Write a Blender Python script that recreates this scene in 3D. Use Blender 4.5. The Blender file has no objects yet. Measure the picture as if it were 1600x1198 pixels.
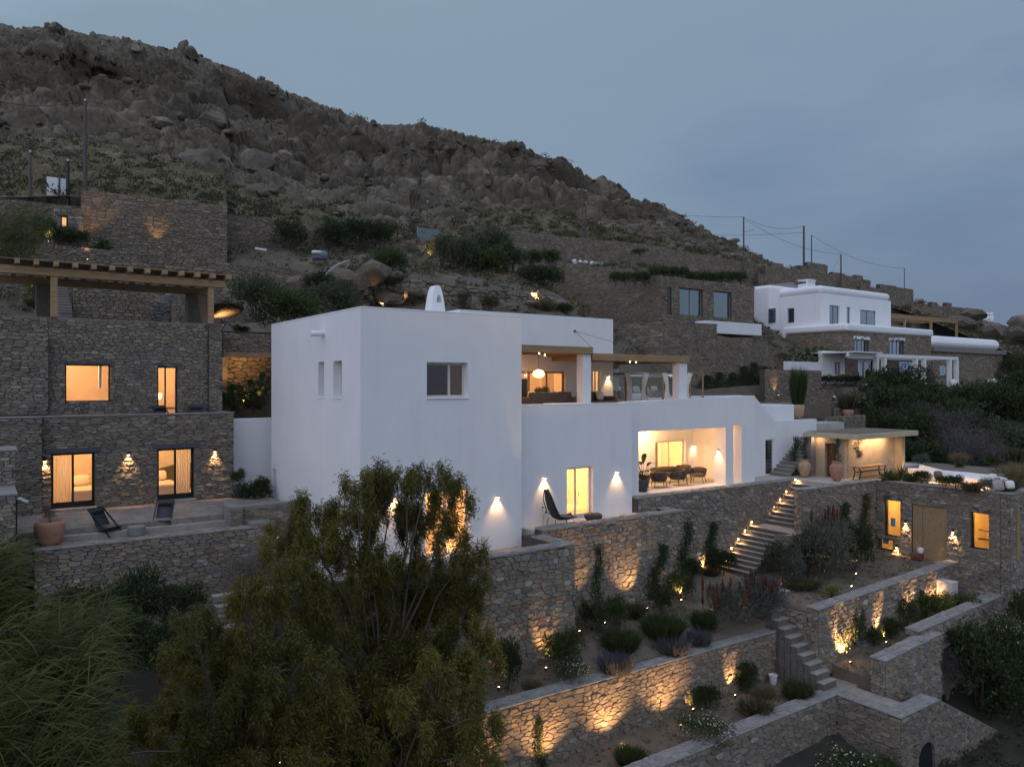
import bpy, bmesh, math, random
import numpy as np
from mathutils import Vector, Matrix
R = math.radians
rnd = random.Random(7)
nrs = np.random.RandomState(11)
SC = bpy.context.scene
COL = SC.collection

# ------------------------------------------------------------------ camera, sky, sun, exposure
CAM = Vector((-11.0817, -25.2014, 0.0))
cam_d = bpy.data.cameras.new("camera"); cam = bpy.data.objects.new("camera", cam_d); COL.objects.link(cam)
cam.location = CAM; cam.rotation_euler = (R(90), 0, R(-35))
cam_d.sensor_width = 36; cam_d.lens = 1190 / 1600 * 36; cam_d.clip_start = 0.1; cam_d.clip_end = 3000
SC.camera = cam
SC.view_settings.view_transform = 'Standard'; SC.view_settings.look = 'None'
SC.view_settings.gamma = 1; SC.view_settings.use_curve_mapping = False
SC.view_settings.exposure = 1.12
SUN_EL, SUN_AZ = R(4), R(235)
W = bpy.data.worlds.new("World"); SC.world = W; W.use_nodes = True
nt = W.node_tree; nt.nodes.clear()
def wn(t, **k):
    n = nt.nodes.new(t)
    for a, b in k.items(): setattr(n, a, b)
    return n
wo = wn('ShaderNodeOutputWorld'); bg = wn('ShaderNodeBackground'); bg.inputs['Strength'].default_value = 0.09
sky = wn('ShaderNodeTexSky', sky_type='NISHITA', sun_disc=False, sun_elevation=SUN_EL, sun_rotation=SUN_AZ,
         altitude=50, air_density=1.3, dust_density=1.2, ozone_density=1.5)
# dusk overcast: soft cloud sheet over the clear-sky colour, brighter towards the sunset
tc = wn('ShaderNodeTexCoord'); sep = wn('ShaderNodeSeparateXYZ'); nt.links.new(tc.outputs['Generated'], sep.inputs[0])
def wmath(op, a, b=None, c=None):
    n = wn('ShaderNodeMath', operation=op)
    for i, x in enumerate((a, b, c)):
        if x is None: continue
        if isinstance(x, (int, float)): n.inputs[i].default_value = x
        else: nt.links.new(x, n.inputs[i])
    return n.outputs[0]
mp = wn('ShaderNodeMapping'); mp.inputs['Scale'].default_value = (1.0, 1.0, 3.2); mp.inputs['Rotation'].default_value = (0.0, R(14), R(20))
nt.links.new(tc.outputs['Generated'], mp.inputs[0])
nz = wn('ShaderNodeTexNoise'); nz.inputs['Scale'].default_value = 2.1; nz.inputs['Detail'].default_value = 5; nz.inputs['Roughness'].default_value = .48
nt.links.new(mp.outputs[0], nz.inputs['Vector'])
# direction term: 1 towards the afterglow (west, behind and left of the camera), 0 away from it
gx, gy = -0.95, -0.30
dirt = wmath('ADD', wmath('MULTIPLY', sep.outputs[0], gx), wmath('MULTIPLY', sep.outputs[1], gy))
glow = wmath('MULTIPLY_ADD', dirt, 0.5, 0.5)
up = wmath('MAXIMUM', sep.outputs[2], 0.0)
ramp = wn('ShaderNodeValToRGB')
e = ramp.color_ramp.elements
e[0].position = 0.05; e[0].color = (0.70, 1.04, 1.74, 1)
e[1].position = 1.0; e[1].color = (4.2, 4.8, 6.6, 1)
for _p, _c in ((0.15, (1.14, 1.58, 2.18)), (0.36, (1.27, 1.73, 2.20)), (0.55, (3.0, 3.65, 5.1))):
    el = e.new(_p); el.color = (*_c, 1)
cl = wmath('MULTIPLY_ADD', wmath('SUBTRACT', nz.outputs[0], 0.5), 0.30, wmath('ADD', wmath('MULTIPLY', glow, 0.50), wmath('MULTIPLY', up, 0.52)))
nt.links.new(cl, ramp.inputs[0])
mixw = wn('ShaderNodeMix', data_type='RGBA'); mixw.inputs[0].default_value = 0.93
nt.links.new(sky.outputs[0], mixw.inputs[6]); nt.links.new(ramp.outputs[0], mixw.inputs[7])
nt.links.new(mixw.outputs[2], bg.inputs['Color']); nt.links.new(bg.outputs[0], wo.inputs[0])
sl = bpy.data.lights.new("sun", 'SUN'); so = bpy.data.objects.new("sun", sl); COL.objects.link(so)
sl.energy = 0.12; sl.angle = R(60); sl.color = (1.0, .86, .84)
so.rotation_euler = Vector((-math.sin(SUN_AZ) * math.cos(R(22)) * -1, 0, 0)).to_track_quat('Z', 'Y').to_euler()
_sd = Vector((math.sin(SUN_AZ) * math.cos(R(20)), math.cos(SUN_AZ) * math.cos(R(20)), math.sin(R(20))))
so.rotation_euler = _sd.to_track_quat('Z', 'Y').to_euler()

# ------------------------------------------------------------------ picture -> place
FPX = 1190.0
_F = (math.sin(R(35)), math.cos(R(35))); _R = (math.cos(R(35)), -math.sin(R(35)))
def _ray(u, v):
    dx = (u - 800) / FPX; dz = (599 - v) / FPX
    return Vector((_F[0] + dx * _R[0], _F[1] + dx * _R[1], dz))
def onb(u, v, b): d = _ray(u, v); return CAM + d * ((b - CAM.y) / d.y)       # on a plane y = b
def ona(u, v, a): d = _ray(u, v); return CAM + d * ((a - CAM.x) / d.x)       # on a plane x = a
def onz(u, v, z): d = _ray(u, v); return CAM + d * (z / d.z)                 # on a plane z
def onY(u, v, Y): return CAM + _ray(u, v) * Y                                # at a depth
def plan(xc, Y): return (CAM.x + _R[0] * xc + _F[0] * Y, CAM.y + _R[1] * xc + _F[1] * Y)

# ------------------------------------------------------------------ things, parts, meshes
def tag(o, label=None, cat=None, group=None, kind=None):
    if label: o['label'] = label
    if cat: o['category'] = cat
    if group: o['group'] = group
    if kind: o['kind'] = kind
    return o
def thing(name, label, cat, loc=(0, 0, 0), rz=0, group=None):
    o = bpy.data.objects.new(name, None); COL.objects.link(o)
    o.empty_display_size = .2; o.location = loc; o.rotation_euler = (0, 0, rz)
    return tag(o, label, cat, group)
def root_loc(p):
    v = Vector((0, 0, 0))
    while p is not None: v = v + p.location; p = p.parent
    return v
def link_mesh(name, me, parent=None, world=True):
    o = bpy.data.objects.new(name, me); COL.objects.link(o)
    if parent is not None: o.parent = parent
    return o
def copy_tree(o, parent=None):
    c = o.copy(); COL.objects.link(c)
    if parent is not None: c.parent = parent
    for ch in list(o.children): copy_tree(ch, c)
    return c

class MB:
    def __init__(s): s.v = []; s.f = []; s.m = []; s.t = []
    def add(s, vs, fs, m=0, t=.5):
        k = len(s.v); s.v.extend([tuple(p) for p in vs])
        for f in fs: s.f.append([i + k for i in f]); s.m.append(m); s.t.append(t)
        return s
    def poly(s, pts, m=0, t=.5): return s.add(pts, [list(range(len(pts)))], m, t)
    def box(s, a0, b0, z0, a1, b1, z1, m=0, t=.5):
        a0, a1 = sorted((a0, a1)); b0, b1 = sorted((b0, b1)); z0, z1 = sorted((z0, z1))
        return s.add([(a0, b0, z0), (a1, b0, z0), (a1, b1, z0), (a0, b1, z0), (a0, b0, z1), (a1, b0, z1), (a1, b1, z1), (a0, b1, z1)],
                     [(0, 3, 2, 1), (4, 5, 6, 7), (0, 1, 5, 4), (1, 2, 6, 5), (2, 3, 7, 6), (3, 0, 4, 7)], m, t)
    def beam(s, p, q, w, h, m=0, t=.5, up=(0, 0, 1)):
        p = Vector(p); q = Vector(q); d = (q - p).normalized(); u = Vector(up)
        x = d.cross(u)
        if x.length < 1e-4: x = d.cross(Vector((1, 0, 0)))
        x.normalize(); y = x.cross(d).normalized(); x *= w / 2; y *= h / 2
        vs = [p - x - y, p + x - y, p + x + y, p - x + y, q - x - y, q + x - y, q + x + y, q - x + y]
        return s.add(vs, [(0, 1, 2, 3), (4, 7, 6, 5), (0, 4, 5, 1), (1, 5, 6, 2), (2, 6, 7, 3), (3, 7, 4, 0)], m, t)
    def tube(s, pts, r, n=7, m=0, t=.5, caps=True):
        pts = [Vector(p) for p in pts]; k = len(pts)
        rr = r if isinstance(r, (list, tuple)) else [r] * k
        vs = []; prev = None
        for i, p in enumerate(pts):
            d = (pts[min(i + 1, k - 1)] - pts[max(i - 1, 0)]).normalized()
            if prev is None:
                x = d.cross(Vector((0, 0, 1)))
                if x.length < 1e-3: x = d.cross(Vector((1, 0, 0)))
            else: x = prev - d * prev.dot(d)
            x.normalize(); prev = x; y = d.cross(x)
            for j in range(n):
                a = 2 * math.pi * j / n; vs.append(p + (x * math.cos(a) + y * math.sin(a)) * rr[i])
        fs = []
        for i in range(k - 1):
            for j in range(n):
                j2 = (j + 1) % n; fs.append((i * n + j, i * n + j2, (i + 1) * n + j2, (i + 1) * n + j))
        if caps: fs.append(tuple(range(n - 1, -1, -1))); fs.append(tuple((k - 1) * n + j for j in range(n)))
        return s.add(vs, fs, m, t)
    def lathe(s, prof, c=(0, 0, 0), n=24, m=0, t=.5, sx=1, sy=1):
        vs = []; k = len(prof)
        for r_, z in prof:
            for j in range(n):
                a = 2 * math.pi * j / n; vs.append((c[0] + r_ * math.cos(a) * sx, c[1] + r_ * math.sin(a) * sy, c[2] + z))
        fs = []
        for i in range(k - 1):
            for j in range(n):
                j2 = (j + 1) % n; fs.append((i * n + j, i * n + j2, (i + 1) * n + j2, (i + 1) * n + j))
        fs.append(tuple(range(n - 1, -1, -1))); fs.append(tuple((k - 1) * n + j for j in range(n)))
        return s.add(vs, fs, m, t)
    def prism(s, pts, z0, z1, m=0, t=.5):
        n = len(pts)
        vs = [(p[0], p[1], z0) for p in pts] + [(p[0], p[1], z1) for p in pts]
        fs = [tuple(range(n - 1, -1, -1)), tuple(range(n, 2 * n))] + [(i, (i + 1) % n, n + (i + 1) % n, n + i) for i in range(n)]
        return s.add(vs, fs, m, t)
    def panel(s, O, U, N, w, h, holes=(), th=.35, m=0):
        """upright slab with openings; O lower corner of the outer face, U along it, N outwards"""
        O = Vector(O); U = Vector(U).normalized(); N = Vector(N).normalized(); V = Vector((0, 0, 1))
        xs = sorted({0.0, w, *[q for hh in holes for q in (hh[0], hh[2]) if 0 < q < w]})
        zs = sorted({0.0, h, *[q for hh in holes for q in (hh[1], hh[3]) if 0 < q < h]})
        ins = lambda i, j: 0 <= i < len(xs) - 1 and 0 <= j < len(zs) - 1 and not any(
            hh[0] - 1e-6 <= (xs[i] + xs[i + 1]) / 2 <= hh[2] + 1e-6 and hh[1] - 1e-6 <= (zs[j] + zs[j + 1]) / 2 <= hh[3] + 1e-6 for hh in holes)
        ids = {}; vs = []; fs = []
        def vid(i, j, k):
            if (i, j, k) not in ids:
                ids[(i, j, k)] = len(vs); vs.append(O + U * xs[i] + V * zs[j] - N * (th * k))
            return ids[(i, j, k)]
        for i in range(len(xs) - 1):
            for j in range(len(zs) - 1):
                if not ins(i, j): continue
                fs.append((vid(i, j, 0), vid(i + 1, j, 0), vid(i + 1, j + 1, 0), vid(i, j + 1, 0)))
                fs.append((vid(i, j, 1), vid(i, j + 1, 1), vid(i + 1, j + 1, 1), vid(i + 1, j, 1)))
                for (di, dj, p, q) in ((-1, 0, (i, j + 1), (i, j)), (1, 0, (i + 1, j), (i + 1, j + 1)), (0, -1, (i, j), (i + 1, j)), (0, 1, (i + 1, j + 1), (i, j + 1))):
                    if not ins(i + di, j + dj):
                        fs.append((vid(*q, 0), vid(*p, 0), vid(*p, 1), vid(*q, 1)))
        return s.add(vs, fs, m)
    def build(s, name, mats, parent=None, smooth=False, bevel=0, seg=2, kind=None, world=True, tint=False):
        me = bpy.data.meshes.new(name)
        off = root_loc(parent) if (parent is not None and world) else Vector((0, 0, 0))
        vs = s.v if off.length == 0 else [(p[0] - off.x, p[1] - off.y, p[2] - off.z) for p in s.v]
        me.from_pydata(vs, [], s.f)
        if not isinstance(mats, (list, tuple)): mats = [mats]
        for m in mats: me.materials.append(m)
        if len(mats) > 1: me.polygons.foreach_set('material_index', s.m)
        if tint:
            at = me.attributes.new('tint', 'FLOAT', 'FACE'); at.data.foreach_set('value', s.t)
        if smooth: me.polygons.foreach_set('use_smooth', [True] * len(s.f))
        me.update()
        o = link_mesh(name, me, parent)
        if bevel:
            b = o.modifiers.new('edge', 'BEVEL'); b.width = bevel; b.segments = seg; b.limit_method = 'ANGLE'; b.angle_limit = R(50)
            if not smooth: me.polygons.foreach_set('use_smooth', [True] * len(s.f)); b.harden_normals = True
        if kind: o['kind'] = kind
        return o

def np_mesh(name, V, F, mats, parent=None, tint=None, smooth=False, kind=None):
    """V (n,3) float, F (m,k) int, all faces with k corners"""
    me = bpy.data.meshes.new(name); n, (m, k) = len(V), F.shape
    if parent is not None: V = V - np.array(root_loc(parent))
    me.vertices.add(n); me.vertices.foreach_set('co', np.ascontiguousarray(V, dtype=np.float32).ravel())
    me.loops.add(m * k); me.loops.foreach_set('vertex_index', np.ascontiguousarray(F, dtype=np.int32).ravel())
    me.polygons.add(m); me.polygons.foreach_set('loop_start', np.arange(0, m * k, k, dtype=np.int32))
    if smooth: me.polygons.foreach_set('use_smooth', np.ones(m, dtype=bool))
    if not isinstance(mats, (list, tuple)): mats = [mats]
    for mm in mats: me.materials.append(mm)
    if tint is not None:
        at = me.attributes.new('tint', 'FLOAT', 'FACE'); at.data.foreach_set('value', np.ascontiguousarray(tint, dtype=np.float32))
    me.update(calc_edges=True)
    o = link_mesh(name, me, parent)
    if kind: o['kind'] = kind
    return o
# ------------------------------------------------------------------ materials
class NT:
    def __init__(s, name):
        s.m = bpy.data.materials.new(name); s.m.use_nodes = True; s.t = s.m.node_tree; s.t.nodes.clear()
        s.out = s.n('ShaderNodeOutputMaterial'); s.p = s.n('ShaderNodeBsdfPrincipled'); s.l(s.p.outputs[0], s.out.inputs[0])
        s.geo = None
    def n(s, t, **k):
        n = s.t.nodes.new(t)
        for a, b in k.items(): setattr(n, a, b)
        return n
    def l(s, a, b): s.t.links.new(a, b)
    def pos(s):
        if s.geo is None: s.geo = s.n('ShaderNodeNewGeometry')
        return s.geo.outputs['Position']
    def noise(s, scale, detail=4, rough=.55, vec=None, stretch=None):
        v = vec if vec is not None else s.pos()
        if stretch:
            mp = s.n('ShaderNodeMapping'); mp.inputs['Scale'].default_value = stretch; s.l(v, mp.inputs[0]); v = mp.outputs[0]
        n = s.n('ShaderNodeTexNoise'); n.inputs['Scale'].default_value = scale; n.inputs['Detail'].default_value = detail
        n.inputs['Roughness'].default_value = rough; s.l(v, n.inputs['Vector']); return n.outputs[0]
    def vor(s, scale, feature='F1', stretch=None, out='Distance', rand=1):
        v = s.pos()
        if stretch:
            mp = s.n('ShaderNodeMapping'); mp.inputs['Scale'].default_value = stretch; s.l(v, mp.inputs[0]); v = mp.outputs[0]
        n = s.n('ShaderNodeTexVoronoi', feature=feature); n.inputs['Scale'].default_value = scale; n.inputs['Randomness'].default_value = rand
        s.l(v, n.inputs['Vector']); return n.outputs[out]
    def ramp(s, fac, stops, interp='LINEAR'):
        r = s.n('ShaderNodeValToRGB'); cr = r.color_ramp; cr.interpolation = interp
        while len(cr.elements) < len(stops): cr.elements.new(.5)
        for e, (p, c) in zip(cr.elements, stops): e.position = p; e.color = (*c, 1) if len(c) == 3 else c
        s.l(fac, r.inputs[0]); return r.outputs[0]
    def mix(s, f, a, b, blend='MIX'):
        n = s.n('ShaderNodeMix', data_type='RGBA', blend_type=blend)
        for i, x in ((0, f), (6, a), (7, b)):
            if isinstance(x, (int, float)): n.inputs[i].default_value = x
            elif isinstance(x, tuple): n.inputs[i].default_value = (*x, 1)
            else: s.l(x, n.inputs[i])
        return n.outputs[2]
    def math(s, op, a, b=None):
        n = s.n('ShaderNodeMath', operation=op)
        for i, x in enumerate((a, b)):
            if x is None: continue
            if isinstance(x, (int, float)): n.inputs[i].default_value = x
            else: s.l(x, n.inputs[i])
        return n.outputs[0]
    def attr(s, name): n = s.n('ShaderNodeAttribute'); n.attribute_name = name; return n.outputs['Fac']
    def col(s, c):
        if isinstance(c, tuple): s.p.inputs['Base Color'].default_value = (*c, 1)
        else: s.l(c, s.p.inputs['Base Color'])
    def rough(s, r): s.p.inputs['Roughness'].default_value = r
    def bump(s, h, strength=.4, dist=.03):
        b = s.n('ShaderNodeBump'); b.inputs['Strength'].default_value = strength; b.inputs['Distance'].default_value = dist
        s.l(h, b.inputs['Height']); s.l(b.outputs[0], s.p.inputs['Normal'])

def simple(name, c, rough=.6, metal=0, var=0, nscale=6, bump=0, bscale=30):
    t = NT(name); t.rough(rough); t.p.inputs['Metallic'].default_value = metal
    if var:
        n = t.noise(nscale); t.col(t.ramp(n, [(.25, tuple(x * (1 - var) for x in c)), (.75, tuple(min(1, x * (1 + var)) for x in c))]))
    else: t.col(c)
    if bump: t.bump(t.noise(bscale), bump, .02)
    return t.m

M = {}
def mk_plaster():
    t = NT('white_plaster'); t.rough(.85)
    a = t.noise(.6, 5); b = t.noise(2.2, 3, stretch=(1, 1, .25))
    c = t.ramp(a, [(.3, (.745, .74, .735)), (.7, (.80, .795, .785))])
    s_ = t.ramp(t.noise(1.5, 5, .6, stretch=(1.6, 1.6, .12)), [(.52, (0, 0, 0)), (.75, (1, 1, 1))])
    c = t.mix(t.math('MULTIPLY', s_, .16), c, (.55, .54, .52))
    t.col(t.mix(t.math('MULTIPLY', b, .22), c, (.66, .655, .65)))
    t.bump(t.math('ADD', t.noise(3.2, 4), t.math('MULTIPLY', t.noise(38, 3), .25)), .22, .03); return t.m
M['plaster'] = mk_plaster()
def mk_stone(name, cols, dark=1.0, bump=.6):
    t = NT(name); t.rough(.9)
    tin = t.attr('tint')
    base = t.ramp(tin, [(i / (len(cols) - 1), tuple(x * dark for x in c)) for i, c in enumerate(cols)])
    n1 = t.noise(9, 5, .62); n2 = t.noise(2.6, 3)
    c = t.mix(t.math('MULTIPLY', n1, .75), base, tuple(x * dark * .55 for x in (.22, .2, .18)), 'MIX')
    c = t.mix(t.ramp(n2, [(.52, (0, 0, 0)), (.72, (.45, .45, .45))]), c, tuple(x * dark for x in (.2, .17, .11)))
    t.col(c)
    t.bump(t.math('ADD', n1, t.math('MULTIPLY', t.noise(34, 4), .4)), bump, .05); return t.m
GREY = [(.12, .115, .105), (.23, .21, .175), (.17, .125, .085), (.30, .275, .235), (.15, .16, .175), (.31, .25, .165), (.20, .175, .14), (.43, .41, .37)]
BROWN = [(.12, .095, .07), (.22, .18, .135), (.155, .135, .115), (.29, .225, .15), (.19, .16, .13), (.34, .275, .20), (.18, .135, .095), (.33, .305, .27)]
WM = lambda L: [(r * 1.07, g * 1.01, b * .92) for r, g, b in L]
M['stone'] = mk_stone('wall_stone', WM(GREY), 1.08)
M['stone_brown'] = mk_stone('brown_wall_stone', WM(BROWN), 1.05)
M['stone_dark'] = mk_stone('schist_stone', WM([(.10, .092, .08), (.18, .16, .13), (.125, .10, .075), (.25, .225, .185), (.14, .135, .13), (.27, .225, .155), (.16, .14, .115), (.34, .32, .28)]), 1.08)
M['stone_far'] = mk_stone('far_wall_stone', WM(BROWN), 1.0, .4)
M['coping'] = mk_stone('coping_stone', [(.30, .285, .26), (.36, .345, .32), (.25, .235, .21), (.40, .385, .36), (.33, .30, .26)], .95, .4)
def mk_mortar(name, c):
    t = NT(name); t.rough(.95); n = t.noise(14, 5)
    t.col(t.ramp(n, [(.3, tuple(x * .7 for x in c)), (.75, tuple(x * 1.2 for x in c))])); t.bump(n, .6, .04); return t.m
M['mortar'] = mk_mortar('dark_mortar', (.085, .072, .056)); M['mortar_light'] = mk_mortar('pale_mortar', (.27, .26, .24))
def mk_soil(name, c1, c2, peb=.6):
    t = NT(name); t.rough(.97)
    n = t.noise(1.1, 6, .6); f = t.noise(11, 5, .65)
    c = t.ramp(n, [(.3, c1), (.7, c2)])
    sp = t.ramp(t.vor(7, 'F1'), [(.05, (1, 1, 1)), (.16, (0, 0, 0))])
    c = t.mix(t.math('MULTIPLY', sp, peb), c, (.26, .24, .21))
    c = t.mix(t.math('MULTIPLY', f, .5), c, tuple(x * .45 for x in c1)); t.col(c)
    t.bump(t.math('ADD', f, t.math('MULTIPLY', sp, .6)), .8, .06); return t.m
M['soil'] = mk_soil('terrace_soil', (.155, .122, .085), (.215, .175, .125))
M['earth'] = mk_soil('hillside_earth', (.10, .083, .056), (.165, .138, .095), .3)
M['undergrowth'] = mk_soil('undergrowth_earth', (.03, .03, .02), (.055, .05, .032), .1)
def mk_paving(name, c, cells=1.3):
    t = NT(name); t.rough(.85)
    d = t.vor(cells, 'DISTANCE_TO_EDGE'); cc = t.vor(cells, 'F1', out='Color'); n = t.noise(8, 5)
    sv = t.n('ShaderNodeSeparateColor'); t.l(cc, sv.inputs[0])
    b = t.ramp(sv.outputs[0], [(0, tuple(x * .78 for x in c)), (1, tuple(x * 1.15 for x in c))])
    j = t.ramp(d, [(.02, (1, 1, 1)), (.06, (0, 0, 0))])
    b = t.mix(t.math('MULTIPLY', j, .7), b, tuple(x * .5 for x in c)); b = t.mix(t.math('MULTIPLY', n, .5), b, tuple(x * .6 for x in c))
    t.col(b); t.bump(t.math('SUBTRACT', t.math('MULTIPLY', n, .4), j), .4, .02); return t.m
M['paving'] = mk_paving('flagstone_paving', (.25, .22, .185), 2.2)
M['render_floor'] = simple('screed_floor', (.42, .39, .345), .8, var=.12, nscale=1.5, bump=.15)
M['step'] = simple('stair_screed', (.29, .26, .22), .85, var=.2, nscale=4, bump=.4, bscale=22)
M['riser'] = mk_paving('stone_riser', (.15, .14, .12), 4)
M['render_wall'] = simple('ochre_render', (.40, .32, .225), .9, var=.16, nscale=2.2, bump=.5, bscale=12)
M['concrete'] = simple('grey_concrete', (.19, .18, .165), .85, var=.18, nscale=1.8, bump=.3, bscale=16)
M['slab_edge'] = simple('sand_render_edge', (.45, .38, .26), .85, var=.08, nscale=3, bump=.2)
def mk_wood(name, c, axis=(1, 1, 1), rough=.7):
    t = NT(name); t.rough(rough); n = t.noise(3.5, 5, .6, stretch=axis); k = t.noise(1.2, 2)
    c1 = t.ramp(n, [(.3, tuple(x * .62 for x in c)), (.7, tuple(min(1, x * 1.2) for x in c))])
    t.col(t.mix(t.math('MULTIPLY', k, .4), c1, tuple(x * .7 for x in c))); t.bump(n, .25, .01); return t.m
M['pine'] = mk_wood('pine_timber', (.36, .23, .115), (.6, 5, 5)); M['oak'] = mk_wood('oak_timber', (.29, .185, .10), (6, 6, .6))
M['reed'] = mk_wood('reed_matting', (.22, .15, .085), (1, 14, 14)); M['door_wood'] = mk_wood('door_timber', (.135, .06, .028), (12, 12, .5))
M['board'] = mk_wood('chipboard', (.34, .235, .115), (4, 4, 3)); M['bench'] = mk_wood('bench_timber', (.30, .155, .065), (1.5, 8, 8))
M['pole'] = mk_wood('weathered_pole', (.10, .08, .065), (8, 8, .5))
M['black'] = simple('black_metal', (.018, .017, .017), .45, .3); M['lintel'] = simple('slate_blue_lintel', (.055, .058, .068), .6, var=.15)
M['white_paint'] = simple('white_paint', (.74, .735, .72), .5); M['offwhite_frame'] = simple('cream_frame', (.58, .55, .50), .5)
M['grey_frame'] = simple('grey_frame', (.15, .16, .175), .5)
M['terracotta'] = simple('terracotta', (.36, .185, .115), .8, var=.2, nscale=5, bump=.2, bscale=18)
M['terracotta_pale'] = simple('pale_terracotta', (.42, .27, .16), .8, var=.25, nscale=5, bump=.2, bscale=18)
M['dark_pot'] = simple('charcoal_glaze', (.055, .052, .058), .55, var=.2)
M['canvas_black'] = simple('black_canvas', (.022, .022, .026), .8, var=.2, nscale=20); M['canvas_grey'] = simple('charcoal_canvas', (.045, .047, .058), .8, var=.15, nscale=20)
M['linen'] = simple('white_linen', (.70, .66, .60), .9, var=.08, nscale=8, bump=.3, bscale=14)
M['bedding'] = simple('bed_linen', (.75, .66, .54), .9, bump=.5, bscale=9)
M['cushion'] = simple('stone_cushion', (.34, .31, .27), .9, var=.15, nscale=6, bump=.3); M['cushion_dark'] = simple('taupe_cushion', (.13, .105, .095), .9, var=.2, nscale=6, bump=.3)
M['rope'] = simple('dark_rope_weave', (.05, .042, .036), .85, var=.4, nscale=60, bump=.6, bscale=70)
M['sofa'] = simple('brown_upholstery', (.085, .066, .05), .9, var=.2, nscale=5, bump=.3, bscale=24)
M['room'] = simple('warm_room_plaster', (.78, .66, .53), .85, var=.05, nscale=2); M['room_dark'] = simple('room_timber', (.30, .19, .10), .7, var=.15)
M['curtain'] = None
M['art_dark'] = simple('dark_artwork', (.05, .05, .06), .7); M['art_grey'] = simple('grey_artwork', (.33, .30, .27), .8, var=.6, nscale=4)
M['blue_poster'] = simple('blue_notice', (.20, .42, .62), .6)
M['screen'] = simple('dark_screen', (.02, .022, .028), .2); M['ac'] = simple('unit_grey', (.47, .455, .45), .6, var=.06)
M['rust'] = simple('rust_red', (.17, .05, .035), .8, var=.3); M['car'] = simple('car_paint', (.33, .36, .39), .3, .4)
M['blue_tarp'] = simple('blue_tarpaulin', (.16, .19, .27), .6, var=.3); M['plastic_white'] = simple('white_plastic', (.66, .65, .64), .5, var=.08)
M['steel'] = simple('brushed_steel', (.32, .33, .35), .4, .7); M['hose'] = simple('grey_hose', (.33, .33, .34), .6)
M['water'] = simple('pool_water', (.05, .085, .075), .06)
def mk_glass(name, tint=(.9, .93, .95), refl=1.0):
    t = NT(name); t.t.nodes.remove(t.p)
    tr = t.n('ShaderNodeBsdfTransparent'); tr.inputs[0].default_value = (*tint, 1)
    gl = t.n('ShaderNodeBsdfGlossy'); gl.inputs['Roughness'].default_value = .02; gl.inputs[0].default_value = (.9, .95, 1, 1)
    fr = t.n('ShaderNodeFresnel'); fr.inputs[0].default_value = 1.5; ge = t.n('ShaderNodeNewGeometry'); ff = t.math('MULTIPLY', fr.outputs[0], t.math('SUBTRACT', 1.0, ge.outputs['Backfacing']))
    mx = t.n('ShaderNodeMixShader'); t.l(t.math('MINIMUM', t.math('MULTIPLY', ff, refl), .8), mx.inputs[0]); t.l(tr.outputs[0], mx.inputs[1]); t.l(gl.outputs[0], mx.inputs[2])
    t.l(mx.outputs[0], t.out.inputs[0]); return t.m
M['glass'] = mk_glass('window_glass'); M['glass_dark'] = mk_glass('dark_window_glass', (.30, .36, .42), 7.0); M['glass_mirror'] = mk_glass('reflecting_window_glass', (.62, .66, .7), 2.6); M['glass_clear'] = mk_glass('balustrade_glass', (.75, .8, .8), 1)
def mk_emit(name, c, s):
    t = NT(name); t.col((.9, .8, .6)); t.p.inputs['Emission Color'].default_value = (*c, 1); t.p.inputs['Emission Strength'].default_value = s; return t.m
M['bulb'] = mk_emit('lit_bulb', (1, .55, .2), 7); M['bulb_hot'] = mk_emit('lit_lamp_lens', (1, .64, .3), 13); M['shade'] = mk_emit('lit_lampshade', (1, .55, .25), 1.4)
def mk_leaf(name, c1, c2, trans=.35, rough=.6):
    t = NT(name); t.rough(rough)
    tin = t.attr('tint'); c = t.ramp(tin, [(0, c1), (1, c2)]); t.col(c)
    tl = t.n('ShaderNodeBsdfTranslucent'); t.l(c, tl.inputs[0])
    mx = t.n('ShaderNodeMixShader'); mx.inputs[0].default_value = trans
    t.l(t.p.outputs[0], mx.inputs[1]); t.l(tl.outputs[0], mx.inputs[2]); t.l(mx.outputs[0], t.out.inputs[0])
    t.p.inputs['Specular IOR Level'].default_value = .25; return t.m
M['leaf_acacia'] = mk_leaf('acacia_leaf', (.04, .046, .010), (.265, .225, .05)); M['leaf_reed'] = mk_leaf('reed_leaf', (.018, .028, .006), (.135, .145, .032))
M['leaf_dark'] = mk_leaf('dark_evergreen_leaf', (.014, .026, .010), (.075, .10, .038)); M['leaf_mid'] = mk_leaf('mid_green_leaf', (.03, .048, .016), (.09, .115, .038))
M['leaf_grey'] = mk_leaf('grey_green_leaf', (.06, .07, .055), (.15, .16, .13)); M['leaf_olive'] = mk_leaf('olive_leaf', (.035, .048, .026), (.115, .13, .07))
M['leaf_dry'] = mk_leaf('dry_grass_blade', (.13, .10, .05), (.30, .24, .13)); M['leaf_yellow'] = mk_leaf('young_green_leaf', (.07, .09, .02), (.17, .19, .05))
M['leaf_scrub'] = mk_leaf('scrub_leaf', (.03, .038, .018), (.105, .095, .05)); M['leaf_lav'] = mk_leaf('lavender_spike', (.06, .062, .07), (.14, .135, .165))
M['leaf_twig'] = mk_leaf('dry_twig', (.09, .08, .075), (.19, .17, .16)); M['spike'] = mk_leaf('rust_flower_spike', (.07, .028, .02), (.16, .06, .045)); M['flower'] = mk_leaf('white_flower', (.55, .54, .50), (.75, .74, .70))
M['bark'] = mk_wood('tree_bark', (.085, .066, .05), (5, 5, 1)); M['bark_pale'] = mk_wood('pale_bark', (.24, .19, .15), (5, 5, 1))
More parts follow.
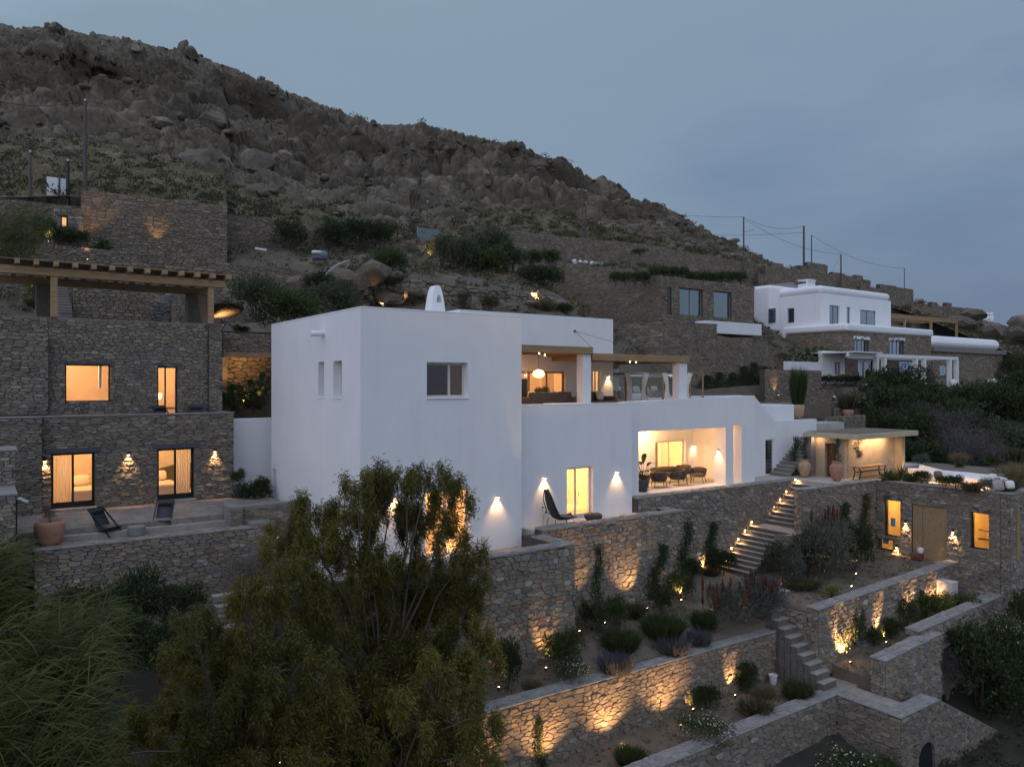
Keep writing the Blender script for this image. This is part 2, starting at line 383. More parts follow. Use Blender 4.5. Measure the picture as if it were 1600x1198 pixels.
def mk_rock(name, c1, c2, c3, grass=None):
    t = NT(name); t.rough(.95)
    n = t.noise(.16, 8, .62); f = t.noise(1.3, 6, .65); g = t.noise(.05, 4)
    c = t.ramp(n, [(.32, c1), (.52, c2), (.7, c3)])
    c = t.mix(t.math('MULTIPLY', t.ramp(f, [(.4, (0, 0, 0)), (.75, (1, 1, 1))]), .65), c, tuple(x * .4 for x in c1))
    c = t.mix(t.math('MULTIPLY', t.ramp(g, [(.45, (0, 0, 0)), (.65, (1, 1, 1))]), .35), c, (.16, .11, .065))
    lk = t.ramp(t.noise(2.6, 6, .7), [(.5, (0, 0, 0)), (.66, (1, 1, 1))]); c = t.mix(t.math('MULTIPLY', lk, .3), c, (.27, .245, .20)); oc = t.ramp(t.noise(.45, 5, .7), [(.56, (0, 0, 0)), (.7, (1, 1, 1))]); c = t.mix(t.math('MULTIPLY', oc, .5), c, (.075, .07, .03))
    if grass:
        a = t.attr('grass'); gn = t.ramp(t.noise(.55, 6, .7), [(.35, (.045, .046, .02)), (.52, (.12, .10, .048)), (.7, (.27, .215, .11))])
        c = t.mix(a, c, gn)
    t.col(c); t.bump(t.math('ADD', f, t.math('MULTIPLY', t.noise(5, 5, .6), .5)), 1.0, .3); return t.m
M['hill'] = mk_rock('hill_rock', (.055, .044, .029), (.145, .118, .082), (.31, .26, .19), True)
M['boulder'] = mk_rock('boulder_rock', (.07, .057, .042), (.155, .13, .10), (.30, .26, .205))

def mk_cloth(name, c):
    t = NT(name); t.col(c); t.rough(.9); tl = t.n('ShaderNodeBsdfTranslucent'); tl.inputs[0].default_value = (*c, 1); mx = t.n('ShaderNodeMixShader'); mx.inputs[0].default_value = .55
    t.l(t.p.outputs[0], mx.inputs[1]); t.l(tl.outputs[0], mx.inputs[2]); t.l(mx.outputs[0], t.out.inputs[0]); return t.m
M['curtain'] = mk_cloth('cream_curtain', (.78, .68, .55))
# ------------------------------------------------------------------ rubble masonry
def clip(poly, nx, ny, c):
    out = []; k = len(poly); px, py = poly[-1]; pd = nx * px + ny * py - c
    for (x, y) in poly:
        d = nx * x + ny * y - c
        if (d <= 0) != (pd <= 0):
            t = pd / (pd - d); out.append((px + (x - px) * t, py + (y - py) * t))
        if d <= 0: out.append((x, y))
        px, py, pd = x, y, d
    return out
def area2(p):
    return .5 * sum(p[i - 1][0] * p[i][1] - p[i][0] * p[i - 1][1] for i in range(len(p)))
def cells(poly, su, sv, joint, rg, holes=()):
    """irregular coursed stones filling a convex region (u, v)"""
    k = su / sv * 1.25
    us = [p[0] for p in poly]; vs = [p[1] for p in poly]
    pts = []; v = min(vs) - sv * .3
    while v < max(vs) + sv * .5:
        h = sv * rg.choice((.5, .7, .85, 1.0, 1.2, 1.55)); u = min(us) - su * rg.random()
        while u < max(us) + su * .5:
            w = su * rg.choice((.4, .6, .8, 1.0, 1.25, 1.7, 2.1))
            cu = u + w * .5; cv = v + h * .5
            if rg.random() < .2 and h > sv * .9:
                pts.append((cu + rg.uniform(-.1, .1) * w, (cv - h * .26) * k)); pts.append((cu + rg.uniform(-.1, .1) * w, (cv + h * .26) * k))
            else: pts.append((cu + rg.uniform(-.12, .12) * w, (cv + rg.uniform(-.24, .24) * h) * k))
            u += w
        v += h
    P = np.array(pts); res = []
    base = [(a, b * k) for a, b in poly]
    if area2(base) < 0: base.reverse()
    ub0, ub1, vb0, vb1 = min(us), max(us), min(vs) * k, max(vs) * k
    for i, (x, y) in enumerate(pts):
        if x < ub0 - su * .3 or x > ub1 + su * .3 or y < vb0 - su * .3 or y > vb1 + su * .3: continue
        d2 = (P[:, 0] - x) ** 2 + (P[:, 1] - y) ** 2
        nb = np.argpartition(d2, min(17, len(pts) - 1))[:18] if len(pts) > 18 else np.arange(len(pts))
        nb = nb[np.argsort(d2[nb])]
        c = [(x - su * 1.6, y - su * 1.6), (x + su * 1.6, y - su * 1.6), (x + su * 1.6, y + su * 1.6), (x - su * 1.6, y + su * 1.6)]
        for j in nb:
            if j == i: continue
            dx = pts[j][0] - x; dy = pts[j][1] - y; L = math.hypot(dx, dy)
            if L < 1e-6: continue
            c = clip(c, dx / L, dy / L, (dx * x + dy * y) / L + L / 2 - joint / 2)
            if len(c) < 3: break
        if len(c) < 3: continue
        for q in range(len(base)):
            (ax, ay), (bx, by) = base[q], base[(q + 1) % len(base)]; ex, ey = bx - ax, by - ay; L = math.hypot(ex, ey)
            if L < 1e-6: continue
            nx, ny = ey / L, -ex / L; c = clip(c, nx, ny, nx * ax + ny * ay - .008)
            if len(c) < 3: break
        if len(c) < 3: continue
        c = [(a, b / k) for a, b in c]
        for (h0, w0, h1, w1) in holes:
            cu = sum(p[0] for p in c) / len(c); cv = sum(p[1] for p in c) / len(c)
            if not (max(p[0] for p in c) > h0 and min(p[0] for p in c) < h1 and max(p[1] for p in c) > w0 and min(p[1] for p in c) < w1): continue
            out = [(h0 - cu, (1, 0, h0 - .006)), (cu - h1, (-1, 0, -h1 - .006)), (w0 - cv, (0, 1, w0 - .006)), (cv - w1, (0, -1, -w1 - .006))]
            o = max(out, key=lambda q: q[0]); c = clip(c, *o[1])
            if len(c) < 3: break
        if len(c) < 3 or abs(area2(c)) < su * sv * .04: continue
        res.append(c)
    return res
def stone_mesh(c, O, U, V, N, rg, h, fine=True):
    if fine:
        q = []
        for i in range(len(c)):
            a, b = c[i], c[(i + 1) % len(c)]; t = rg.uniform(.08, .2)
            q.append((a[0] + (b[0] - a[0]) * t, a[1] + (b[1] - a[1]) * t)); q.append((b[0] + (a[0] - b[0]) * t, b[1] + (a[1] - b[1]) * t))
        c = q
    # drop near-duplicates
    d = []
    for p in c:
        if not d or math.hypot(p[0] - d[-1][0], p[1] - d[-1][1]) > .012: d.append(p)
    c = d
    if len(c) < 3: return None
    n = len(c); cu = sum(p[0] for p in c) / n; cv = sum(p[1] for p in c) / n
    ext = max(max(abs(p[0] - cu), abs(p[1] - cv)) for p in c)
    gu = rg.uniform(-.10, .10); gv = rg.uniform(-.16, .10); hh = h * rg.uniform(.45, 1.45); ins = rg.uniform(.80, .9)
    vs = []
    for p in c: vs.append(O + U * p[0] + V * p[1] - N * .03)
    for p in c: vs.append(O + U * p[0] + V * p[1] + N * max(.004, hh * .45 + (p[0] - cu) * gu + (p[1] - cv) * gv))
    for p in c:
        x = cu + (p[0] - cu) * ins; y = cv + (p[1] - cv) * ins
        vs.append(O + U * x + V * y + N * max(.008, hh + (x - cu) * gu + (y - cv) * gv + rg.uniform(-.10, .10) * h))
    fs = []
    for i in range(n):
        j = (i + 1) % n; fs.append((i, j, n + j, n + i)); fs.append((n + i, n + j, 2 * n + j, 2 * n + i))
    fs.append(tuple(range(2 * n, 3 * n)))
    return vs, fs
def lay_stones(parent, faces, mat, budget=300, name='stone', seed=1, infill='stone_infill'):
    """faces: dicts O, U, poly [, V, N, su, sv, holes, h, fine]; the stones that show largest become parts, the rest one stuff part"""
    rg = random.Random(seed); items = []
    for f in faces:
        O = Vector(f['O']); U = Vector(f['U']).normalized(); V = Vector(f.get('V', (0, 0, 1))).normalized(); N = U.cross(V) if 'N' not in f else Vector(f['N']).normalized()
        flip = U.cross(V).dot(N) < 0
        fine = f.get('fine', True)
        for c in cells(f['poly'], f.get('su', .42) * .68, f.get('sv', .24) * .66, f.get('joint', .014), rg, f.get('holes', ())):
            if area2(c) < 0: c.reverse()
            s = stone_mesh(c, O, U, V, N, rg, f.get('h', .05), fine)
            if s is None: continue
            vs, fs = s
            if flip: fs = [tuple(reversed(q)) for q in fs]
            p = vs[-1]; Y = (p - CAM).length
            items.append((abs(area2(c)) / (Y * Y) * max(.05, abs(N.dot((CAM - p).normalized()))), vs, fs, rg.random()))
    items.sort(key=lambda q: -q[0])
    off = root_loc(parent)
    for i, (_, vs, fs, t) in enumerate(items[:budget]):
        me = bpy.data.meshes.new(name); me.from_pydata([p - off for p in vs], [], fs); me.materials.append(mat)
        at = me.attributes.new('tint', 'FLOAT', 'FACE'); at.data.foreach_set('value', [t] * len(fs))
        link_mesh(name, me, parent)
    if len(items) > budget:
        mb = MB()
        for (_, vs, fs, t) in items[budget:]: mb.add(vs, fs, 0, t)
        mb.build(infill, mat, parent, kind='stuff', tint=True)
    return len(items)
def F_(a0, a1, b, z0, z1, holes=(), **k):       # front face (towards -y) of a wall, holes in (a, z)
    top = k.pop('top', None)
    poly = [(0, 0), (a1 - a0, 0), (a1 - a0, (top[1] if top else z1) - z0), (0, (top[0] if top else z1) - z0)]
    return dict(O=(a0, b, z0), U=(1, 0, 0), N=(0, -1, 0), poly=poly, holes=[(h[0] - a0, h[1] - z0, h[2] - a0, h[3] - z0) for h in holes], **k)
def L_(b0, b1, a, z0, z1, holes=(), **k):       # side face (towards -x), holes in (b, z)
    top = k.pop('top', None)
    poly = [(0, 0), (b1 - b0, 0), (b1 - b0, (top[1] if top else z1) - z0), (0, (top[0] if top else z1) - z0)]
    return dict(O=(a, b0, z0), U=(0, 1, 0), N=(-1, 0, 0), poly=poly, holes=[(h[0] - b0, h[1] - z0, h[2] - b0, h[3] - z0) for h in holes], **k)
def T_(a0, b0, a1, b1, z, **k):                 # top face
    return dict(O=(a0, b0, z), U=(1, 0, 0), V=(0, 1, 0), N=(0, 0, 1), poly=[(0, 0), (a1 - a0, 0), (a1 - a0, b1 - b0), (0, b1 - b0)], **k)
CO = dict(su=.5, sv=.42, h=.018, joint=.05)

# ------------------------------------------------------------------ foliage
def unit(a): return a / np.maximum(np.linalg.norm(a, axis=1, keepdims=True), 1e-6)
def leaves(P, D, ln, wd, rs, droop=.15):
    n = len(P); ln = np.broadcast_to(np.asarray(ln, dtype=float), (n,))[:, None] if np.ndim(ln) <= 1 else ln
    wd = np.broadcast_to(np.asarray(wd, dtype=float), (n,))[:, None]
    S = unit(np.cross(D, rs.normal(size=(n, 3)))) * wd * .5
    mid = P + D * ln * .45; tip = P + D * ln; tip[:, 2] -= (droop * ln)[:, 0]
    V = np.stack([P, mid + S, tip, mid - S], 1).reshape(-1, 3)
    return V, np.arange(n * 4).reshape(n, 4)
def lobe_points(n, lobes, rs, inner=.35):
    w = np.array([l[3] * l[4] * l[5] if len(l) > 4 else l[3] ** 3 for l in lobes]) ** .75; w /= w.sum()
    k = rs.choice(len(lobes), n, p=w); L = np.array([(l[0], l[1], l[2], l[3], l[4] if len(l) > 4 else l[3], l[5] if len(l) > 5 else l[3]) for l in lobes])[k]
    d = unit(rs.normal(size=(n, 3))); r = inner + (1 - inner) * rs.random((n, 1)) ** .5
    d[:, 2] = np.where(d[:, 2] < -.35, -d[:, 2], d[:, 2])
    return L[:, :3] + d * L[:, 3:6] * r, d, k
def shrub_mesh(name, n, lobes, rs, ln, wd, mat, up=.35, droop=.1, parent=None, rnd_=.7, inner=.35, clump=0):
    if clump:
        C, d0, k = lobe_points(n // clump, lobes, rs, inner)
        C = np.repeat(C, clump, 0); d = np.repeat(d0, clump, 0); tb = np.repeat(rs.random(n // clump), clump)
        P = C + rs.normal(size=C.shape) * ln * .55
    else: P, d, k = lobe_points(n, lobes, rs, inner); tb = rs.random(len(P))
    D = unit(d * .6 + rs.normal(size=P.shape) * rnd_ * .6 + np.array([0, 0, up]))
    l = ln * rs.uniform(.6, 1.25, len(P)); V, F = leaves(P, D, l, wd * rs.uniform(.7, 1.2, len(P)), rs, droop)
    V[:, 2] = np.maximum(V[:, 2], .0) if parent is None else V[:, 2]
    return np_mesh(name, V, F, mat, parent, tint=np.clip(tb * .6 + rs.random(len(P)) * .5 - .05, 0, 1))
def blades(name, n, rs, ln, wd, mat, spread=.35, lean=.55, parent=None, base=(0, 0, 0), sx=1, sy=1):
    """tuft of upright blades"""
    a = rs.random(n) * 2 * np.pi; r = spread * np.sqrt(rs.random(n))
    P = np.stack([np.cos(a) * r * sx, np.sin(a) * r * sy, np.zeros(n)], 1) + np.array(base)
    D = unit(np.stack([np.cos(a) * lean * rs.random(n), np.sin(a) * lean * rs.random(n), np.ones(n)], 1) + rs.normal(size=(n, 3)) * .12)
    V, F = leaves(P, D, ln * rs.uniform(.55, 1.1, n), wd, rs, .12)
    return np_mesh(name, V, F, mat, parent, tint=rs.random(n))
def sticks(mb, pts, r0, r1, n=5):
    mb.tube(pts, [r0 + (r1 - r0) * i / (len(pts) - 1) for i in range(len(pts))], n)

# ------------------------------------------------------------------ lamps
WARM = (1.0, .55, .235)
def spot(name, loc, d, watts, cone, blend, parent=None, size=.03, color=WARM):
    l = bpy.data.lights.new(name, 'SPOT'); l.energy = watts * 1.7; l.spot_size = R(cone); l.spot_blend = blend; l.shadow_soft_size = size; l.color = color
    o = bpy.data.objects.new(name, l); COL.objects.link(o)
    off = root_loc(parent) if parent is not None else Vector((0, 0, 0))
    o.location = Vector(loc) - off; o.rotation_euler = Vector(d).to_track_quat('-Z', 'Y').to_euler()
    if parent is not None: o.parent = parent
    return o
def point(name, loc, watts, size=.15, parent=None, color=WARM):
    l = bpy.data.lights.new(name, 'POINT'); l.energy = watts; l.shadow_soft_size = size; l.color = color
    o = bpy.data.objects.new(name, l); COL.objects.link(o)
    off = root_loc(parent) if parent is not None else Vector((0, 0, 0)); o.location = Vector(loc) - off
    if parent is not None: o.parent = parent
    return o
def area(name, loc, d, watts, sx, sy, parent=None, color=WARM):
    l = bpy.data.lights.new(name, 'AREA'); l.shape = 'RECTANGLE'; l.size = sx; l.size_y = sy; l.energy = watts; l.color = color
    o = bpy.data.objects.new(name, l); COL.objects.link(o)
    off = root_loc(parent) if parent is not None else Vector((0, 0, 0)); o.location = Vector(loc) - off; o.rotation_euler = Vector(d).to_track_quat('-Z', 'Y').to_euler()
    if parent is not None: o.parent = parent
    return o
def wall_lamp(p, N, label, watts=9, group=None, mat='white_paint', cone=88, off=.13, lean=.30):
    p = Vector(p); N = Vector(N).normalized(); U = Vector((-N.y, N.x, 0))
    t = thing('wall_lamp', label, 'wall lamp', p, 0, group)
    mb = MB(); mb.tube([p + N * .085 + Vector((0, 0, .05)), p + N * .085 + Vector((0, 0, .20))], .055, 12); mb.build('lamp_body', M[mat], t, smooth=False)
    MB().beam(p - N * .01 + Vector((0, 0, .13)), p + N * .05 + Vector((0, 0, .13)), .05, .08).build('bracket', M[mat], t)
    MB().tube([p + N * .085 + Vector((0, 0, .035)), p + N * .085 + Vector((0, 0, .055))], .045, 12).build('lens', M['bulb_hot'], t)
    spot('lamp_beam', p + N * off + Vector((0, 0, .02)), Vector((0, 0, -1)) - N * lean, watts, cone, .75, t)
    return t
def spike_light(p, d, label, watts=10, cone=70, group=None, blend=.8):
    p = Vector(p); d = Vector(d).normalized()
    t = thing('spike_light', label, 'garden light', p, 0, group)
    MB().tube([p + Vector((0, 0, -.06)), p + Vector((0, 0, .08))], .012, 5).build('spike', M['black'], t)
    b = p + Vector((0, 0, .1)); MB().tube([b - d * .05, b + d * .05], [.028, .036], 8).build('lamp_head', M['black'], t)
    MB().tube([b + d * .045, b + d * .056], .030, 8).build('lens', M['bulb_hot'], t)
    spot('lamp_beam', b + d * .075, d, watts, cone, blend, t)
    return t

# ------------------------------------------------------------------ windows
def frame_bars(mb, O, U, N, w, h, fw, dep, mull=(), trans=(), m=0):
    """rectangular frame with mullions (fractions of w) and transoms (fractions of h); O lower left of the frame's face"""
    O = Vector(O); U = Vector(U); N = Vector(N); V = Vector((0, 0, 1))
    def bar(x0, z0, x1, z1):
        a = O + U * x0 + V * z0; vs = []
        for k in (0, 1):
            for (x, z) in ((x0, z0), (x1, z0), (x1, z1), (x0, z1)): vs.append(O + U * x + V * z - N * dep * k)
        mb.add(vs, [(0, 1, 2, 3), (7, 6, 5, 4), (4, 5, 1, 0), (1, 5, 6, 2), (2, 6, 7, 3), (3, 7, 4, 0)], m)
    bar(0, 0, fw, h); bar(w - fw, 0, w, h); bar(fw, 0, w - fw, fw); bar(fw, h - fw, w - fw, h)
    for q in mull: bar(q * w - fw * .5, fw, q * w + fw * .5, h - fw)
    for q in trans: bar(fw, q * h - fw * .4, w - fw, q * h + fw * .4)
def window(parent, O, U, N, w, h, frame='grey_frame', glass='glass', fw=.07, rec=.14, mull=(), trans=(), name='window', sill=None, lintel=None, handle=False, bottom=0):
    """window (frame mesh) > pane, sill, lintel; O is the lower left corner of the opening on the wall's outer face"""
    O = Vector(O); U = Vector(U).normalized(); N = Vector(N).normalized()
    mb = MB(); frame_bars(mb, O - N * rec, U, N, w, h, fw, .07, mull, trans)
    if bottom: mb.beam(O - N * (rec + .035) + U * fw + Vector((0, 0, fw + bottom / 2)), O - N * (rec + .035) + U * (w - fw) + Vector((0, 0, fw + bottom / 2)), .06, bottom)
    f = mb.build(name, M[frame], parent)
    xs = [0] + [q * w for q in mull] + [w]
    for i in range(len(xs) - 1):
        a = O - N * (rec + .04) + U * (xs[i] + fw * .6); b = O - N * (rec + .04) + U * (xs[i + 1] - fw * .6)
        vs = []
        for k in (0, .012):
            vs += [a - N * k + Vector((0, 0, fw * .6)), b - N * k + Vector((0, 0, fw * .6)), b - N * k + Vector((0, 0, h - fw * .6)), a - N * k + Vector((0, 0, h - fw * .6))]
        g = MB().add(vs, [(0, 1, 2, 3), (7, 6, 5, 4), (4, 5, 1, 0), (1, 5, 6, 2), (2, 6, 7, 3), (3, 7, 4, 0)]).build('pane', M[glass], f)
    if sill: MB().beam(O - U * .06 - N * .1 + Vector((0, 0, -.03)), O + U * (w + .06) - N * .1 + Vector((0, 0, -.03)), .34, .06).build('sill', M[sill], f)
    if handle: MB().beam(O + U * (w * .52) - N * (rec - .02) + Vector((0, 0, 1.0)), O + U * (w * .52) - N * (rec - .02) + Vector((0, 0, 1.16)), .02, .03).build('handle', M['steel'], f)
    return f
def lintel(parent, O, U, N, w, h=.2, mat='lintel', dep=.3, over=.22, proud=.04):
    O = Vector(O); U = Vector(U).normalized(); N = Vector(N).normalized()
    a = O - U * over + N * (proud - dep / 2) + Vector((0, 0, h / 2)); b = O + U * (w + over) + N * (proud - dep / 2) + Vector((0, 0, h / 2))
    return MB().beam(a, b, dep, h).build('lintel', M[mat], parent, bevel=.012)
def room(parent, O, U, N, w, h, dep, mat='room', name='room_shell'):
    """inward-facing box behind an opening"""
    O = Vector(O); U = Vector(U).normalized(); N = Vector(N).normalized(); V = Vector((0, 0, 1))
    q = lambda x, z, k: O + U * x + V * z - N * k
    mb = MB()
    mb.poly([q(0, 0, dep), q(w, 0, dep), q(w, h, dep), q(0, h, dep)]); mb.poly([q(0, 0, 0), q(0, 0, dep), q(0, h, dep), q(0, h, 0)])
    mb.poly([q(w, 0, dep), q(w, 0, 0), q(w, h, 0), q(w, h, dep)]); mb.poly([q(0, 0, 0), q(w, 0, 0), q(w, 0, dep), q(0, 0, dep)])
    mb.poly([q(0, h, dep), q(w, h, dep), q(w, h, 0), q(0, h, 0)])
    return mb.build(name, M[mat], parent)
def curtain(parent, O, U, w, h, waves=7, amp=.05, mat='curtain', name='curtain', N=(0, -1, 0)):
    O = Vector(O); U = Vector(U).normalized(); N = Vector(N); mb = MB(); n = waves * 6; vs = []
    for i in range(n + 1):
        x = w * i / n; d = amp * math.sin(2 * math.pi * waves * i / n) + amp * .4 * math.sin(5.1 * i / n + 1)
        for z in (0, h): vs.append(O + U * x + N * d * (1.0 if z == 0 else .7) + Vector((0, 0, z)))
    mb.add(vs, [(2 * i, 2 * i + 2, 2 * i + 3, 2 * i + 1) for i in range(n)])
    return mb.build(name, M[mat], parent, smooth=True)
def pillow(mb, c, w, h, d, rz=0, tilt=0, m=0):
    """soft cushion: superellipsoid"""
    vs = []; nu, nv = 10, 7; Rm = Matrix.Rotation(rz, 3, 'Z') @ Matrix.Rotation(tilt, 3, 'X')
    sg = lambda x, p: math.copysign(abs(x) ** p, x)
    for i in range(nv + 1):
        ph = -math.pi / 2 + math.pi * i / nv
        for j in range(nu):
            th = 2 * math.pi * j / nu + math.pi / nu
            p = Vector((w / 2 * sg(math.cos(ph), .7) * sg(math.cos(th), .5), d / 2 * sg(math.sin(ph), .9), h / 2 * sg(math.cos(ph), .7) * sg(math.sin(th), .5)))
            vs.append(Vector(c) + Rm @ p)
    fs = [(i * nu + j, (i + 1) * nu + j, (i + 1) * nu + (j + 1) % nu, i * nu + (j + 1) % nu) for i in range(nv) for j in range(nu)]
    return mb.add(vs, fs, m)
# ------------------------------------------------------------------ numpy noise
def h3(ix, iy, iz, s=0):
    n = (ix.astype(np.int64) * 374761393 + iy.astype(np.int64) * 668265263 + iz.astype(np.int64) * 1274126177 + s * 974634277) & 0x7fffffff
    n = ((n ^ (n >> 13)) * 1274126177) & 0x7fffffff
    n = (n ^ (n >> 16)) & 0x7fffffff
    return n / 2147483647.0
def vnoise(p, s=0):
    i = np.floor(p).astype(np.int64); f = p - i; f = f * f * (3 - 2 * f); r = 0
    for dx in (0, 1):
        for dy in (0, 1):
            for dz in (0, 1):
                w = (f[:, 0] if dx else 1 - f[:, 0]) * (f[:, 1] if dy else 1 - f[:, 1]) * (f[:, 2] if dz else 1 - f[:, 2])
                r = r + w * h3(i[:, 0] + dx, i[:, 1] + dy, i[:, 2] + dz, s)
    return r
def fbm(p, o=4, s=0, g=.5):
    r = 0; a = 1; t = 0
    for k in range(o): r = r + a * vnoise(p * 2 ** k + 17.3 * k, s + k); t += a; a *= g
    return r / t
def worley(p, s=0):
    i = np.floor(p).astype(np.int64); d1 = np.full(len(p), 9.0); d2 = np.full(len(p), 9.0); c = np.zeros(len(p))
    for dx in (-1, 0, 1):
        for dy in (-1, 0, 1):
            for dz in (-1, 0, 1):
                q = i + np.array([dx, dy, dz]); a, b, e = q[:, 0], q[:, 1], q[:, 2]
                x = np.stack([a + h3(a, b, e, s + 1), b + h3(a, b, e, s + 2), e + h3(a, b, e, s + 3)], 1)
                d = np.sqrt(((x - p) ** 2).sum(1)); m = d < d1
                d2 = np.where(m, d1, np.minimum(d2, d)); c = np.where(m, h3(a, b, e, s + 4), c); d1 = np.where(m, d, d1)
    return d1, d2, c
class TPS:
    def __init__(s, pts, lam=.02):
        P = np.array(pts, dtype=float); s.x = P[:, :2]; n = len(P)
        K = s.k(s.x, s.x) + np.eye(n) * lam; A = np.zeros((n + 3, n + 3)); A[:n, :n] = K; A[:n, n] = 1; A[:n, n + 1:] = s.x; A[n:, :n] = A[:n, n:].T
        s.w = np.linalg.solve(A, np.r_[P[:, 2], 0, 0, 0])
    def k(s, a, b):
        r = np.linalg.norm(a[:, None] - b[None], axis=2); return np.where(r > 0, r * r * np.log(np.maximum(r, 1e-9)), 0) * .01
    def __call__(s, q): q = np.atleast_2d(np.array(q, dtype=float)); n = len(s.x); return s.k(q, s.x) @ s.w[:n] + s.w[n] + q @ s.w[n + 1:]
    def z(s, a, b): return float(s([(a, b)])[0])
def grid_sheet(name, a0, a1, b0, b1, step, zf, mat, kind='structure', rough=.0, s=3):
    na = int((a1 - a0) / step) + 1; nb = int((b1 - b0) / step) + 1
    A, B = np.meshgrid(np.linspace(a0, a1, na), np.linspace(b0, b1, nb)); q = np.stack([A.ravel(), B.ravel()], 1); Z = zf(q)
    if rough:
        p3 = np.c_[q * .5, np.zeros(len(q))]; Z = Z + (fbm(p3, 4, s) - .5) * rough * 2
    i = np.arange(na * nb).reshape(nb, na); F = np.stack([i[:-1, :-1].ravel(), i[:-1, 1:].ravel(), i[1:, 1:].ravel(), i[1:, :-1].ravel()], 1)
    return np_mesh(name, np.c_[q, Z], F, mat, smooth=True, kind=kind)

# ------------------------------------------------------------------ hillside behind the house (terraces climb in b)
MID = TPS([(-40, 9, -4), (-40, 20, 1.5), (-40, 36, 9.5), (-40, 60, 14), (-20, 9, -4), (-14, 14, -4.5), (-8, 16, -3.5), (-14, 20, 1.8), (-14, 27, 4.2), (0, 13.5, -4), (0, 17, -.5), (0, 22, 3.4), (0, 26, 4.2), (3, 36, 8.8), (-10, 36, 9.2),
           (10, 14, -1.0), (8, 19, 4.4), (16, 18.5, 4.6), (26, 18.5, 4.6), (13, 23, 7.1), (6, 24, 4.4), (8.5, 26.5, 4.9), (4, 27, 4.0), (10, 20.6, 4.5), (18, 20.6, 4.6), (28, 20.6, 4.6), (20, 23, 7.1), (28, 23, 6.9), (12, 30, 8.6), (22, 30, 9.0), (30, 30, 9.2), (36, 26, 4), (36.8, 32, 6.2), (37, 38, 9.5), (12, 38, 11.2), (24, 38, 11.6), (32, 38.5, 12),
           (16, 46, 14.2), (36, 45, 14.6), (60, 45, 15.0), (90, 45, 14.6), (30, 13, -2), (40, 14, -1.5), (55, 14, -1.5), (32, 19, 3.2), (44, 21, 4.2), (56, 20, 3.0), (50, 30, 9), (70, 30, 7), (64, 22, 3), (90, 25, 2), (90, 35, 8), (120, 30, 3), (120, 45, 11), (120, 60, 14),
           (10, 60, 15), (60, 60, 16.5), (90, 60, 16), (90, 9, -2), (120, 9, -3), (60, 10, -1.2)], .05)
grid_sheet('hillside_ground', -40, 120, 12.6, 60, .8, MID, M['earth'], rough=.35)

# ------------------------------------------------------------------ slope falling to the sea side, right of and below the house
LOW = TPS([(-40, -26, -17), (-10, -26, -17.5), (20, -26, -18.5), (60, -26, -19), (100, -26, -20), (-40, 0, -10), (-12, 0, -11), (-12, 3, -8.5), (-12, 9, -6.5), (-3, -3, -12.3), (3, -6, -13.0), (3, -10, -14.5), (12, -11, -14.8), (24, -11, -15.0), (24, -16, -16),
           (40, -16, -14), (38, -6, -9.0), (38, 0, -7.6), (44, 4, -5.2), (52, 4, -3.6), (52, 9, -1.6), (64, 9, -1.3), (64, 0, -4.6), (60, -8, -8.5), (80, 8, -1.8), (80, -4, -6.5), (100, 8, -3), (100, -8, -9), (140, 0, -8), (140, 12, -5), (-3, 6, -8.5), (-3, 10, -6.4), (3, 10, -9), (30, 4, -8.2), (14, 4, -9), (14, 10, -8.5), (21, 9, -8.5), (40, 12, -3.4), (90, 13, -2.2), (-40, 14, -5)], .05)
LOWm = lambda q: LOW(q) - .15
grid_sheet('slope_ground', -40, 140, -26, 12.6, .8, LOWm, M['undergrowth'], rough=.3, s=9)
# the sea far beyond, as one sheet to the horizon
MB().poly([(-3000, -3000, -60), (3000, -3000, -60), (3000, 3000, -60), (-3000, 3000, -60)]).build('sea', M['water'], kind='structure')

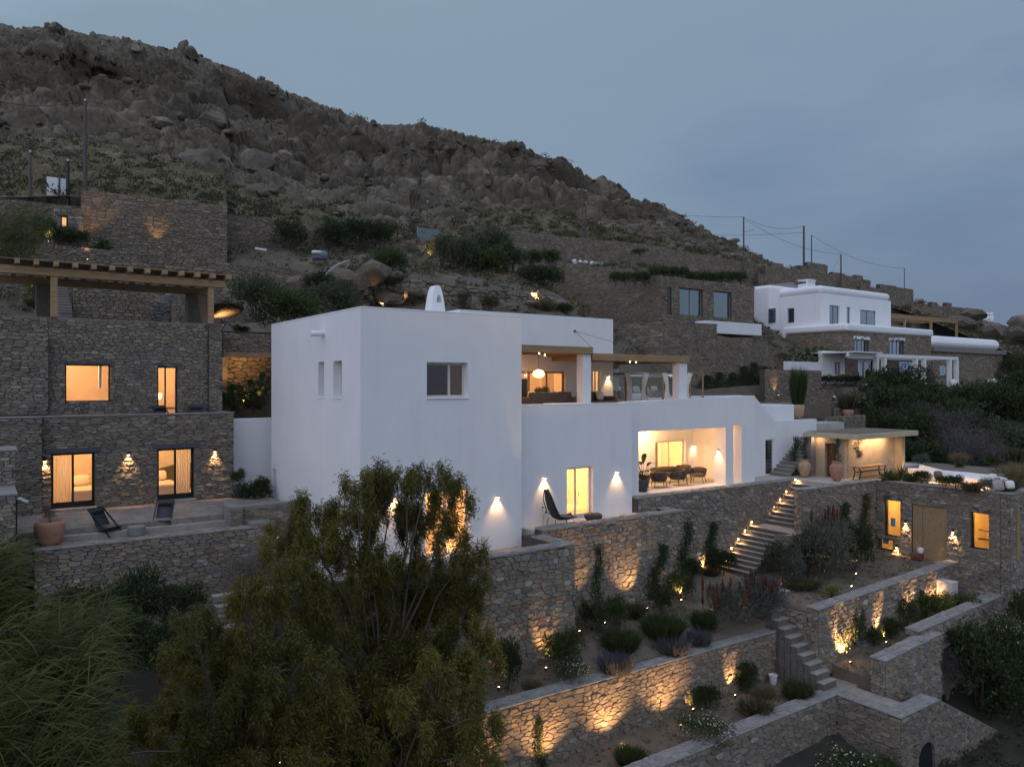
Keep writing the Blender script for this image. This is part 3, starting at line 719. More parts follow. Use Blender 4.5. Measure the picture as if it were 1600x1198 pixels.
# ------------------------------------------------------------------ the rocky hill
def hill():
    nu, nv = 840, 400
    U = np.linspace(-260, 1640, nu); T = np.linspace(0, 1.16, nv)
    rx = [-260, 0, 50, 92, 120, 150, 240, 285, 305, 350, 430, 480, 560, 600, 670, 690, 760, 800, 850, 880, 915, 960, 1000, 1030, 1080, 1120, 1158, 1200, 1300, 1420, 1480, 1540, 1590, 1640]
    ry = [60, 54, 55, 49, 58, 57, 76, 82, 95, 114, 141, 165, 191, 203, 206, 212, 232, 241, 264, 281, 300, 307, 320, 325, 352, 374, 402, 424, 448, 482, 488, 505, 520, 566]
    Yr = np.interp(U, [-260, 0, 400, 800, 1150, 1300, 1640], [190, 185, 185, 175, 150, 150, 150])
    bx = [-260, 355, 356, 640, 660, 1640]
    bb = [37.5, 37.5, 41, 41, 47.5, 47.5]
    b0 = np.interp(U, bx, bb)
    dx = (U - 800) / FPX; dirb = _F[1] + dx * _R[1]
    Yb = np.minimum((b0 - CAM.y) / np.maximum(dirb, .08), 125)
    vb = np.interp(U, [-260, 100, 355, 360, 640, 660, 1000, 1160, 1300, 1420, 1640], [310, 300, 322, 336, 378, 360, 384, 412, 448, 482, 570]) + 6
    eb = (599 - vb) / FPX; er = (599 - np.interp(U, rx, ry)) / FPX
    P0 = np.stack([U / 90, U * 0, U * 0], 1)
    TT, UU = np.meshgrid(T, np.arange(nu), indexing='ij')
    t = TT.ravel(); iu = UU.ravel()
    tc = np.minimum(t, 1)
    # steep rock bands where the depth hardly changes
    band = .5 + .25 * np.sin(U[iu] / 170.0 + 1.2)
    g = .35 * tc + .65 * (np.clip((tc - .02) / .55, 0, 1) ** 1.1) * .55 + .65 * .45 * np.clip((tc - .78) / .22, 0, 1) ** 1.6
    Y = Yb[iu] + (Yr[iu] - Yb[iu]) * np.clip(g, 0, 1)
    e = eb[iu] + (er[iu] - eb[iu]) * tc
    xc = dx[iu] * Y; z = e * Y
    over = np.maximum(t - 1, 0) / .16
    Y2 = Y + over * 60; xc = dx[iu] * Y2; z = z - over * 22 - over ** 2 * 10
    Y = Y2
    A = CAM.x + _R[0] * xc + _F[0] * Y; B = CAM.y + _R[1] * xc + _F[1] * Y
    P = np.stack([A, B, z], 1)
    # rock relief
    q = P * np.array([.9, .9, 1.9]); w = (fbm(P * .06, 3, 5) - .5)[:, None] * 14
    warp = np.stack([fbm(P * .11, 3, 21), fbm(P * .11, 3, 31), fbm(P * .11, 3, 41)], 1) * 7
    tilt = q + warp; tilt = np.stack([tilt[:, 0] * .8 + tilt[:, 2] * .5, tilt[:, 1], tilt[:, 2] * 1.3 - tilt[:, 0] * .25], 1)
    g1, g2, c4 = worley(tilt * np.array([.7, .7, 1.5]) / .95, 4); d1, d2, c1 = worley(tilt / 13.0, 1); e1, e2, c2 = worley(tilt / 5.2, 2); f1, f2, c3 = worley(tilt / 2.1, 3)
    rock = np.clip((fbm(P * .035, 4, 77) - .40) * 4.2 + (tc - .38) * 1.5, 0, 1)
    left_cliff = np.exp(-((U[iu] - 230) / 240) ** 2) * np.exp(-((tc - .68) / .26) ** 2)
    mid_cliff = np.exp(-((U[iu] - 700) / 240) ** 2) * np.exp(-((tc - .72) / .25) ** 2)
    rock = np.clip(rock + left_cliff * .9 + mid_cliff * .8, 0, 1)
    rock *= np.clip(tc / .08, 0, 1)
    crack = lambda a, b: np.clip((b - a) * 3.2, 0, 1)
    disp = (crack(d1, d2) ** .6) * 2.6 + (c1 - .5) * 2.4 + (crack(e1, e2) ** .6) * 1.5 + (c2 - .5) * 1.2 + (crack(f1, f2) ** .6) * .95 + (c3 - .5) * 1.1 + (crack(g1, g2) ** .7) * .5 + (c4 - .5) * .55
    soft = (fbm(P * .22, 4, 99) - .5) * 1.6 + (crack(f1, f2) ** .5) * .3 * (c3 > .5) + (c4 > .72) * (crack(g1, g2) ** .6) * .3
    dd = (disp - 2.4) * rock + soft * (1 - rock)
    k1, k2, k5 = worley(tilt / np.array([26.0, 26.0, 15.0]), 6); dmp = (1 - .85 * np.clip((t - .80) / .18, 0, 1)) * np.interp(U[iu], [780, 1080], [1, .2]); dd += ((crack(k1, k2) ** .5) * 2.8 + (k5 - .5) * 4.0 - 1.4) * rock * dmp
    hb = np.clip((fbm(P * .055, 3, 8) - .42) * 6, 0, 1); push = left_cliff * hb * (5.0 * np.exp(-((tc - .76) / .07) ** 2) - 7.5 * np.exp(-((tc - .60) / .07) ** 2)) + mid_cliff * hb * (3.0 * np.exp(-((tc - .80) / .06) ** 2) - 4.0 * np.exp(-((tc - .68) / .06) ** 2))
    hb2 = np.clip((fbm(P * .10 + 40, 3, 18) - .52) * 7, 0, 1); push = (push - hb2 * rock * 2.2) * dmp
    fade = np.clip(tc / .05, 0, 1)
    # push out along the slope's own normal (towards the viewer's side and up)
    n = np.array([-.42 * _F[0], -.42 * _F[1], .62]); n /= np.linalg.norm(n)
    ridge = np.clip((t - .88) / .12, 0, 1); sc = (1 - .55 * ridge) * np.interp(U[iu], [850, 1120], [1, .6])
    P = P + n * (dd * fade * sc)[:, None]
    P[:, 0] -= _F[0] * push; P[:, 1] -= _F[1] * push
    i = np.arange(nu * nv).reshape(nv, nu); F = np.stack([i[:-1, :-1].ravel(), i[:-1, 1:].ravel(), i[1:, 1:].ravel(), i[1:, :-1].ravel()], 1)
    o = np_mesh('hill', P, F, M['hill'], smooth=False, kind='structure')
    at = o.data.attributes.new('grass', 'FLOAT', 'POINT'); ga = np.clip(1 - rock * 1.5 + (fbm(P * .5, 3, 55) - .5) * .9 - np.clip(dd * .3, -.2, .5), 0, 1)
    at.data.foreach_set('value', ga.astype(np.float32))
    return P.reshape(nv, nu, 3), ga.reshape(nv, nu), rock.reshape(nv, nu), U, T
HP, HG, HR, HU, HT = hill()
def hill_at(u, t):
    i = int(np.clip(np.searchsorted(HT, t), 0, len(HT) - 1)); j = int(np.clip(np.searchsorted(HU, u), 0, len(HU) - 1)); return HP[i, j]
def hill_px(u, v):
    """point of the hill seen at a picture position"""
    j = int(np.clip(np.searchsorted(HU, u), 0, len(HU) - 1)); c = HP[:, j] - np.array(CAM)
    Y = c[:, 0] * _F[0] + c[:, 1] * _F[1]; vv = 599 - FPX * c[:, 2] / Y
    i = int(np.argmin(np.abs(vv - v) + (HT > 1.02) * 999)); return Vector(HP[i, j])

# rocks
def rock_mesh(name, seed, sub=2, flat=.7):
    bm = bmesh.new(); bmesh.ops.create_icosphere(bm, subdivisions=sub, radius=1)
    rs = np.random.RandomState(seed); P = np.array([v.co[:] for v in bm.verts])
    for _ in range(17):
        n = rs.normal(size=3); n /= np.linalg.norm(n); d = rs.uniform(.5, .82); k = P @ n
        P = np.where((k > d)[:, None], P - np.outer(k - d, n) * .97, P)
    P *= np.array([1.15, .9, flat]) * (1 + (fbm(P * 3 + seed, 3, seed) - .5) * .3)[:, None]
    for v, p in zip(bm.verts, P): v.co = p
    me = bpy.data.meshes.new(name); bm.to_mesh(me); bm.free(); me.materials.append(M['boulder']); return me
ROCKS = [rock_mesh('boulder', s, 2, f) for s, f in ((3, .8), (8, .6), (14, .9), (21, .55), (33, .75), (40, .7))]
def rock_arrays(k):
    me = ROCKS[k]; V = np.array([v.co[:] for v in me.vertices]); F = np.array([p.vertices[:] for p in me.polygons]); return V, F
RA = [rock_arrays(k) for k in range(len(ROCKS))]
def rock_pile(name, spots, kind='stuff'):
    """spots: (x, y, z, size) -> one mesh"""
    Vs, Fs, k = [], [], 0
    for (x, y, z, s_) in spots:
        V, F = RA[rnd.randrange(len(RA))]; a = rnd.uniform(0, 6.28); c, s = math.cos(a), math.sin(a)
        W_ = np.stack([V[:, 0] * c - V[:, 1] * s, V[:, 0] * s + V[:, 1] * c, V[:, 2]], 1) * s_ * np.array([1, rnd.uniform(.8, 1.2), rnd.uniform(.7, 1.1)]) + np.array([x, y, z])
        Vs.append(W_); Fs.append(F + k); k += len(V)
    return np_mesh(name, np.concatenate(Vs), np.concatenate(Fs), M['boulder'], kind=kind)
def boulder(p, s, label, group=None, k=None, sq=1):
    o = bpy.data.objects.new('boulder', ROCKS[rnd.randrange(len(ROCKS)) if k is None else k]); COL.objects.link(o)
    o.location = p; o.scale = (s, s * rnd.uniform(.8, 1.1), s * sq); o.rotation_euler = (rnd.uniform(-.2, .2), rnd.uniform(-.2, .2), rnd.uniform(0, 6.28))
    return tag(o, label, 'boulder', group)
sp = []
for _ in range(1500):
    j = rnd.randrange(10, len(HU) - 10); i = rnd.randrange(8, int(len(HT) / 1.16))
    if rnd.random() > .25 + HR[i, j] * .6: continue
    p = HP[i, j]; s_ = rnd.choice((.25, .3, .4, .5, .6, .9)) * (1 + .4 * (i / len(HT)))
    sp.append((p[0], p[1], p[2] + s_ * .1, s_))
rock_pile('hill_rubble', sp)
# scrub and dry grass on the hill
def bush_scatter(name, spots, n, mat, ln, wd, rs, up=.5, flat=.75):
    C = np.array([s[:3] for s in spots]); Rr = np.array([s[3] for s in spots]); k = np.repeat(np.arange(len(C)), n)
    d = unit(rs.normal(size=(len(k), 3))); d[:, 2] = np.abs(d[:, 2]); r = rs.random((len(k), 1)) ** .4
    P = C[k] + d * r * Rr[k][:, None] * np.array([1, 1, flat]); D = unit(d * .6 + rs.normal(size=d.shape) * .5 + np.array([0, 0, up]))
    V, F = leaves(P, D, ln * Rr[k] ** .5, wd * Rr[k] ** .5, rs); tb = rs.random(len(C))[k]
    return np_mesh(name, V, F, mat, kind='stuff', tint=np.clip(tb * .65 + rs.random(len(k)) * .45 - .05, 0, 1))
sc1, sc2 = [], []
for _ in range(10500):
    j = rnd.randrange(5, len(HU) - 5); i = rnd.randrange(3, int(len(HT) / 1.18)); p = HP[i, j]; g = HG[i, j]
    if rnd.random() < g * .85 + .2:
        (sc1 if rnd.random() < .55 else sc2).append((p[0], p[1], p[2] - .05, rnd.choice((.3, .4, .5, .7, .9)) * (1 + .3 * i / len(HT))))
bush_scatter('hill_scrub', sc1, 38, M['leaf_scrub'], .38, .18, nrs)
bush_scatter('hill_dry_grass', sc2, 30, M['leaf_dry'], .55, .07, nrs, up=1.5, flat=.3)
for u, v, s, k in ((284, 82, 2.0, 2), (300, 90, 1.9, 0)):
    p = hill_px(u, v); boulder((p.x, p.y, p.z + 1.0), s, 'tall block of the rock pair standing on the left ridge' if u < 290 else 'squat block of the rock pair standing on the left ridge', None, k, 1.35)
for u, v, s, lab in ((92, 52, 2.6, 'rounded boulder on the skyline above the dark cliff'), (64, 57, 1.9, 'low boulder on the skyline at the far left of the ridge'), (806, 243, 2.2, 'boulder jutting from the ridge above the middle cliff'),
                     (832, 262, 1.6, 'small boulder lying below the jutting ridge boulder'), (846, 266, 1.5, 'rounded stone at the ridge edge left of the bare slab'), (962, 308, 1.8, 'pointed boulder on the ridge right of the roadside pole'),
                     (330, 195, 3.0, 'broad grey slab in the dry grass under the dark cliff'), (395, 268, 3.2, 'big pale outcrop lump over the cave in the slope'), (300, 275, 3.6, 'overhanging outcrop with a dark hollow below it'),
                     (250, 200, 2.2, 'pale flat rock at the foot of the dark cliff'), (440, 250, 2.0, 'upright pale rock in the scree below the ridge'), (640, 300, 2.2, 'grey rock in the scrub above the long hedge'),
                     (700, 262, 2.6, 'cracked slab face under the middle ridge'), (1050, 350, 2.0, 'rusty boulder near the right end of the ridge'), (1120, 388, 1.8, 'last boulder where the hill meets the road wall')):
    p = hill_px(u, v); boulder((p.x, p.y, p.z + s * .2), s, lab, None, None, .9)

# scrub, dry grass and loose stones on the garden slope
m1, m2, m3 = [], [], []
for _ in range(5200):
    a, b = rnd.uniform(-12, 100), rnd.uniform(16.5, 46); z = MID.z(a, b); q = rnd.random()
    (m1 if q < .42 else m2 if q < .8 else m3).append((a, b, z - .02 if q < .8 else z + .02, rnd.choice((.22, .3, .4, .55, .8)) if q < .8 else rnd.choice((.12, .18, .25, .4))))
bush_scatter('slope_scrub', m1, 40, M['leaf_scrub'], .30, .12, nrs); bush_scatter('slope_dry_grass', m2, 34, M['leaf_dry'], .5, .05, nrs, up=1.6, flat=.3); rock_pile('slope_rubble', m3)
# bank joining the two slopes behind the buildings
mb = MB(); xs = [-40 + i * 2 for i in range(81)]
for a, c in zip(xs[:-1], xs[1:]):
    mb.poly([(a, 12.55, LOW.z(a, 12.5) - 1), (c, 12.55, LOW.z(c, 12.5) - 1), (c, 12.75, MID.z(c, 12.7) + .1), (a, 12.75, MID.z(a, 12.7) + .1)])
mb.build('earth_bank', M['earth'], kind='structure')
X_, Y_, NX, NY = (1, 0, 0), (0, 1, 0), (-1, 0, 0), (0, -1, 0)

# ------------------------------------------------------------------ the white house
HOUSE = thing('white_house', 'large whitewashed villa with tall cubic tower, open loggia and timber pergolas', 'house', (0, 0, -8))
def wall_part(name, pan, bevel=.0, mat='plaster'):
    mb = MB()
    for p in pan: mb.panel(*p[:5], **p[5])
    return mb.build(name, M[mat], HOUSE, bevel=bevel)
# tower
TZ = 2.69; W1 = (2.67, -.54, 4.47, .80)
lw = (ona(441, 770, 0).y, ona(447, 738, 0).y)
LWN = (9.35, -5.5, 9.8, -3.9)
wall_part('tower', [
    ((0, 0, -8), X_, NY, 7.04, 8 + TZ, dict(holes=[(W1[0], W1[1] + 8, W1[2], W1[3] + 8), (2.6, 1.4, 4.6, 3.95)], th=.42)),
    ((0, 10.02, -8), (0, -1, 0), NX, 9.60, 8 + TZ, dict(holes=[(10.02 - 4.10, 7.47, 10.02 - 3.46, 8.85), (10.02 - 2.52, 7.47, 10.02 - 1.68, 8.85), (10.02 - LWN[2], LWN[1] + 8, 10.02 - LWN[0], LWN[3] + 8)], th=.42)),
    ((7.04, .42, -8), Y_, X_, 9.6, 8 + TZ, dict(th=.42)),
    ((6.62, 10.02, -8), (-1, 0, 0), Y_, 6.2, 8 + TZ, dict(th=.42))])
MB().box(.43, .43, 2.1, 6.61, 9.59, 2.32).build('tower_roof', M['plaster'], HOUSE)
mb = MB(); mb.box(-.012, -.012, TZ + .002, 7.052, .43, TZ + .05); mb.box(-.012, .432, TZ + .002, .43, 10.03, TZ + .05); mb.box(6.62, .432, TZ + .002, 7.052, 10.03, TZ + .05); mb.box(.432, 9.6, TZ + .002, 6.618, 10.03, TZ + .05)
mb.build('parapet', M['plaster'], HOUSE, bevel=.02)
MB().box(.45, .45, -6.75, 6.6, 9.6, -6.6).build('floor_slab', M['render_floor'], HOUSE)
MB().box(.43, .43, -2.25, 6.61, 9.59, -2.0).build('floor_slab', M['render_floor'], HOUSE)
# tower openings
f = window(HOUSE, (W1[0], 0, W1[1]), X_, NY, W1[2] - W1[0], W1[3] - W1[1], 'offwhite_frame', 'glass_mirror', .09, .26, (.62,), sill=None)
MB().box(W1[0] - .03, -.05, W1[1] - .05, W1[2] + .03, .2, W1[1] - .004).build('sill', M['plaster'], f, bevel=.012)
for b0, b1 in ((3.46, 4.10), (1.68, 2.52)):
    f = window(HOUSE, (0, b1, -.53), (0, -1, 0), NX, b1 - b0, 1.38, 'offwhite_frame', 'glass_dark', .06, .3)
    MB().box(-.03, b0 - .02, -.585, .25, b1 + .02, -.534).build('sill', M['plaster'], f, bevel=.01)
window(HOUSE, (0, LWN[2], LWN[1]), (0, -1, 0), NX, LWN[2] - LWN[0], LWN[3] - LWN[1], 'offwhite_frame', 'glass_dark', .06, .2)
window(HOUSE, (2.6, 0, -6.6), X_, NY, 2.0, 2.55, 'offwhite_frame', 'glass', .09, .24, (.5,), name='glazed_door', handle=True)
# rooms of the tower
room(HOUSE, (.6, .44, -6.58), X_, NY, 5.9, 4.2, 4.5); point('room_lamp', (3.6, 2.6, -3.4), 240.0, .3, HOUSE)
curtain(HOUSE, (2.75, .75, -6.5), X_, .55, 2.5)
room(HOUSE, (.6, .44, -1.99), X_, NY, 5.9, 4.0, 5.0, 'room'); 
MB().box(.62, 5.2, -1.9, 6.4, 5.4, 2.0).build('partition', M['room_dark'], HOUSE)
point('room_lamp', (1.2, 4.7, -.1), 16, .1, HOUSE)
# items seen through the upper window: dark frame with a picture
tag(MB().box(3.35, 5.05, -1.2, 4.9, 5.15, .75).build('wall_screen', M['screen']), 'dark screen inside the upper tower window', 'screen')
mb = MB(); mb.tube([(4.15, 4.98, .45), (3.85, 4.98, .05), (4.3, 4.98, .05), (4.3, 4.98, -.45)], .035, 6); mb.tube([(4.25, 4.98, .5), (4.35, 4.98, .1)], .03, 6); tag(mb.build('line_sculpture', M['white_paint']), 'pale bent line figure on the dark screen in the tower window', 'wall decoration')
MB().tube([(.002, 3.5, 1.97), (-.55, 3.5, 1.93)], .12, 14, 0).build('drain_spout', M['plaster'], HOUSE)
# chimney: tapered pointed slab with an arched flue hole
cp = onb(681, 487, 4.2); ch = []
def arch_pts(w, h, z0, n=9, p=1.35):
    pts = [(-w * .5 * 1.0, z0)]
    for i in range(2 * n + 1):
        s = -1 + i / n; pts.append((w * .5 * s * .86 if abs(s) == 1 else w * .5 * math.copysign(abs(s) ** .8, s) * .86, z0 + h * (.30 + .70 * (1 - abs(s) ** 2.4)) if True else 0))
    pts.append((w * .5, z0)); return pts
op = arch_pts(.86, 1.98, 2.33); cz = 2.33 + 1.48
hp = [(0.06 + .13 * math.copysign(min(1, abs(x) / .37), x), 3.55 + .34 * (z - 2.33) / 1.98) for x, z in op]
n = len(op); vs = []
for k, bb in ((0, -.28), (1, .42)):
    vs += [(cp.x + x, 4.2 + bb + (.12 if k == 0 else -.12) * (z - 2.33) / 2, z) for x, z in op] + [(cp.x + x, 4.2 + bb + (.12 if k == 0 else -.12) * (z - 2.33) / 2, z) for x, z in hp]
fs = []
for k in (0, 1):
    o = 2 * n * k
    for i in range(n):
        j = (i + 1) % n; q = (o + i, o + j, o + n + j, o + n + i); fs.append(q if k else tuple(reversed(q)))
for i in range(n):
    j = (i + 1) % n; fs.append((i, 2 * n + i, 2 * n + j, j)); fs.append((n + j, 3 * n + j, 3 * n + i, n + i))
MB().add(vs, fs).build('chimney', M['plaster'], HOUSE)

# terrace wing (middle) and its glazed door
d0 = onb(886, 808, .6); d1 = onb(927, 728, .6); V2F = -5.98
DV = (d0.x, V2F, d1.x, d1.z)
wall_part('terrace_wing', [((7.06, .6, -8), X_, NY, 6.74, 8 - .93, dict(holes=[(DV[0] - 7.06, DV[1] + 8, DV[2] - 7.06, DV[3] + 8)], th=.42)),
                           ((13.8, 1.03, -8), Y_, X_, 6.2, 8 - .94, dict(th=.3))])
MB().box(7.05, .585, -.928, 13.81, 1.03, -.885).build('parapet', M['plaster'], HOUSE, bevel=.02)
window(HOUSE, (DV[0], .6, DV[1]), X_, NY, DV[2] - DV[0], DV[3] - DV[1], 'offwhite_frame', 'glass', .085, .2, (.42,), name='glazed_door', handle=True, bottom=.12)
room(HOUSE, (8.6, 1.04, V2F - .01), X_, NY, 4.6, 3.0, 4.5); point('room_lamp', (10.8, 3.4, -3.4), 240.0, .25, HOUSE)
mb = MB(); mb.box(11.0, 2.6, -4.9, 11.5, 3.1, -4.8); mb.box(11.45, 2.62, -4.85, 11.52, 3.1, -4.3)
for x in (11.03, 11.45):
    for y in (2.65, 3.05): mb.beam((x, y, -5.98), (x, y, -4.9), .04, .04)
tag(mb.build('bar_stool', M['black']), 'black chair seen through the lit terrace door', 'chair')
MB().box(7.08, 1.03, -2.22, 13.79, 11.9, -1.35).build('floor_slab', M['render_floor'], HOUSE)

# loggia wing (right)
V3F = -5.32; LG = (14.81, V3F, 21.15, -2.31); SLT = (21.77, V3F, 22.45, -2.22)
mb = MB(); mb.panel((13.82, 1.2, -8), X_, NY, 9.72, 8 - 1.02, holes=[(LG[0] - 13.82, LG[1] + 8, LG[2] - 13.82, LG[3] + 8), (SLT[0] - 13.82, SLT[1] + 8, SLT[2] - 13.82, SLT[3] + 8)], th=.77)
mb.add([(13.82, 1.2, -1.018), (23.54, 1.2, -1.018), (23.54, 1.2, -.66), (13.82, 1.2, -.87), (13.82, 1.55, -1.018), (23.54, 1.55, -1.018), (23.54, 1.55, -.66), (13.82, 1.55, -.87)],
       [(0, 1, 2, 3), (7, 6, 5, 4), (3, 2, 6, 7), (1, 5, 6, 2), (0, 3, 7, 4), (0, 4, 5, 1)])
mb.build('loggia_wing', M['plaster'], HOUSE)
MB().box(13.8, 1.98, -2.23, 23.5, 12, -1.352).build('floor_slab', M['render_floor'], HOUSE)
MB().box(14.0, 1.22, V3F - .2, 23.52, 5.2, V3F - .004).build('loggia_floor', M['render_floor'], HOUSE)
q0 = onb(1024, 745, 4.6); q1 = onb(1071, 687, 4.6); LW = (q0.x, V3F, q1.x, q1.z)
wall_part('loggia_back_wall', [((14.4, 4.6, V3F - .05), X_, NY, 8.2, 3.12, dict(holes=[(LW[0] - 14.4, .05, LW[2] - 14.4, LW[3] - V3F + .05)], th=.3)),
                               ((22.46, 1.98, V3F - .05), Y_, NX, 2.62, 3.12, dict(th=.3)), ((14.4, 4.6, V3F - .05), (0, -1, 0), X_, 2.62, 3.12, dict(th=.3))])
MB().box(14.1, 1.985, -2.30, 22.76, 4.9, -2.24).build('loggia_ceiling', M['plaster'], HOUSE)
window(HOUSE, (LW[0], 4.6, V3F), X_, NY, LW[2] - LW[0], LW[3] - V3F, 'offwhite_frame', 'glass', .08, .16, (.5,), name='glazed_door', handle=True)
room(HOUSE, (17.2, 4.92, V3F), X_, NY, 6.5, 3.0, 4.6); point('room_lamp', (20.0, 7.0, -2.8), 330.0, .3, HOUSE)
MB().box(19.0, 7.2, V3F, 21.6, 9.3, V3F + .55).build('bed', M['bedding'], None, bevel=.08, seg=3); tag(COL.objects['bed'], 'white bed seen through the loggia glass door', 'bed')
for x, m in ((19.5, 'left'), (20.3, 'middle'), (21.1, 'right')): mb = MB(); pillow(mb, (x, 9.1, V3F + .82), .7, .5, .2); tag(mb.build('pillow', M['cushion'], None, smooth=True), m + ' grey pillow on the bed behind the loggia glass door', 'pillow')
for x, m in ((19.3, 'left'), (20.25, 'right')): tag(MB().box(x, 9.44, -3.9, x + .82, 9.5, -2.7).build('wall_art', M['art_grey']), m + ' grey picture above the bed behind the loggia glass door', 'picture')

# end wall with the sloping top, beside the outer stair
b = 2.45; P = [onb(1176, 760, b), onb(1276, 760, b), onb(1276, 655.5, b), onb(1211, 657.5, b), onb(1178, 618, b), onb(1176, 618, b)]
dd0 = onb(1196, 738, b); dd1 = onb(1210, 685, b)
xs0, xs1 = 23.0, P[1].x; zt = P[3].z
mb = MB(); mb.panel((xs0, b, -6.5), X_, NY, xs1 - xs0, zt + 6.5, holes=[(dd0.x - xs0, V3F + 6.5, dd1.x - xs0, dd1.z + 6.5)], th=.3)
vs = []
for k in (0, .3): vs += [(xs0, b + k, zt + .001), (P[3].x, b + k, zt + .001), (P[4].x, b + k, P[4].z), (xs0, b + k, P[4].z)]
mb.add(vs, [(0, 1, 2, 3), (7, 6, 5, 4), (1, 5, 6, 2), (2, 6, 7, 3), (0, 3, 7, 4)])
mb.build('stair_wall', M['plaster'], HOUSE)
window(HOUSE, (dd0.x, b, V3F), X_, NY, dd1.x - dd0.x, dd1.z - V3F, 'white_paint', 'glass_dark', .07, .06, name='glazed_door')
room(HOUSE, (dd0.x - .6, b + .31, V3F), X_, NY, 2.2, 2.9, 2.0, 'art_dark')

# upper storey behind the terrace
SV = 5.0; uz = 3.42; sgl = (9.0, -2.0, 13.4, onb(880, 580.5, SV).z)
ud0 = onb(927, 628, SV); ud1 = onb(939, 578, SV)
wall_part('upper_storey', [((7.12, SV, -2), X_, NY, 9.53, 2 + uz, dict(holes=[(sgl[0] - 7.12, 0, sgl[2] - 7.12, sgl[3] + 2), (ud0.x - 7.12, 0, ud1.x - 7.12, ud1.z + 2)], th=.35)),
                           ((7.12, 12.5, -2), (0, -1, 0), NX, 7.14, 2 + uz, dict(th=.35)), ((16.65, 5.36, -2), Y_, X_, 7.14, 2 + uz, dict(th=.35)), ((16.3, 12.5, -2), (-1, 0, 0), Y_, 8.8, 2 + uz, dict(th=.35))])
MB().box(7.48, 5.36, 2.9, 16.29, 12.1, 3.05).build('upper_roof', M['plaster'], HOUSE)
wall_part('terrace_pier', [((7.06, 3.0, -2), X_, NY, 1.95, 3.3, dict(th=.4))])
window(HOUSE, (sgl[0], SV, -2), X_, NY, sgl[2] - sgl[0], sgl[3] + 2, 'oak', 'glass', .09, .15, (.25, .5, .75), name='sliding_door')
window(HOUSE, (ud0.x, SV, -2), X_, NY, ud1.x - ud0.x, ud1.z + 2, 'offwhite_frame', 'glass', .07, .15, (.5,), name='glazed_door')
room(HOUSE, (7.6, 5.37, -1.34), X_, NY, 8.6, 3.5, 5.6); point('room_lamp', (10.6, 7.6, .9), 198.0, .3, HOUSE); point('room_lamp', (15.2, 6.6, .6), 36.0, .2, HOUSE)
for x in (9.6, 12.4): curtain(HOUSE, (x, 5.7, -1.33), X_, .8, 1.9)
tag(MB().box(10.9, 6.4, -1.1, 12.1, 6.5, .25).build('wall_screen', M['screen']), 'dark blue screen behind the upper terrace sliding doors', 'screen')
# pergolas
def pergola(x0, x1, b0, b1, z0, z1, step, lamps):
    mb = MB(); mb.box(x0, b0, z0, x1, b0 + .12, z1); mb.build('fascia_beam', M['pine'], HOUSE, bevel=.01)
    x = x0 + .35
    while x < x1 - .1:
        MB().box(x - .05, b0 + .125, z0 + .06, x + .05, b1, z1 - .06).build('rafter', M['oak'], HOUSE); x += step
    MB().box(x0, b0 + .13, z1 - .05, x1, b1, z1 - .01).build('reed_roof', M['reed'], HOUSE)
    MB().box(x1 - .12, b0 + .125, z0, x1, b1, z1 - .055).build('side_beam', M['pine'], HOUSE)
    for lx, lb in lamps:
        l = MB().tube([(lx, lb, z0 + .02), (lx, lb, z0 - .03)], .025, 10).build('pergola_downlight', M['bulb_hot'], HOUSE)
        spot('lamp_beam', (lx, lb, z0 - .07), (0, 0, -1), 22, 120, .9, HOUSE)
pergola(7.06, 12.2, 1.5, 4.99, 1.36, 1.68, .42, [(8.0, 1.9), (9.6, 2.2), (11, 3.6)])
pergola(12.21, 18.72, 1.5, 7.0, 1.07, 1.40, .44, [(15.2, 2.2), (16.0, 2.6)])
MB().box(16.66, 6.7, .82, 18.7, 6.95, 1.06).build('back_beam', M['pine'], HOUSE)
for x0, x1, z1 in ((11.72, 12.19, 1.355), (18.1, 18.68, 1.065)): MB().box(x0, 1.63, -1.4, x1, 2.12, z1).build('pergola_post', M['plaster'], HOUSE, bevel=.02)
MB().box(17.9, 6.65, -2, 18.6, 7.2, .82).build('pergola_post', M['plaster'], HOUSE, bevel=.02)
MB().tube([onb(898, 517, 4.98) - Vector((0, .03, 0)), onb(898, 517, 4.98) + Vector((0, .03, 0))], .07, 12).build('cable_anchor', M['oak'], HOUSE)
mb = MB()
for v in ((960, 535), (927, 545)): mb.tube([onb(898, 517, 4.95), onb(v[0], v[1], 4.2)], .008, 4)
mb.build('stay_cable', M['black'], HOUSE)

# wall lamps of the white house
wall_lamp(onb(776, 778, 0), NY, 'wall lamp right of the tower door throwing a cone of light down white plaster', 26)
wall_lamp(onb(617, 780, 0), NY, 'wall lamp left of the tower door, half hidden by the willowy tree', 26)
wall_lamp(onb(850, 748, .6), NY, 'wall lamp left of the terrace door behind the woven lounge chair', 26)
wall_lamp(onb(963, 739, .6), NY, 'wall lamp between the terrace door and the loggia corner', 26)
wall_lamp(onb(1082, 698, 4.6), NY, 'wall lamp on the loggia back wall right of its glass door', 13)
p = ona(1123, 706, 21.15); wall_lamp((21.15, p.y, p.z), NX, 'wall lamp on the inner side of the loggia pillar', 15)
wall_lamp((15.1, 4.59, -3.3), NY, 'wall lamp in the left corner of the loggia behind the potted plant', 14)
wall_lamp(onb(950, 590, SV), NY, 'wall lamp on the upper terrace wall beside the dim door', 13)
wall_lamp(onb(819.5, 588, 3.0), NY, 'wall lamp on the upper terrace pier next to the tower', 13)
point('loggia_light', (18.2, 3.6, -2.5), 120, .2, HOUSE); point('slot_light', (22.2, 2.4, -2.7), 9, .08, HOUSE)
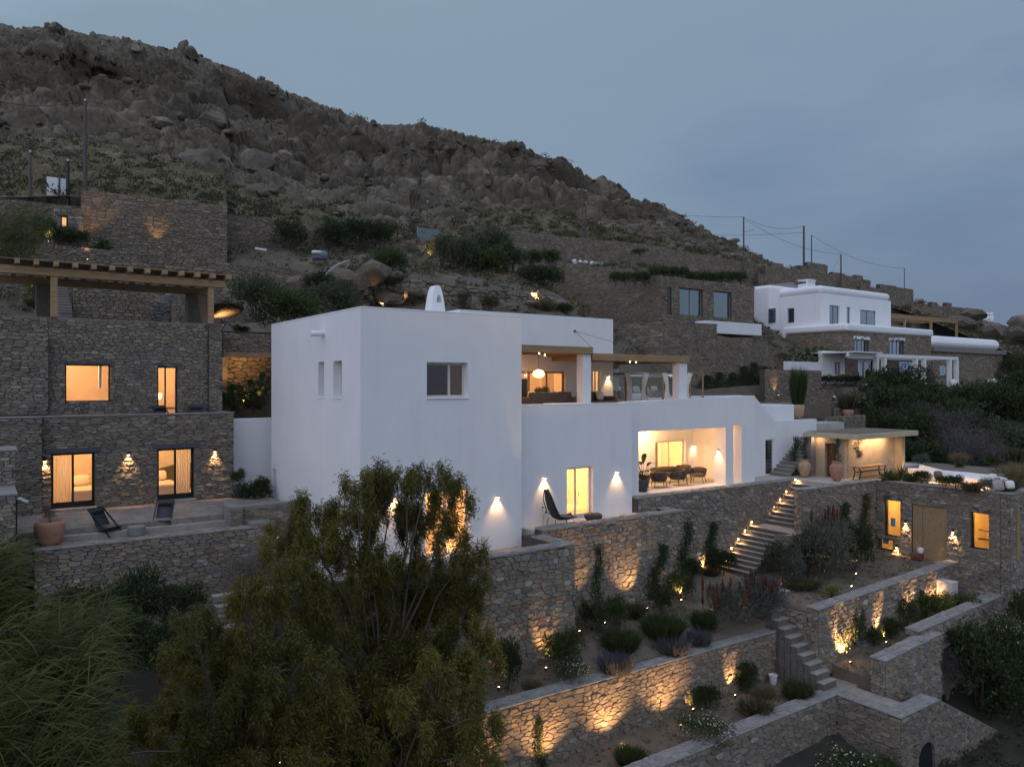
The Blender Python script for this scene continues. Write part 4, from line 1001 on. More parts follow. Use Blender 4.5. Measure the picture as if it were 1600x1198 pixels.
# ------------------------------------------------------------------ the stone guest house on the left
SH = thing('stone_house', 'two-storey rubble stone guest house with lit windows and timber roof pergola', 'house', (-6, 10, -5.2))
LB, UB = 10.0, 11.8
def rect(b, u0, v0, u1, v1):
    p = onb(u0, v1, b); q = onb(u1, v0, b); return (p.x, p.z, q.x, q.z)
LZ = -5.1
D1 = rect(LB, 80, 706, 148, 795); D1 = (D1[0], LZ + .12, D1[2], D1[3]); D2 = rect(LB, 246, 693, 303, 783); D2 = (D2[0], LZ + .12, D2[2], D1[3])
W2 = rect(UB, 102, 570, 172, 628); D3 = rect(UB, 246, 573, 277, 640); D3 = (D3[0], -2.0, D3[2], D3[3])
x_r = onb(365, 643, LB).x; x_l = -9.05
ux_l, ux_r = -11.0, onb(344, 508, UB).x
pr = onb(325, 508, UB).x
mb = MB()
mb.panel((x_l, LB, LZ - .6), X_, NY, x_r - x_l, -1.36 - LZ + .6, holes=[(h[0] - x_l, h[1] - LZ + .6, h[2] - x_l, h[3] - LZ + .6) for h in (D1, D2)], th=.4)
mb.build('lower_wall', M['mortar'], SH)
MB().box(-12.2, LB - .3, LZ - .6, x_l - .004, LB + .4, -1.36).build('left_pier', M['mortar'], SH)
MB().box(-12.2, LB + .41, -2.2, x_r, UB + .3, -2.0).build('terrace_floor', M['paving'], SH)
mb = MB(); mb.box(-12.25, LB - .36, -1.355, x_l + .002, LB + .45, -1.28); mb.box(x_l + .004, LB - .05, -1.355, x_r + .03, LB + .42, -1.28); mb.box(x_r - .38, LB + .422, -1.355, x_r + .03, UB, -1.28)
mb.build('parapet_coping', M['concrete'], SH, bevel=.015)
MB().box(x_r - .36, LB + .41, LZ - .6, x_r, UB + 4, -1.36).build('side_wall', M['mortar'], SH)
mb = MB(); mb.panel((ux_l, UB, -2.2), X_, NY, ux_r - ux_l, 2.7 + 2.2, holes=[(h[0] - ux_l, h[1] + 2.2, h[2] - ux_l, h[3] + 2.2) for h in (W2, D3)], th=.45)
mb.panel((ux_r, UB + .46, -2.2), Y_, X_, 5.5, 4.9, th=.4); mb.build('upper_wall', M['mortar'], SH)
MB().box(ux_l - .5, UB - .28, -1.3, -8.72, UB - .004, 2.05).build('left_pier', M['mortar'], SH)
MB().box(pr, UB - .2, -2.0, ux_r + .05, UB - .004, 2.62).build('right_pier', M['mortar'], SH)
MB().box(ux_l + .05, UB + .02, 2.705, ux_r, UB + 6, 2.76).build('roof_deck', M['paving'], SH)
# stones
n = lay_stones(SH, [F_(x_l, x_r, LB, LZ, -1.37, (D1, D2), su=.46, sv=.17, h=.055), F_(-12.2, x_l, LB - .3, LZ - .5, -1.37, su=.46, sv=.18, h=.05),
                    F_(-8.72, pr, UB, -2.0, 2.70, (W2, D3), su=.36, sv=.21, h=.045), F_(ux_l - .5, -8.72, UB - .28, -1.28, 2.05, su=.42, sv=.21, h=.045), F_(ux_l - .5, -8.72, UB, 2.06, 2.7, su=.38, sv=.21),
                    F_(pr, ux_r + .05, UB - .2, -2, 2.62, su=.34, sv=.17, h=.045)], M['stone_dark'], 300, seed=3)
# openings
for D, nm in ((D1, 1), (D2, 2)):
    w, h = D[2] - D[0], D[3] - D[1]
    f = window(SH, (D[0], LB, D[1]), X_, NY, w, h, 'black', 'glass', .085, .16, (.5,), name='french_door', bottom=.13)
    lintel(SH, (D[0], LB, D[3] + .003), X_, NY, w, .20, over=.22, proud=.09)
    MB().box(D[0] - .05, LB - .32, LZ - .02, D[2] + .05, LB + .05, LZ + .115).build('door_step', M['step'], SH, bevel=.012)
    room(SH, (D[0] - .7, LB + .42, LZ + .1), X_, NY, w + 1.6, 3.0, 4.0); point('room_lamp', (D[0] + w * .45, LB + 2.2, LZ + 2.5), 92.0, .25, SH)
    if nm == 1: curtain(SH, (D[0] + .06, LB + .55, LZ + .12), X_, w * .44, 2.25, 6, .04)
    else: curtain(SH, (D[0] + w * .55, LB + .55, LZ + .12), X_, w * .42, 2.25, 6, .04)
    bx = D[0] + w * (.62 if nm == 1 else .12)
    MB().box(bx - .3, LB + 1.3, LZ + .1, bx + 1.0, LB + 3.2, LZ + .62).build('bed', M['bedding'], None, bevel=.1, seg=3); tag(list(o for o in COL.objects if o.name.startswith('bed'))[-1], 'white bed behind the %s french door of the guest house' % ('left' if nm == 1 else 'right'), 'bed')
    mb = MB(); pillow(mb, (bx + .35, LB + 3.0, LZ + .85), .8, .5, .25, 0, -.4); tag(mb.build('pillow', M['bedding'], None, smooth=True), 'white pillow on the bed behind the %s french door' % ('left' if nm == 1 else 'right'), 'pillow')
w, h = W2[2] - W2[0], W2[3] - W2[1]
window(SH, (W2[0], UB, W2[1]), X_, NY, w, h, 'black', 'glass', .05, .12); lintel(SH, (W2[0], UB, W2[3] + .003), X_, NY, w, .15, over=.2, proud=.05)
room(SH, (W2[0] - .8, UB + .47, -1.6), X_, NY, w + 2.2, 3.2, 3.2); point('room_lamp', (W2[0] + .4, UB + 1.6, .9), 74.0, .3, SH)
MB().box(W2[2] - .32, UB + .9, -.2, W2[2] - .22, UB + 1.2, .85).build('room_pillar', M['white_paint'], SH)
w, h = D3[2] - D3[0], D3[3] - D3[1]
window(SH, (D3[0], UB, D3[1]), X_, NY, w, h, 'black', 'glass', .06, .12, (.42,), name='french_door'); lintel(SH, (D3[0], UB, D3[3] + .003), X_, NY, w, .15, over=.2, proud=.05)
room(SH, (D3[0] - .8, UB + .47, -2.0), X_, NY, w + 1.6, 3.2, 3.0); point('room_lamp', (D3[0] + .4, UB + 1.4, .9), 60.0, .2, SH)
mb = MB(); mb.lathe([(.12, 0), (.17, .12), (.2, .26), (.13, .3)], (D3[0] + .3, UB + 1.6, -.75), 14); tag(mb.build('table_lamp', M['shade'], None, smooth=True), 'glowing table lamp behind the upper guest house door', 'table lamp')
MB().box(D3[0] - .2, UB + 1.4, -1.2, D3[0] + 1.1, UB + 1.9, -1.12).build('side_table', M['oak']); tag([o for o in COL.objects if o.name.startswith('side_table')][-1], 'timber table under the lamp behind the upper door', 'table')
# roof pergola
bf, bb = UB - .05, UB + 3.9
for u0, u1 in ((79, 90), (325, 334)):
    p = onb(u0, 480, UB); q = onb(u1, 480, UB); MB().box(p.x, bf, 2.765, q.x, bf + .26, 4.46).build('pergola_post', M['pine'], SH, bevel=.01)
xb0, xb1 = -11.2, onb(352, 435, UB).x
MB().box(xb0, bf - .05, 4.465, xb1, bf + .22, 4.80).build('front_beam', M['pine'], SH, bevel=.012)
MB().box(xb0, bb - .4, 4.465, xb1, bb - .15, 4.80).build('back_beam', M['pine'], SH, bevel=.012)
for u in (27, 57, 88, 118, 147, 176, 204, 231, 258, 284, 309, 333, 358):
    p = onb(u, 425, UB - .6); MB().box(p.x - .085, UB - .75, 4.805, p.x + .085, bb + .1, 5.02).build('rafter', M['pine'], SH, bevel=.008)
mb = MB(); y = UB - .3
while y < bb: mb.box(xb0, y, 5.025, xb1 + .1, y + .1, 5.06); y += .115
mb.build('reed_roof', M['reed'], SH, kind='stuff')
# stone chimneys / piers under the pergola
for (u0, u1, v0) in ((57, 80, 438), (294, 325, 456)):
    p = onb(u0, v0, UB + 3.2); q = onb(u1, v0, UB + 3.2)
    MB().box(p.x, UB + 3.2, 2.765, q.x, UB + 4.0, 4.46).build('stone_pier', M['stone_dark'], SH)
# wall lamps of the guest house
wall_lamp(onb(70, 722, LB), NY, 'wall lamp squeezed between the stone pier and the left french door', 34, mat='black', cone=78, off=.16, lean=.32)
wall_lamp(onb(200, 712, LB), NY, 'wall lamp between the two lit french doors on rough stone', 46, mat='black', cone=84, off=.16, lean=.30)
wall_lamp(onb(335, 707, LB), NY, 'wall lamp on rough stone near the right corner of the guest house', 36, mat='black', cone=78, off=.16, lean=.32)

# white link wall, palm court behind it
LK = thing('link_wall', 'smooth white wall joining the tower to the stone guest house', 'wall', (-1, 11, -5))
p0 = onb(360, 652, 11.0); MB().panel((x_r + .01, 11.0, -6), X_, NY, 1.5 - x_r, 6 - 1.63, th=.35).build('wall_panel', M['plaster'], LK, bevel=.02)
CT = thing('palm_court', 'recessed stone court with concrete lintel over uplit tropical plants', 'garden court', (-1, 15, -2))
za, zb = onb(384, 521, 13).z, onb(384, 551, 13).z
MB().box(ux_r + .42, 13.0, zb + .02, 2.2, 16.2, za).build('upper_wall', M['mortar'], CT)
MB().box(ux_r + .42, 12.9, onb(384, 557, 13).z - .04, 2.2, 13.3, zb + .015).build('timber_lintel', M['pine'], CT, bevel=.01)
MB().box(ux_r + .3, 16.2, -3, 2.6, 16.5, za + .3).build('back_wall', M['mortar'], CT)
MB().box(ux_r + .3, 11.4, -2.1, 2.6, 16.2, -1.95).build('planting_bed', M['soil'], CT)
MB().box(1.9, 11.4, -2, 2.2, 13.2, za).build('side_pier', M['mortar'], CT)
lay_stones(CT, [F_(ux_r + .42, 2.2, 13.0, zb + .02, za, su=.36, sv=.18, h=.05), F_(ux_r + .3, 2.2, 16.2, -1.95, 1.4, su=.6, sv=.36, h=.12)], M['stone_brown'], 60, seed=5)

# front terrace of the guest house: paving, two steps, sunken deck and its stone retaining wall
TW = thing('terrace_wall', 'rubble stone retaining wall under the deck chair terrace', 'retaining wall', (-6, 4, -5.5))
PB = 4.1
tx0, tx1 = -9.6, onb(402, 826, PB).x
MB().box(tx0 - 1.8, 5.62, -6.5, x_r + .6, LB - .01, LZ).build('upper_paving', M['paving'], TW)
MB().box(tx0 + .8, 5.32, -6.5, -3.2, 5.615, LZ - .20).build('step', M['step'], TW, bevel=.015)
MB().box(tx0, PB + .5, -6.5, tx1, 5.31, LZ - .40).build('sunken_deck', M['paving'], TW)
MB().box(tx0, PB, -9.6, tx1, PB + .49, -5.50).build('wall_core', M['mortar'], TW)
MB().box(tx0 - .03, PB - .05, -5.495, tx1 + .05, PB + .53, -5.44).build('coping', M['coping'], TW, bevel=.02)
lay_stones(TW, [F_(tx0, tx1, PB, -9.4, -5.5, su=.42, sv=.2, h=.06), T_(tx0 - .03, PB - .05, tx1 + .05, PB + .53, -5.45, **CO)], M['stone'], 300, seed=8)
# blocks and planter wall at the right end of the terrace
EB = thing('end_wall', 'stepped concrete end wall with square pier beside the grey pot', 'low wall', (-2, 5, -5.6))
p = onz(337, 800, -4.75); MB().box(-3.25, 4.75, -5.6, -2.75, 5.9, -4.72).build('pier', M['concrete'], EB, bevel=.02)
MB().box(-2.74, 4.9, -7.5, .1, 5.25, -4.74).build('wall_run', M['concrete'], EB, bevel=.02)
MB().box(-2.74, 5.26, -7.5, -.3, 9.2, LZ - .01).build('ledge', M['paving'], EB)
lay_stones(EB, [F_(-2.74, .1, 4.9, -7.2, -4.85, su=.4, sv=.2, h=.03), F_(-3.25, -2.75, 4.75, -5.6, -4.8, su=.4, sv=.2, h=.03), F_(-2.6, -1.7, PB, -7.2, -5.38, su=.4, sv=.2, h=.03)], M['stone_dark'], 100, seed=12)
MB().box(-2.6, PB + .0, -7.5, -1.7, PB + .9, -5.3).build('corner_block', M['concrete'], EB, bevel=.02)
# stepped stub walls at the far left edge
ST = thing('stub_wall', 'stepped stone wall with pale coping at the left picture edge', 'low wall', (-11, 5, -6))
for (bq0, bq1, zt, a1) in ((5.6, 7.4, onb(20, 702, 6.5).z, onb(25, 700, 5.6).x), (3.3, 5.59, onb(20, 768, 4.4).z, onb(25, 765, 3.3).x)):
    MB().box(-14, bq0, -8, a1, bq1, zt).build('wall_core', M['mortar'], ST); MB().box(-14, bq0 - .05, zt + .004, a1 + .05, bq1, zt + .07).build('coping', M['coping'], ST, bevel=.02)
    lay_stones(ST, [F_(-13, a1, bq0, -7.9, zt, su=.36, sv=.18)], M['stone'], 60, seed=9)
p = onY(22, 785, 24.0); pp = thing('water_pipe', 'dark standpipe with grey elbow by the left stub wall', 'pipe', (p.x, p.y, p.z - 1.2))
MB().tube([p + Vector((0, 0, -2)), p, p + Vector((0, 0, .18))], .09, 10).build('riser_pipe', M['black'], pp)
MB().tube([p + Vector((0, 0, .12)), p + Vector((.15, -.05, .1)), p + Vector((.36, -.1, -.02))], .07, 10).build('elbow', M['steel'], pp)
# ------------------------------------------------------------------ retaining walls and stairs in front of the house
def rwall(name, label, loc, core, faces, mat='stone', budget=300, seed=1, cop=(), cat='retaining wall', th_cop=.075):
    t = thing(name, label, cat, loc)
    mb = MB()
    for c in core: mb.box(*c)
    mb.build('wall_core', M['mortar'], t)
    lay_stones(t, faces, M[mat], budget, seed=seed)
    if cop:
        mb = MB()
        for c in cop: mb.box(c[0], c[1], c[4], c[2], c[3], c[4] + th_cop)
        mb.build('coping', M['mortar_light'], t, bevel=.02)
        lay_stones(t, [T_(c[0], c[1], c[2], c[3], c[4] + th_cop, **CO) for c in cop] + [F_(c[0], c[2], c[1] - .002, c[4], c[4] + th_cop, su=.5, sv=.2, h=.02) for c in cop], M['coping'], 160, name='coping_stone', seed=seed + 50, infill='coping_stones')
    return t
A1, Z1 = 7.35, -6.10
rwall('garden_wall', 'tall rubble stone wall below the tower terrace', (3, -3, -11), [(-5, -3, -12.5, A1, -2.5, Z1), (A1 - .5, -2.49, -8, A1, -.4, Z1)],
      [F_(-1.5, A1, -3, -12.2, Z1, su=.44, sv=.30, h=.06)], 'stone', 300, 21, [(-5, -3.04, A1 + .04, -2.46, Z1), (A1 - .52, -2.455, A1 + .04, -.95, Z1)])
MB().box(-1, -2.49, -7, A1 - .51, -.02, -6.6).build('tower_terrace', M['paving'], kind='structure')
rwall('garden_wall', 'rubble stone wall below the woven lounge chair terrace', (11, -1, -10), [(A1 + .01, -.9, -11.5, 15.6, -.45, -5.92), (15.15, -.44, -8, 15.6, .38, -5.92)],
      [F_(A1, 15.6, -.9, -11, -5.92, su=.44, sv=.30, h=.06)], 'stone', 300, 22, [(A1 + .05, -.94, 15.64, -.42, -5.92), (15.1, -.415, 15.64, .39, -5.92)])
MB().box(A1 + .02, -.44, -6.3, 15.09, .59, -5.99).build('lounge_terrace', M['render_floor'], kind='structure')
rwall('garden_wall', 'rubble stone wall under the loggia beside the lit garden stair', (20, .4, -10), [(13.9, .4, -11, 26.3, .9, -5.36)],
      [F_(14.0, 26.3, .4, -10.2, -5.36, su=.42, sv=.28, h=.06)], 'stone', 300, 23, [(13.9, .36, 26.34, .92, -5.36)], th_cop=.045)
MB().box(13.9, .93, -5.7, 31, 2.44, -5.325).build('loggia_terrace', M['render_floor'], kind='structure')
# platform with the hut, its front wall
PZ = -5.3
rwall('platform_wall', 'stone wall under the pot platform right of the stair', (26, -2.3, -9), [(22.7, -2.3, -10.5, 29.5, -1.85, PZ - .06)],
      [F_(22.7, 29.45, -2.3, -10.2, PZ - .06, su=.42, sv=.24, h=.05), L_(-2.3, -1.85, 22.7, -10, PZ - .06, su=.3, sv=.24)], 'stone', 260, 24, [(22.66, -2.34, 29.5, -1.82, PZ - .06)], th_cop=.05)
mb = MB(); mb.box(26.0, -1.81, PZ - .5, 29.5, .35, PZ - .01); mb.box(26.36, .351, PZ - .5, 40, 6, PZ - .012); mb.build('hut_platform', M['render_floor'], kind='structure')
# garden stair along the loggia wall
stp = thing('garden_stair', 'screed stair with low lights climbing beside the loggia wall', 'stairs', (21, -1, -9.5))
nst = 21; z0s, z1s = -9.40, PZ - .02; a_bot, a_top = 19.6, 26.35; rise = (z1s - z0s) / nst
k = 0; a = a_bot; z = z0s; lamps_at = []
land = 9
for i in range(nst - 1):
    z += rise; w = .27 if i != land else 1.35
    b0 = -2.25 if a > 22.7 else (-1.55 if i < land else -2.2)
    if a > 22.4: b0 = -1.83
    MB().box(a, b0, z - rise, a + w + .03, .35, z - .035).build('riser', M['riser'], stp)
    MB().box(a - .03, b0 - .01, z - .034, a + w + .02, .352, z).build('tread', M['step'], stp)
    if i in (1, 3, 5, 7, 9, 12, 14, 16, 19): lamps_at.append((a + .12, z))
    if i == land: LAND = (a, z)
    a += w
mb = MB(); mb.box(a_bot + .3, -2.2, -10.5, a + .5, .34, -9.6); mb.build('stair_base', M['mortar'], stp)
MB().add([(a_bot, -1.5, -10), (LAND[0], -1.5, -10), (LAND[0], -1.5, LAND[1] - .2), (a_bot, -1.5, -9.5), (a_bot, .3, -10), (LAND[0], .3, -10), (LAND[0], .3, LAND[1] - .2), (a_bot, .3, -9.5)],
         [(0, 1, 2, 3), (4, 7, 6, 5), (3, 2, 6, 7), (0, 3, 7, 4), (1, 5, 6, 2)]).build('stair_base', M['mortar'], stp)
MB().add([(LAND[0], -2.15, -10), (a, -2.15, -10), (a, -2.15, PZ - .4), (LAND[0] + 1.3, -2.15, LAND[1] - .2), (LAND[0], -2.15, LAND[1] - .2), (LAND[0], .3, -10), (a, .3, -10), (a, .3, PZ - .4), (LAND[0] + 1.3, .3, LAND[1] - .2), (LAND[0], .3, LAND[1] - .2)],
         [(0, 1, 2, 3, 4), (9, 8, 7, 6, 5), (3, 2, 7, 8), (4, 3, 8, 9), (0, 4, 9, 5), (1, 6, 7, 2)]).build('stair_base', M['mortar'], stp)
rwall('stair_wall', 'low stone wall with screed top edging the stair landing', (22, -2.4, -9), [(LAND[0] - .1, -2.45, -10.3, 24.5, -2.28, LAND[1] - .03), (LAND[0] - .6, -2.44, -10.3, LAND[0] - .11, -1.6, LAND[1] - .06)],
      [F_(LAND[0] - .6, 22.7, -2.45, -10.2, LAND[1] - .05, su=.4, sv=.22), F_(22.7, 24.5, -2.45, -10.2, LAND[1] - .05, su=.4, sv=.22), L_(-2.44, -1.6, LAND[0] - .6, -10.2, LAND[1] - .07, su=.35, sv=.22)], 'stone', 90, 25)
MB().box(LAND[0] - .62, -2.47, LAND[1] - .028, LAND[0] + 3.2, -2.22, LAND[1] + .01).build('landing_edge', M['step'], stp, bevel=.01)
for i, (la, lz) in enumerate(lamps_at):
    t = thing('step_light', ['lowest step light of the garden stair', 'second step light from the foot of the garden stair', 'third step light from the foot of the garden stair', 'step light just below the stair landing', 'step light on the stair landing', 'first step light above the landing',
                             'second step light above the landing', 'third step light above the landing', 'topmost step light below the pot platform'][i], 'step light', (la, .38, lz), 0, 'step lights up the garden stair')
    MB().box(la - .07, .335, lz + .12, la + .07, .40, lz + .25).build('recess_frame', M['steel'], t)
    MB().box(la - .045, .325, lz + .14, la + .045, .334, lz + .23).build('lens', M['bulb'], t)
    spot('lamp_beam', (la, .24, lz + .22), (-.25, -.25, -1), 6.5, 140, .9, t, .04)

# hut with its flat roof
HT_ = thing('entrance_hut', 'small ochre rendered hut with broad flat roof slab and timber door', 'hut', (31, 0, PZ))
ha, hb = 28.35, -1.1; hr = onb(1405, 740, hb).x; rz0 = -2.98
dq0 = ona(1289, 740, ha).y; dq1 = ona(1306, 740, ha).y
DH = (dq1, PZ, dq0, -3.35)
MB().panel((ha, 1.4, PZ - .02), (0, -1, 0), NX, 1.39 - hb, rz0 - PZ - .065, holes=[(1.4 - DH[2], .0, 1.4 - DH[0], DH[3] - PZ)], th=.35).build('door_wall', M['render_wall'], HT_)
MB().box(ha + .36, hb, PZ - .02, hr, hb + .35, rz0 - .07).build('bench_wall', M['render_wall'], HT_)
p = onb(1388, 740, hb).x; MB().box(hr - .55, hb - .45, PZ - .02, hr - .2, hb - .01, rz0 - .07).build('side_wall', M['render_wall'], HT_)
MB().box(ha - .45, .65, PZ - .02, ha - .01, .99, rz0 - .07).build('pillar', M['concrete'], HT_)
rc = onz(1345, 683, rz0 + .2); re = onz(1425, 674, rz0 + .2)
MB().box(ha - .66, hb - 1.2, rz0 - .06, hr - .12, 1.0, rz0 + .22).build('roof_slab', M['slab_edge'], HT_, bevel=.015)
MB().box(ha - .5, hb - 1.0, rz0 + .224, hr - .3, .85, rz0 + .25).build('roof_gravel', M['soil'], HT_)
d = MB()
for i in range(6):
    y0 = DH[0] + (DH[2] - DH[0]) * i / 6; MB().box(ha + .2, y0 + .006, PZ, ha + .26, y0 + (DH[2] - DH[0]) / 6 - .006, DH[3]).build('door_board', M['door_wood'], HT_)
area('hut_lamp', (30.9, -1.5, rz0 - .10), (0, .15, -1), 44, 3.2, .1, HT_, (1.0, .62, .34))
point('door_lamp', (ha - .3, .4, rz0 - .2), 5, .05, HT_, (1, .66, .4))
# bench with crossed legs
BN = thing('bench', 'carved timber bench with black curved legs against the hut wall', 'bench', (30.2, -1.55, PZ))
q0, q1 = onb(1337, 730, -1.6).x, onb(1379, 725, -1.6).x
MB().box(q0, -1.85, PZ + .62, q1, -1.4, PZ + .70).build('bench_top', M['bench'], BN, bevel=.012)
MB().box(q0 + .2, -1.78, PZ + .36, q1 - .2, -1.5, PZ + .41).build('shelf', M['bench'], BN)
for x in (q0 + .12, q1 - .12):
    for y in (-1.8, -1.46):
        s_ = -1 if x < (q0 + q1) / 2 else 1
        MB().tube([(x + s_ * .10, y, PZ + .62), (x - s_ * .05, y, PZ + .42), (x + s_ * .02, y, PZ + .2), (x + s_ * .12, y, PZ)], .035, 6).build('leg', M['black'], BN)
# outer stair going up along the white wall
os_ = thing('outer_stair', 'pale stair rising along the white wall behind the left urn', 'stairs', (28, 1.8, PZ))
sx = 26.6; zz = PZ
for i in range(12):
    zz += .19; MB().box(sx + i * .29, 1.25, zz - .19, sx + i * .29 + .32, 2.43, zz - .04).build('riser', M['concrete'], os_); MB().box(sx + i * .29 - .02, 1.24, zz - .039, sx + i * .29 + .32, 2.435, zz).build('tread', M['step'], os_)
# urns
def urn(u, v, s, label, mat, body=1.0):
    p = onz(u, v, PZ); t = thing('urn', label, 'urn', p)
    pr_ = [(.20, 0), (.24, .03), (.33, .25), (.42, .52), (.45, .75), (.40, .97), (.28, 1.10), (.25, 1.16), (.31, 1.20), (.30, 1.24), (.23, 1.24), (.22, 1.14)]
    MB().lathe([(r * s, z * s) for r, z in pr_], p, 28).build('urn_body', M[mat], t, smooth=True)
    for k in (.35, .6, .85):
        r = np.interp(k, [z for _, z in pr_[:6]], [q for q, _ in pr_[:6]]); MB().lathe([(r * s, (k - .012) * s), ((r + .012) * s, k * s), (r * s, (k + .012) * s)], p, 28).build('rib', M[mat], t, smooth=True)
    MB().lathe([(.0, 1.16 * s), (.22 * s, 1.17 * s)], p, 16).build('urn_soil', M['soil'], t)
    return p, t
U1, UT1 = urn(1257, 745, .80, 'pale terracotta urn with worn glaze beside the vine-clad pillar', 'terracotta_pale'); U2, UT2 = urn(1307.5, 751, .86, 'terracotta urn at the corner of the ochre hut', 'terracotta')

# right annex: stone building under the roof garden
RB = thing('stone_annex', 'stone annex with amber windows and boarded-up doorway under the roof garden', 'building', (29.5, -5, -9.2))
fa = 29.5; fb0, fb1 = -8.55, -2.31
def side_rect(u0, v0, u1, v1):
    p = ona(u0, v0, fa); q = ona(u1, v1, fa); return (q.y, min(p.z, q.z), p.y, max(p.z, q.z))   # b0, z0, b1, z1
wa = side_rect(1382, 781, 1407, 838); wb = side_rect(1517, 800, 1545, 860); wd = side_rect(1425, 788, 1480, 876); wc = side_rect(1372, 842, 1395, 876)
z_f = -9.15; wd = (wd[0], z_f, wd[2], ona(1450, 790, fa).z); wa = (wa[0], ona(1394, 838, fa).z, wa[2], ona(1394, 781, fa).z); wb = (wb[0], ona(1531, 858, fa).z, wb[2], ona(1531, 801, fa).z); wc = (wc[0], z_f + .05, wc[2], ona(1383, 842, fa).z)
mb = MB(); mb.panel((fa, fb1, -12), (0, -1, 0), NX, fb1 - fb0, 12 + PZ - .06, holes=[(fb1 - h[2], h[1] + 12, fb1 - h[0], h[3] + 12) for h in (wa, wb, wd, wc)], th=.4)
mb.box(fa + .002, fb0 + .0, -12, fa + .4, fb0 - .4, PZ - .06) if False else None
mb.panel((fa, fb0 - .42, -13), X_, NY, 8, 13 + PZ - .06, holes=[], th=.4); mb.build('annex_wall', M['mortar'], RB)
lay_stones(RB, [L_(fb0, fb1, fa, -11.9, PZ - .06, (wa, wb, wd, wc), su=.40, sv=.17, h=.05), F_(fa, 34, fb0 - .42, -12.8, PZ - .06, su=.38, sv=.24, h=.05), L_(fb0 - .42, fb0, fa, -11.9, PZ - .06, su=.3, sv=.2)], M['stone'], 300, seed=31)
mb = MB(); mb.box(fa - .05, fb0 - .47, PZ - .055, fa + .5, fb1 + .5, PZ + .0); mb.box(fa + .51, fb0 - .47, PZ - .055, fa + 8, fb0 + .1, PZ + .0); mb.build('coping', M['coping'], RB, bevel=.02)
for (h, nm, lt) in ((wa, 'window', 1), (wb, 'window', 1), (wc, 'window', 0)):
    w, hh = h[2] - h[0], h[3] - h[1]
    window(RB, (fa, h[2], h[1]), (0, -1, 0), NX, w, hh, 'black', 'glass', .05, .14, () if lt == 0 else (), sill='coping' if lt else None)
    if lt: MB().box(fa - .05, h[0] - .12, h[3] + .003, fa + .25, h[2] + .05, h[3] + .24).build('lintel', M['lintel'], RB)
room(RB, (fa + .41, fb1 - .1, z_f), (0, -1, 0), NX, 2.6, 3.4, 3.0, 'room'); point('room_lamp', (fa + 1.6, -3.6, -6.6), 54.0, .2, RB, (1, .50, .10))
room(RB, (fa + .41, -6.4, z_f), (0, -1, 0), NX, 2.1, 3.4, 3.0, 'room'); point('room_lamp', (fa + 1.6, -7.5, -6.6), 46.8, .2, RB, (1, .50, .10))
MB().box(fa + .3, wa[0] + .45, wa[1] + .5, fa + .32, wa[0] + .70, wa[1] + .95).build('blue_notice', M['blue_poster'], RB); MB().box(fa + .3, wc[0] + .4, wc[1] + .3, fa + .32, wc[0] + .72, wc[1] + .72).build('blue_notice', M['blue_poster'], RB)
for dz in (.55, 1.0): MB().box(fa + 1.0, wb[0] - .1, wb[1] + dz - .25, fa + 1.3, wb[2] + .1, wb[1] + dz - .2).build('shelf', M['oak'], RB)
ym = wd[2] - (wd[2] - wd[0]) * .30
for (y0, y1) in ((wd[0] + .02, ym - .012), (ym + .012, wd[2] - .02)): MB().box(fa + .05, y0, wd[1], fa + .10, y1, wd[3] - .02).build('door_panel', M['board'], RB)
MB().box(fa + .12, wd[0], wd[1], fa + .16, wd[2], wd[3]).build('door_backing', M['black'], RB)
rj = onb(1589, 790, fb0 - .42); MB().box(rj.x - .15, fb0 - .50, -8.6, rj.x + .12, fb0 - .425, rj.z + .1).build('door_jamb', M['board'], RB)
for p, lb, w_ in ((ona(1416, 818, fa), 'annex wall lamp between the amber window and the boarded door', 42), (ona(1490, 832, fa), 'annex wall lamp right of the boarded door', 42), (ona(1402, 856, fa), 'low annex wall lamp beside the small floor-level window', 34)):
    wall_lamp(p, NX, lb, w_, mat='black', cone=80, off=.16, lean=.30)
MB().box(fa + .02, fb0 - .41, -5.9, 42, 2, PZ - .07).build('roof_garden_bed', M['soil'], kind='structure')

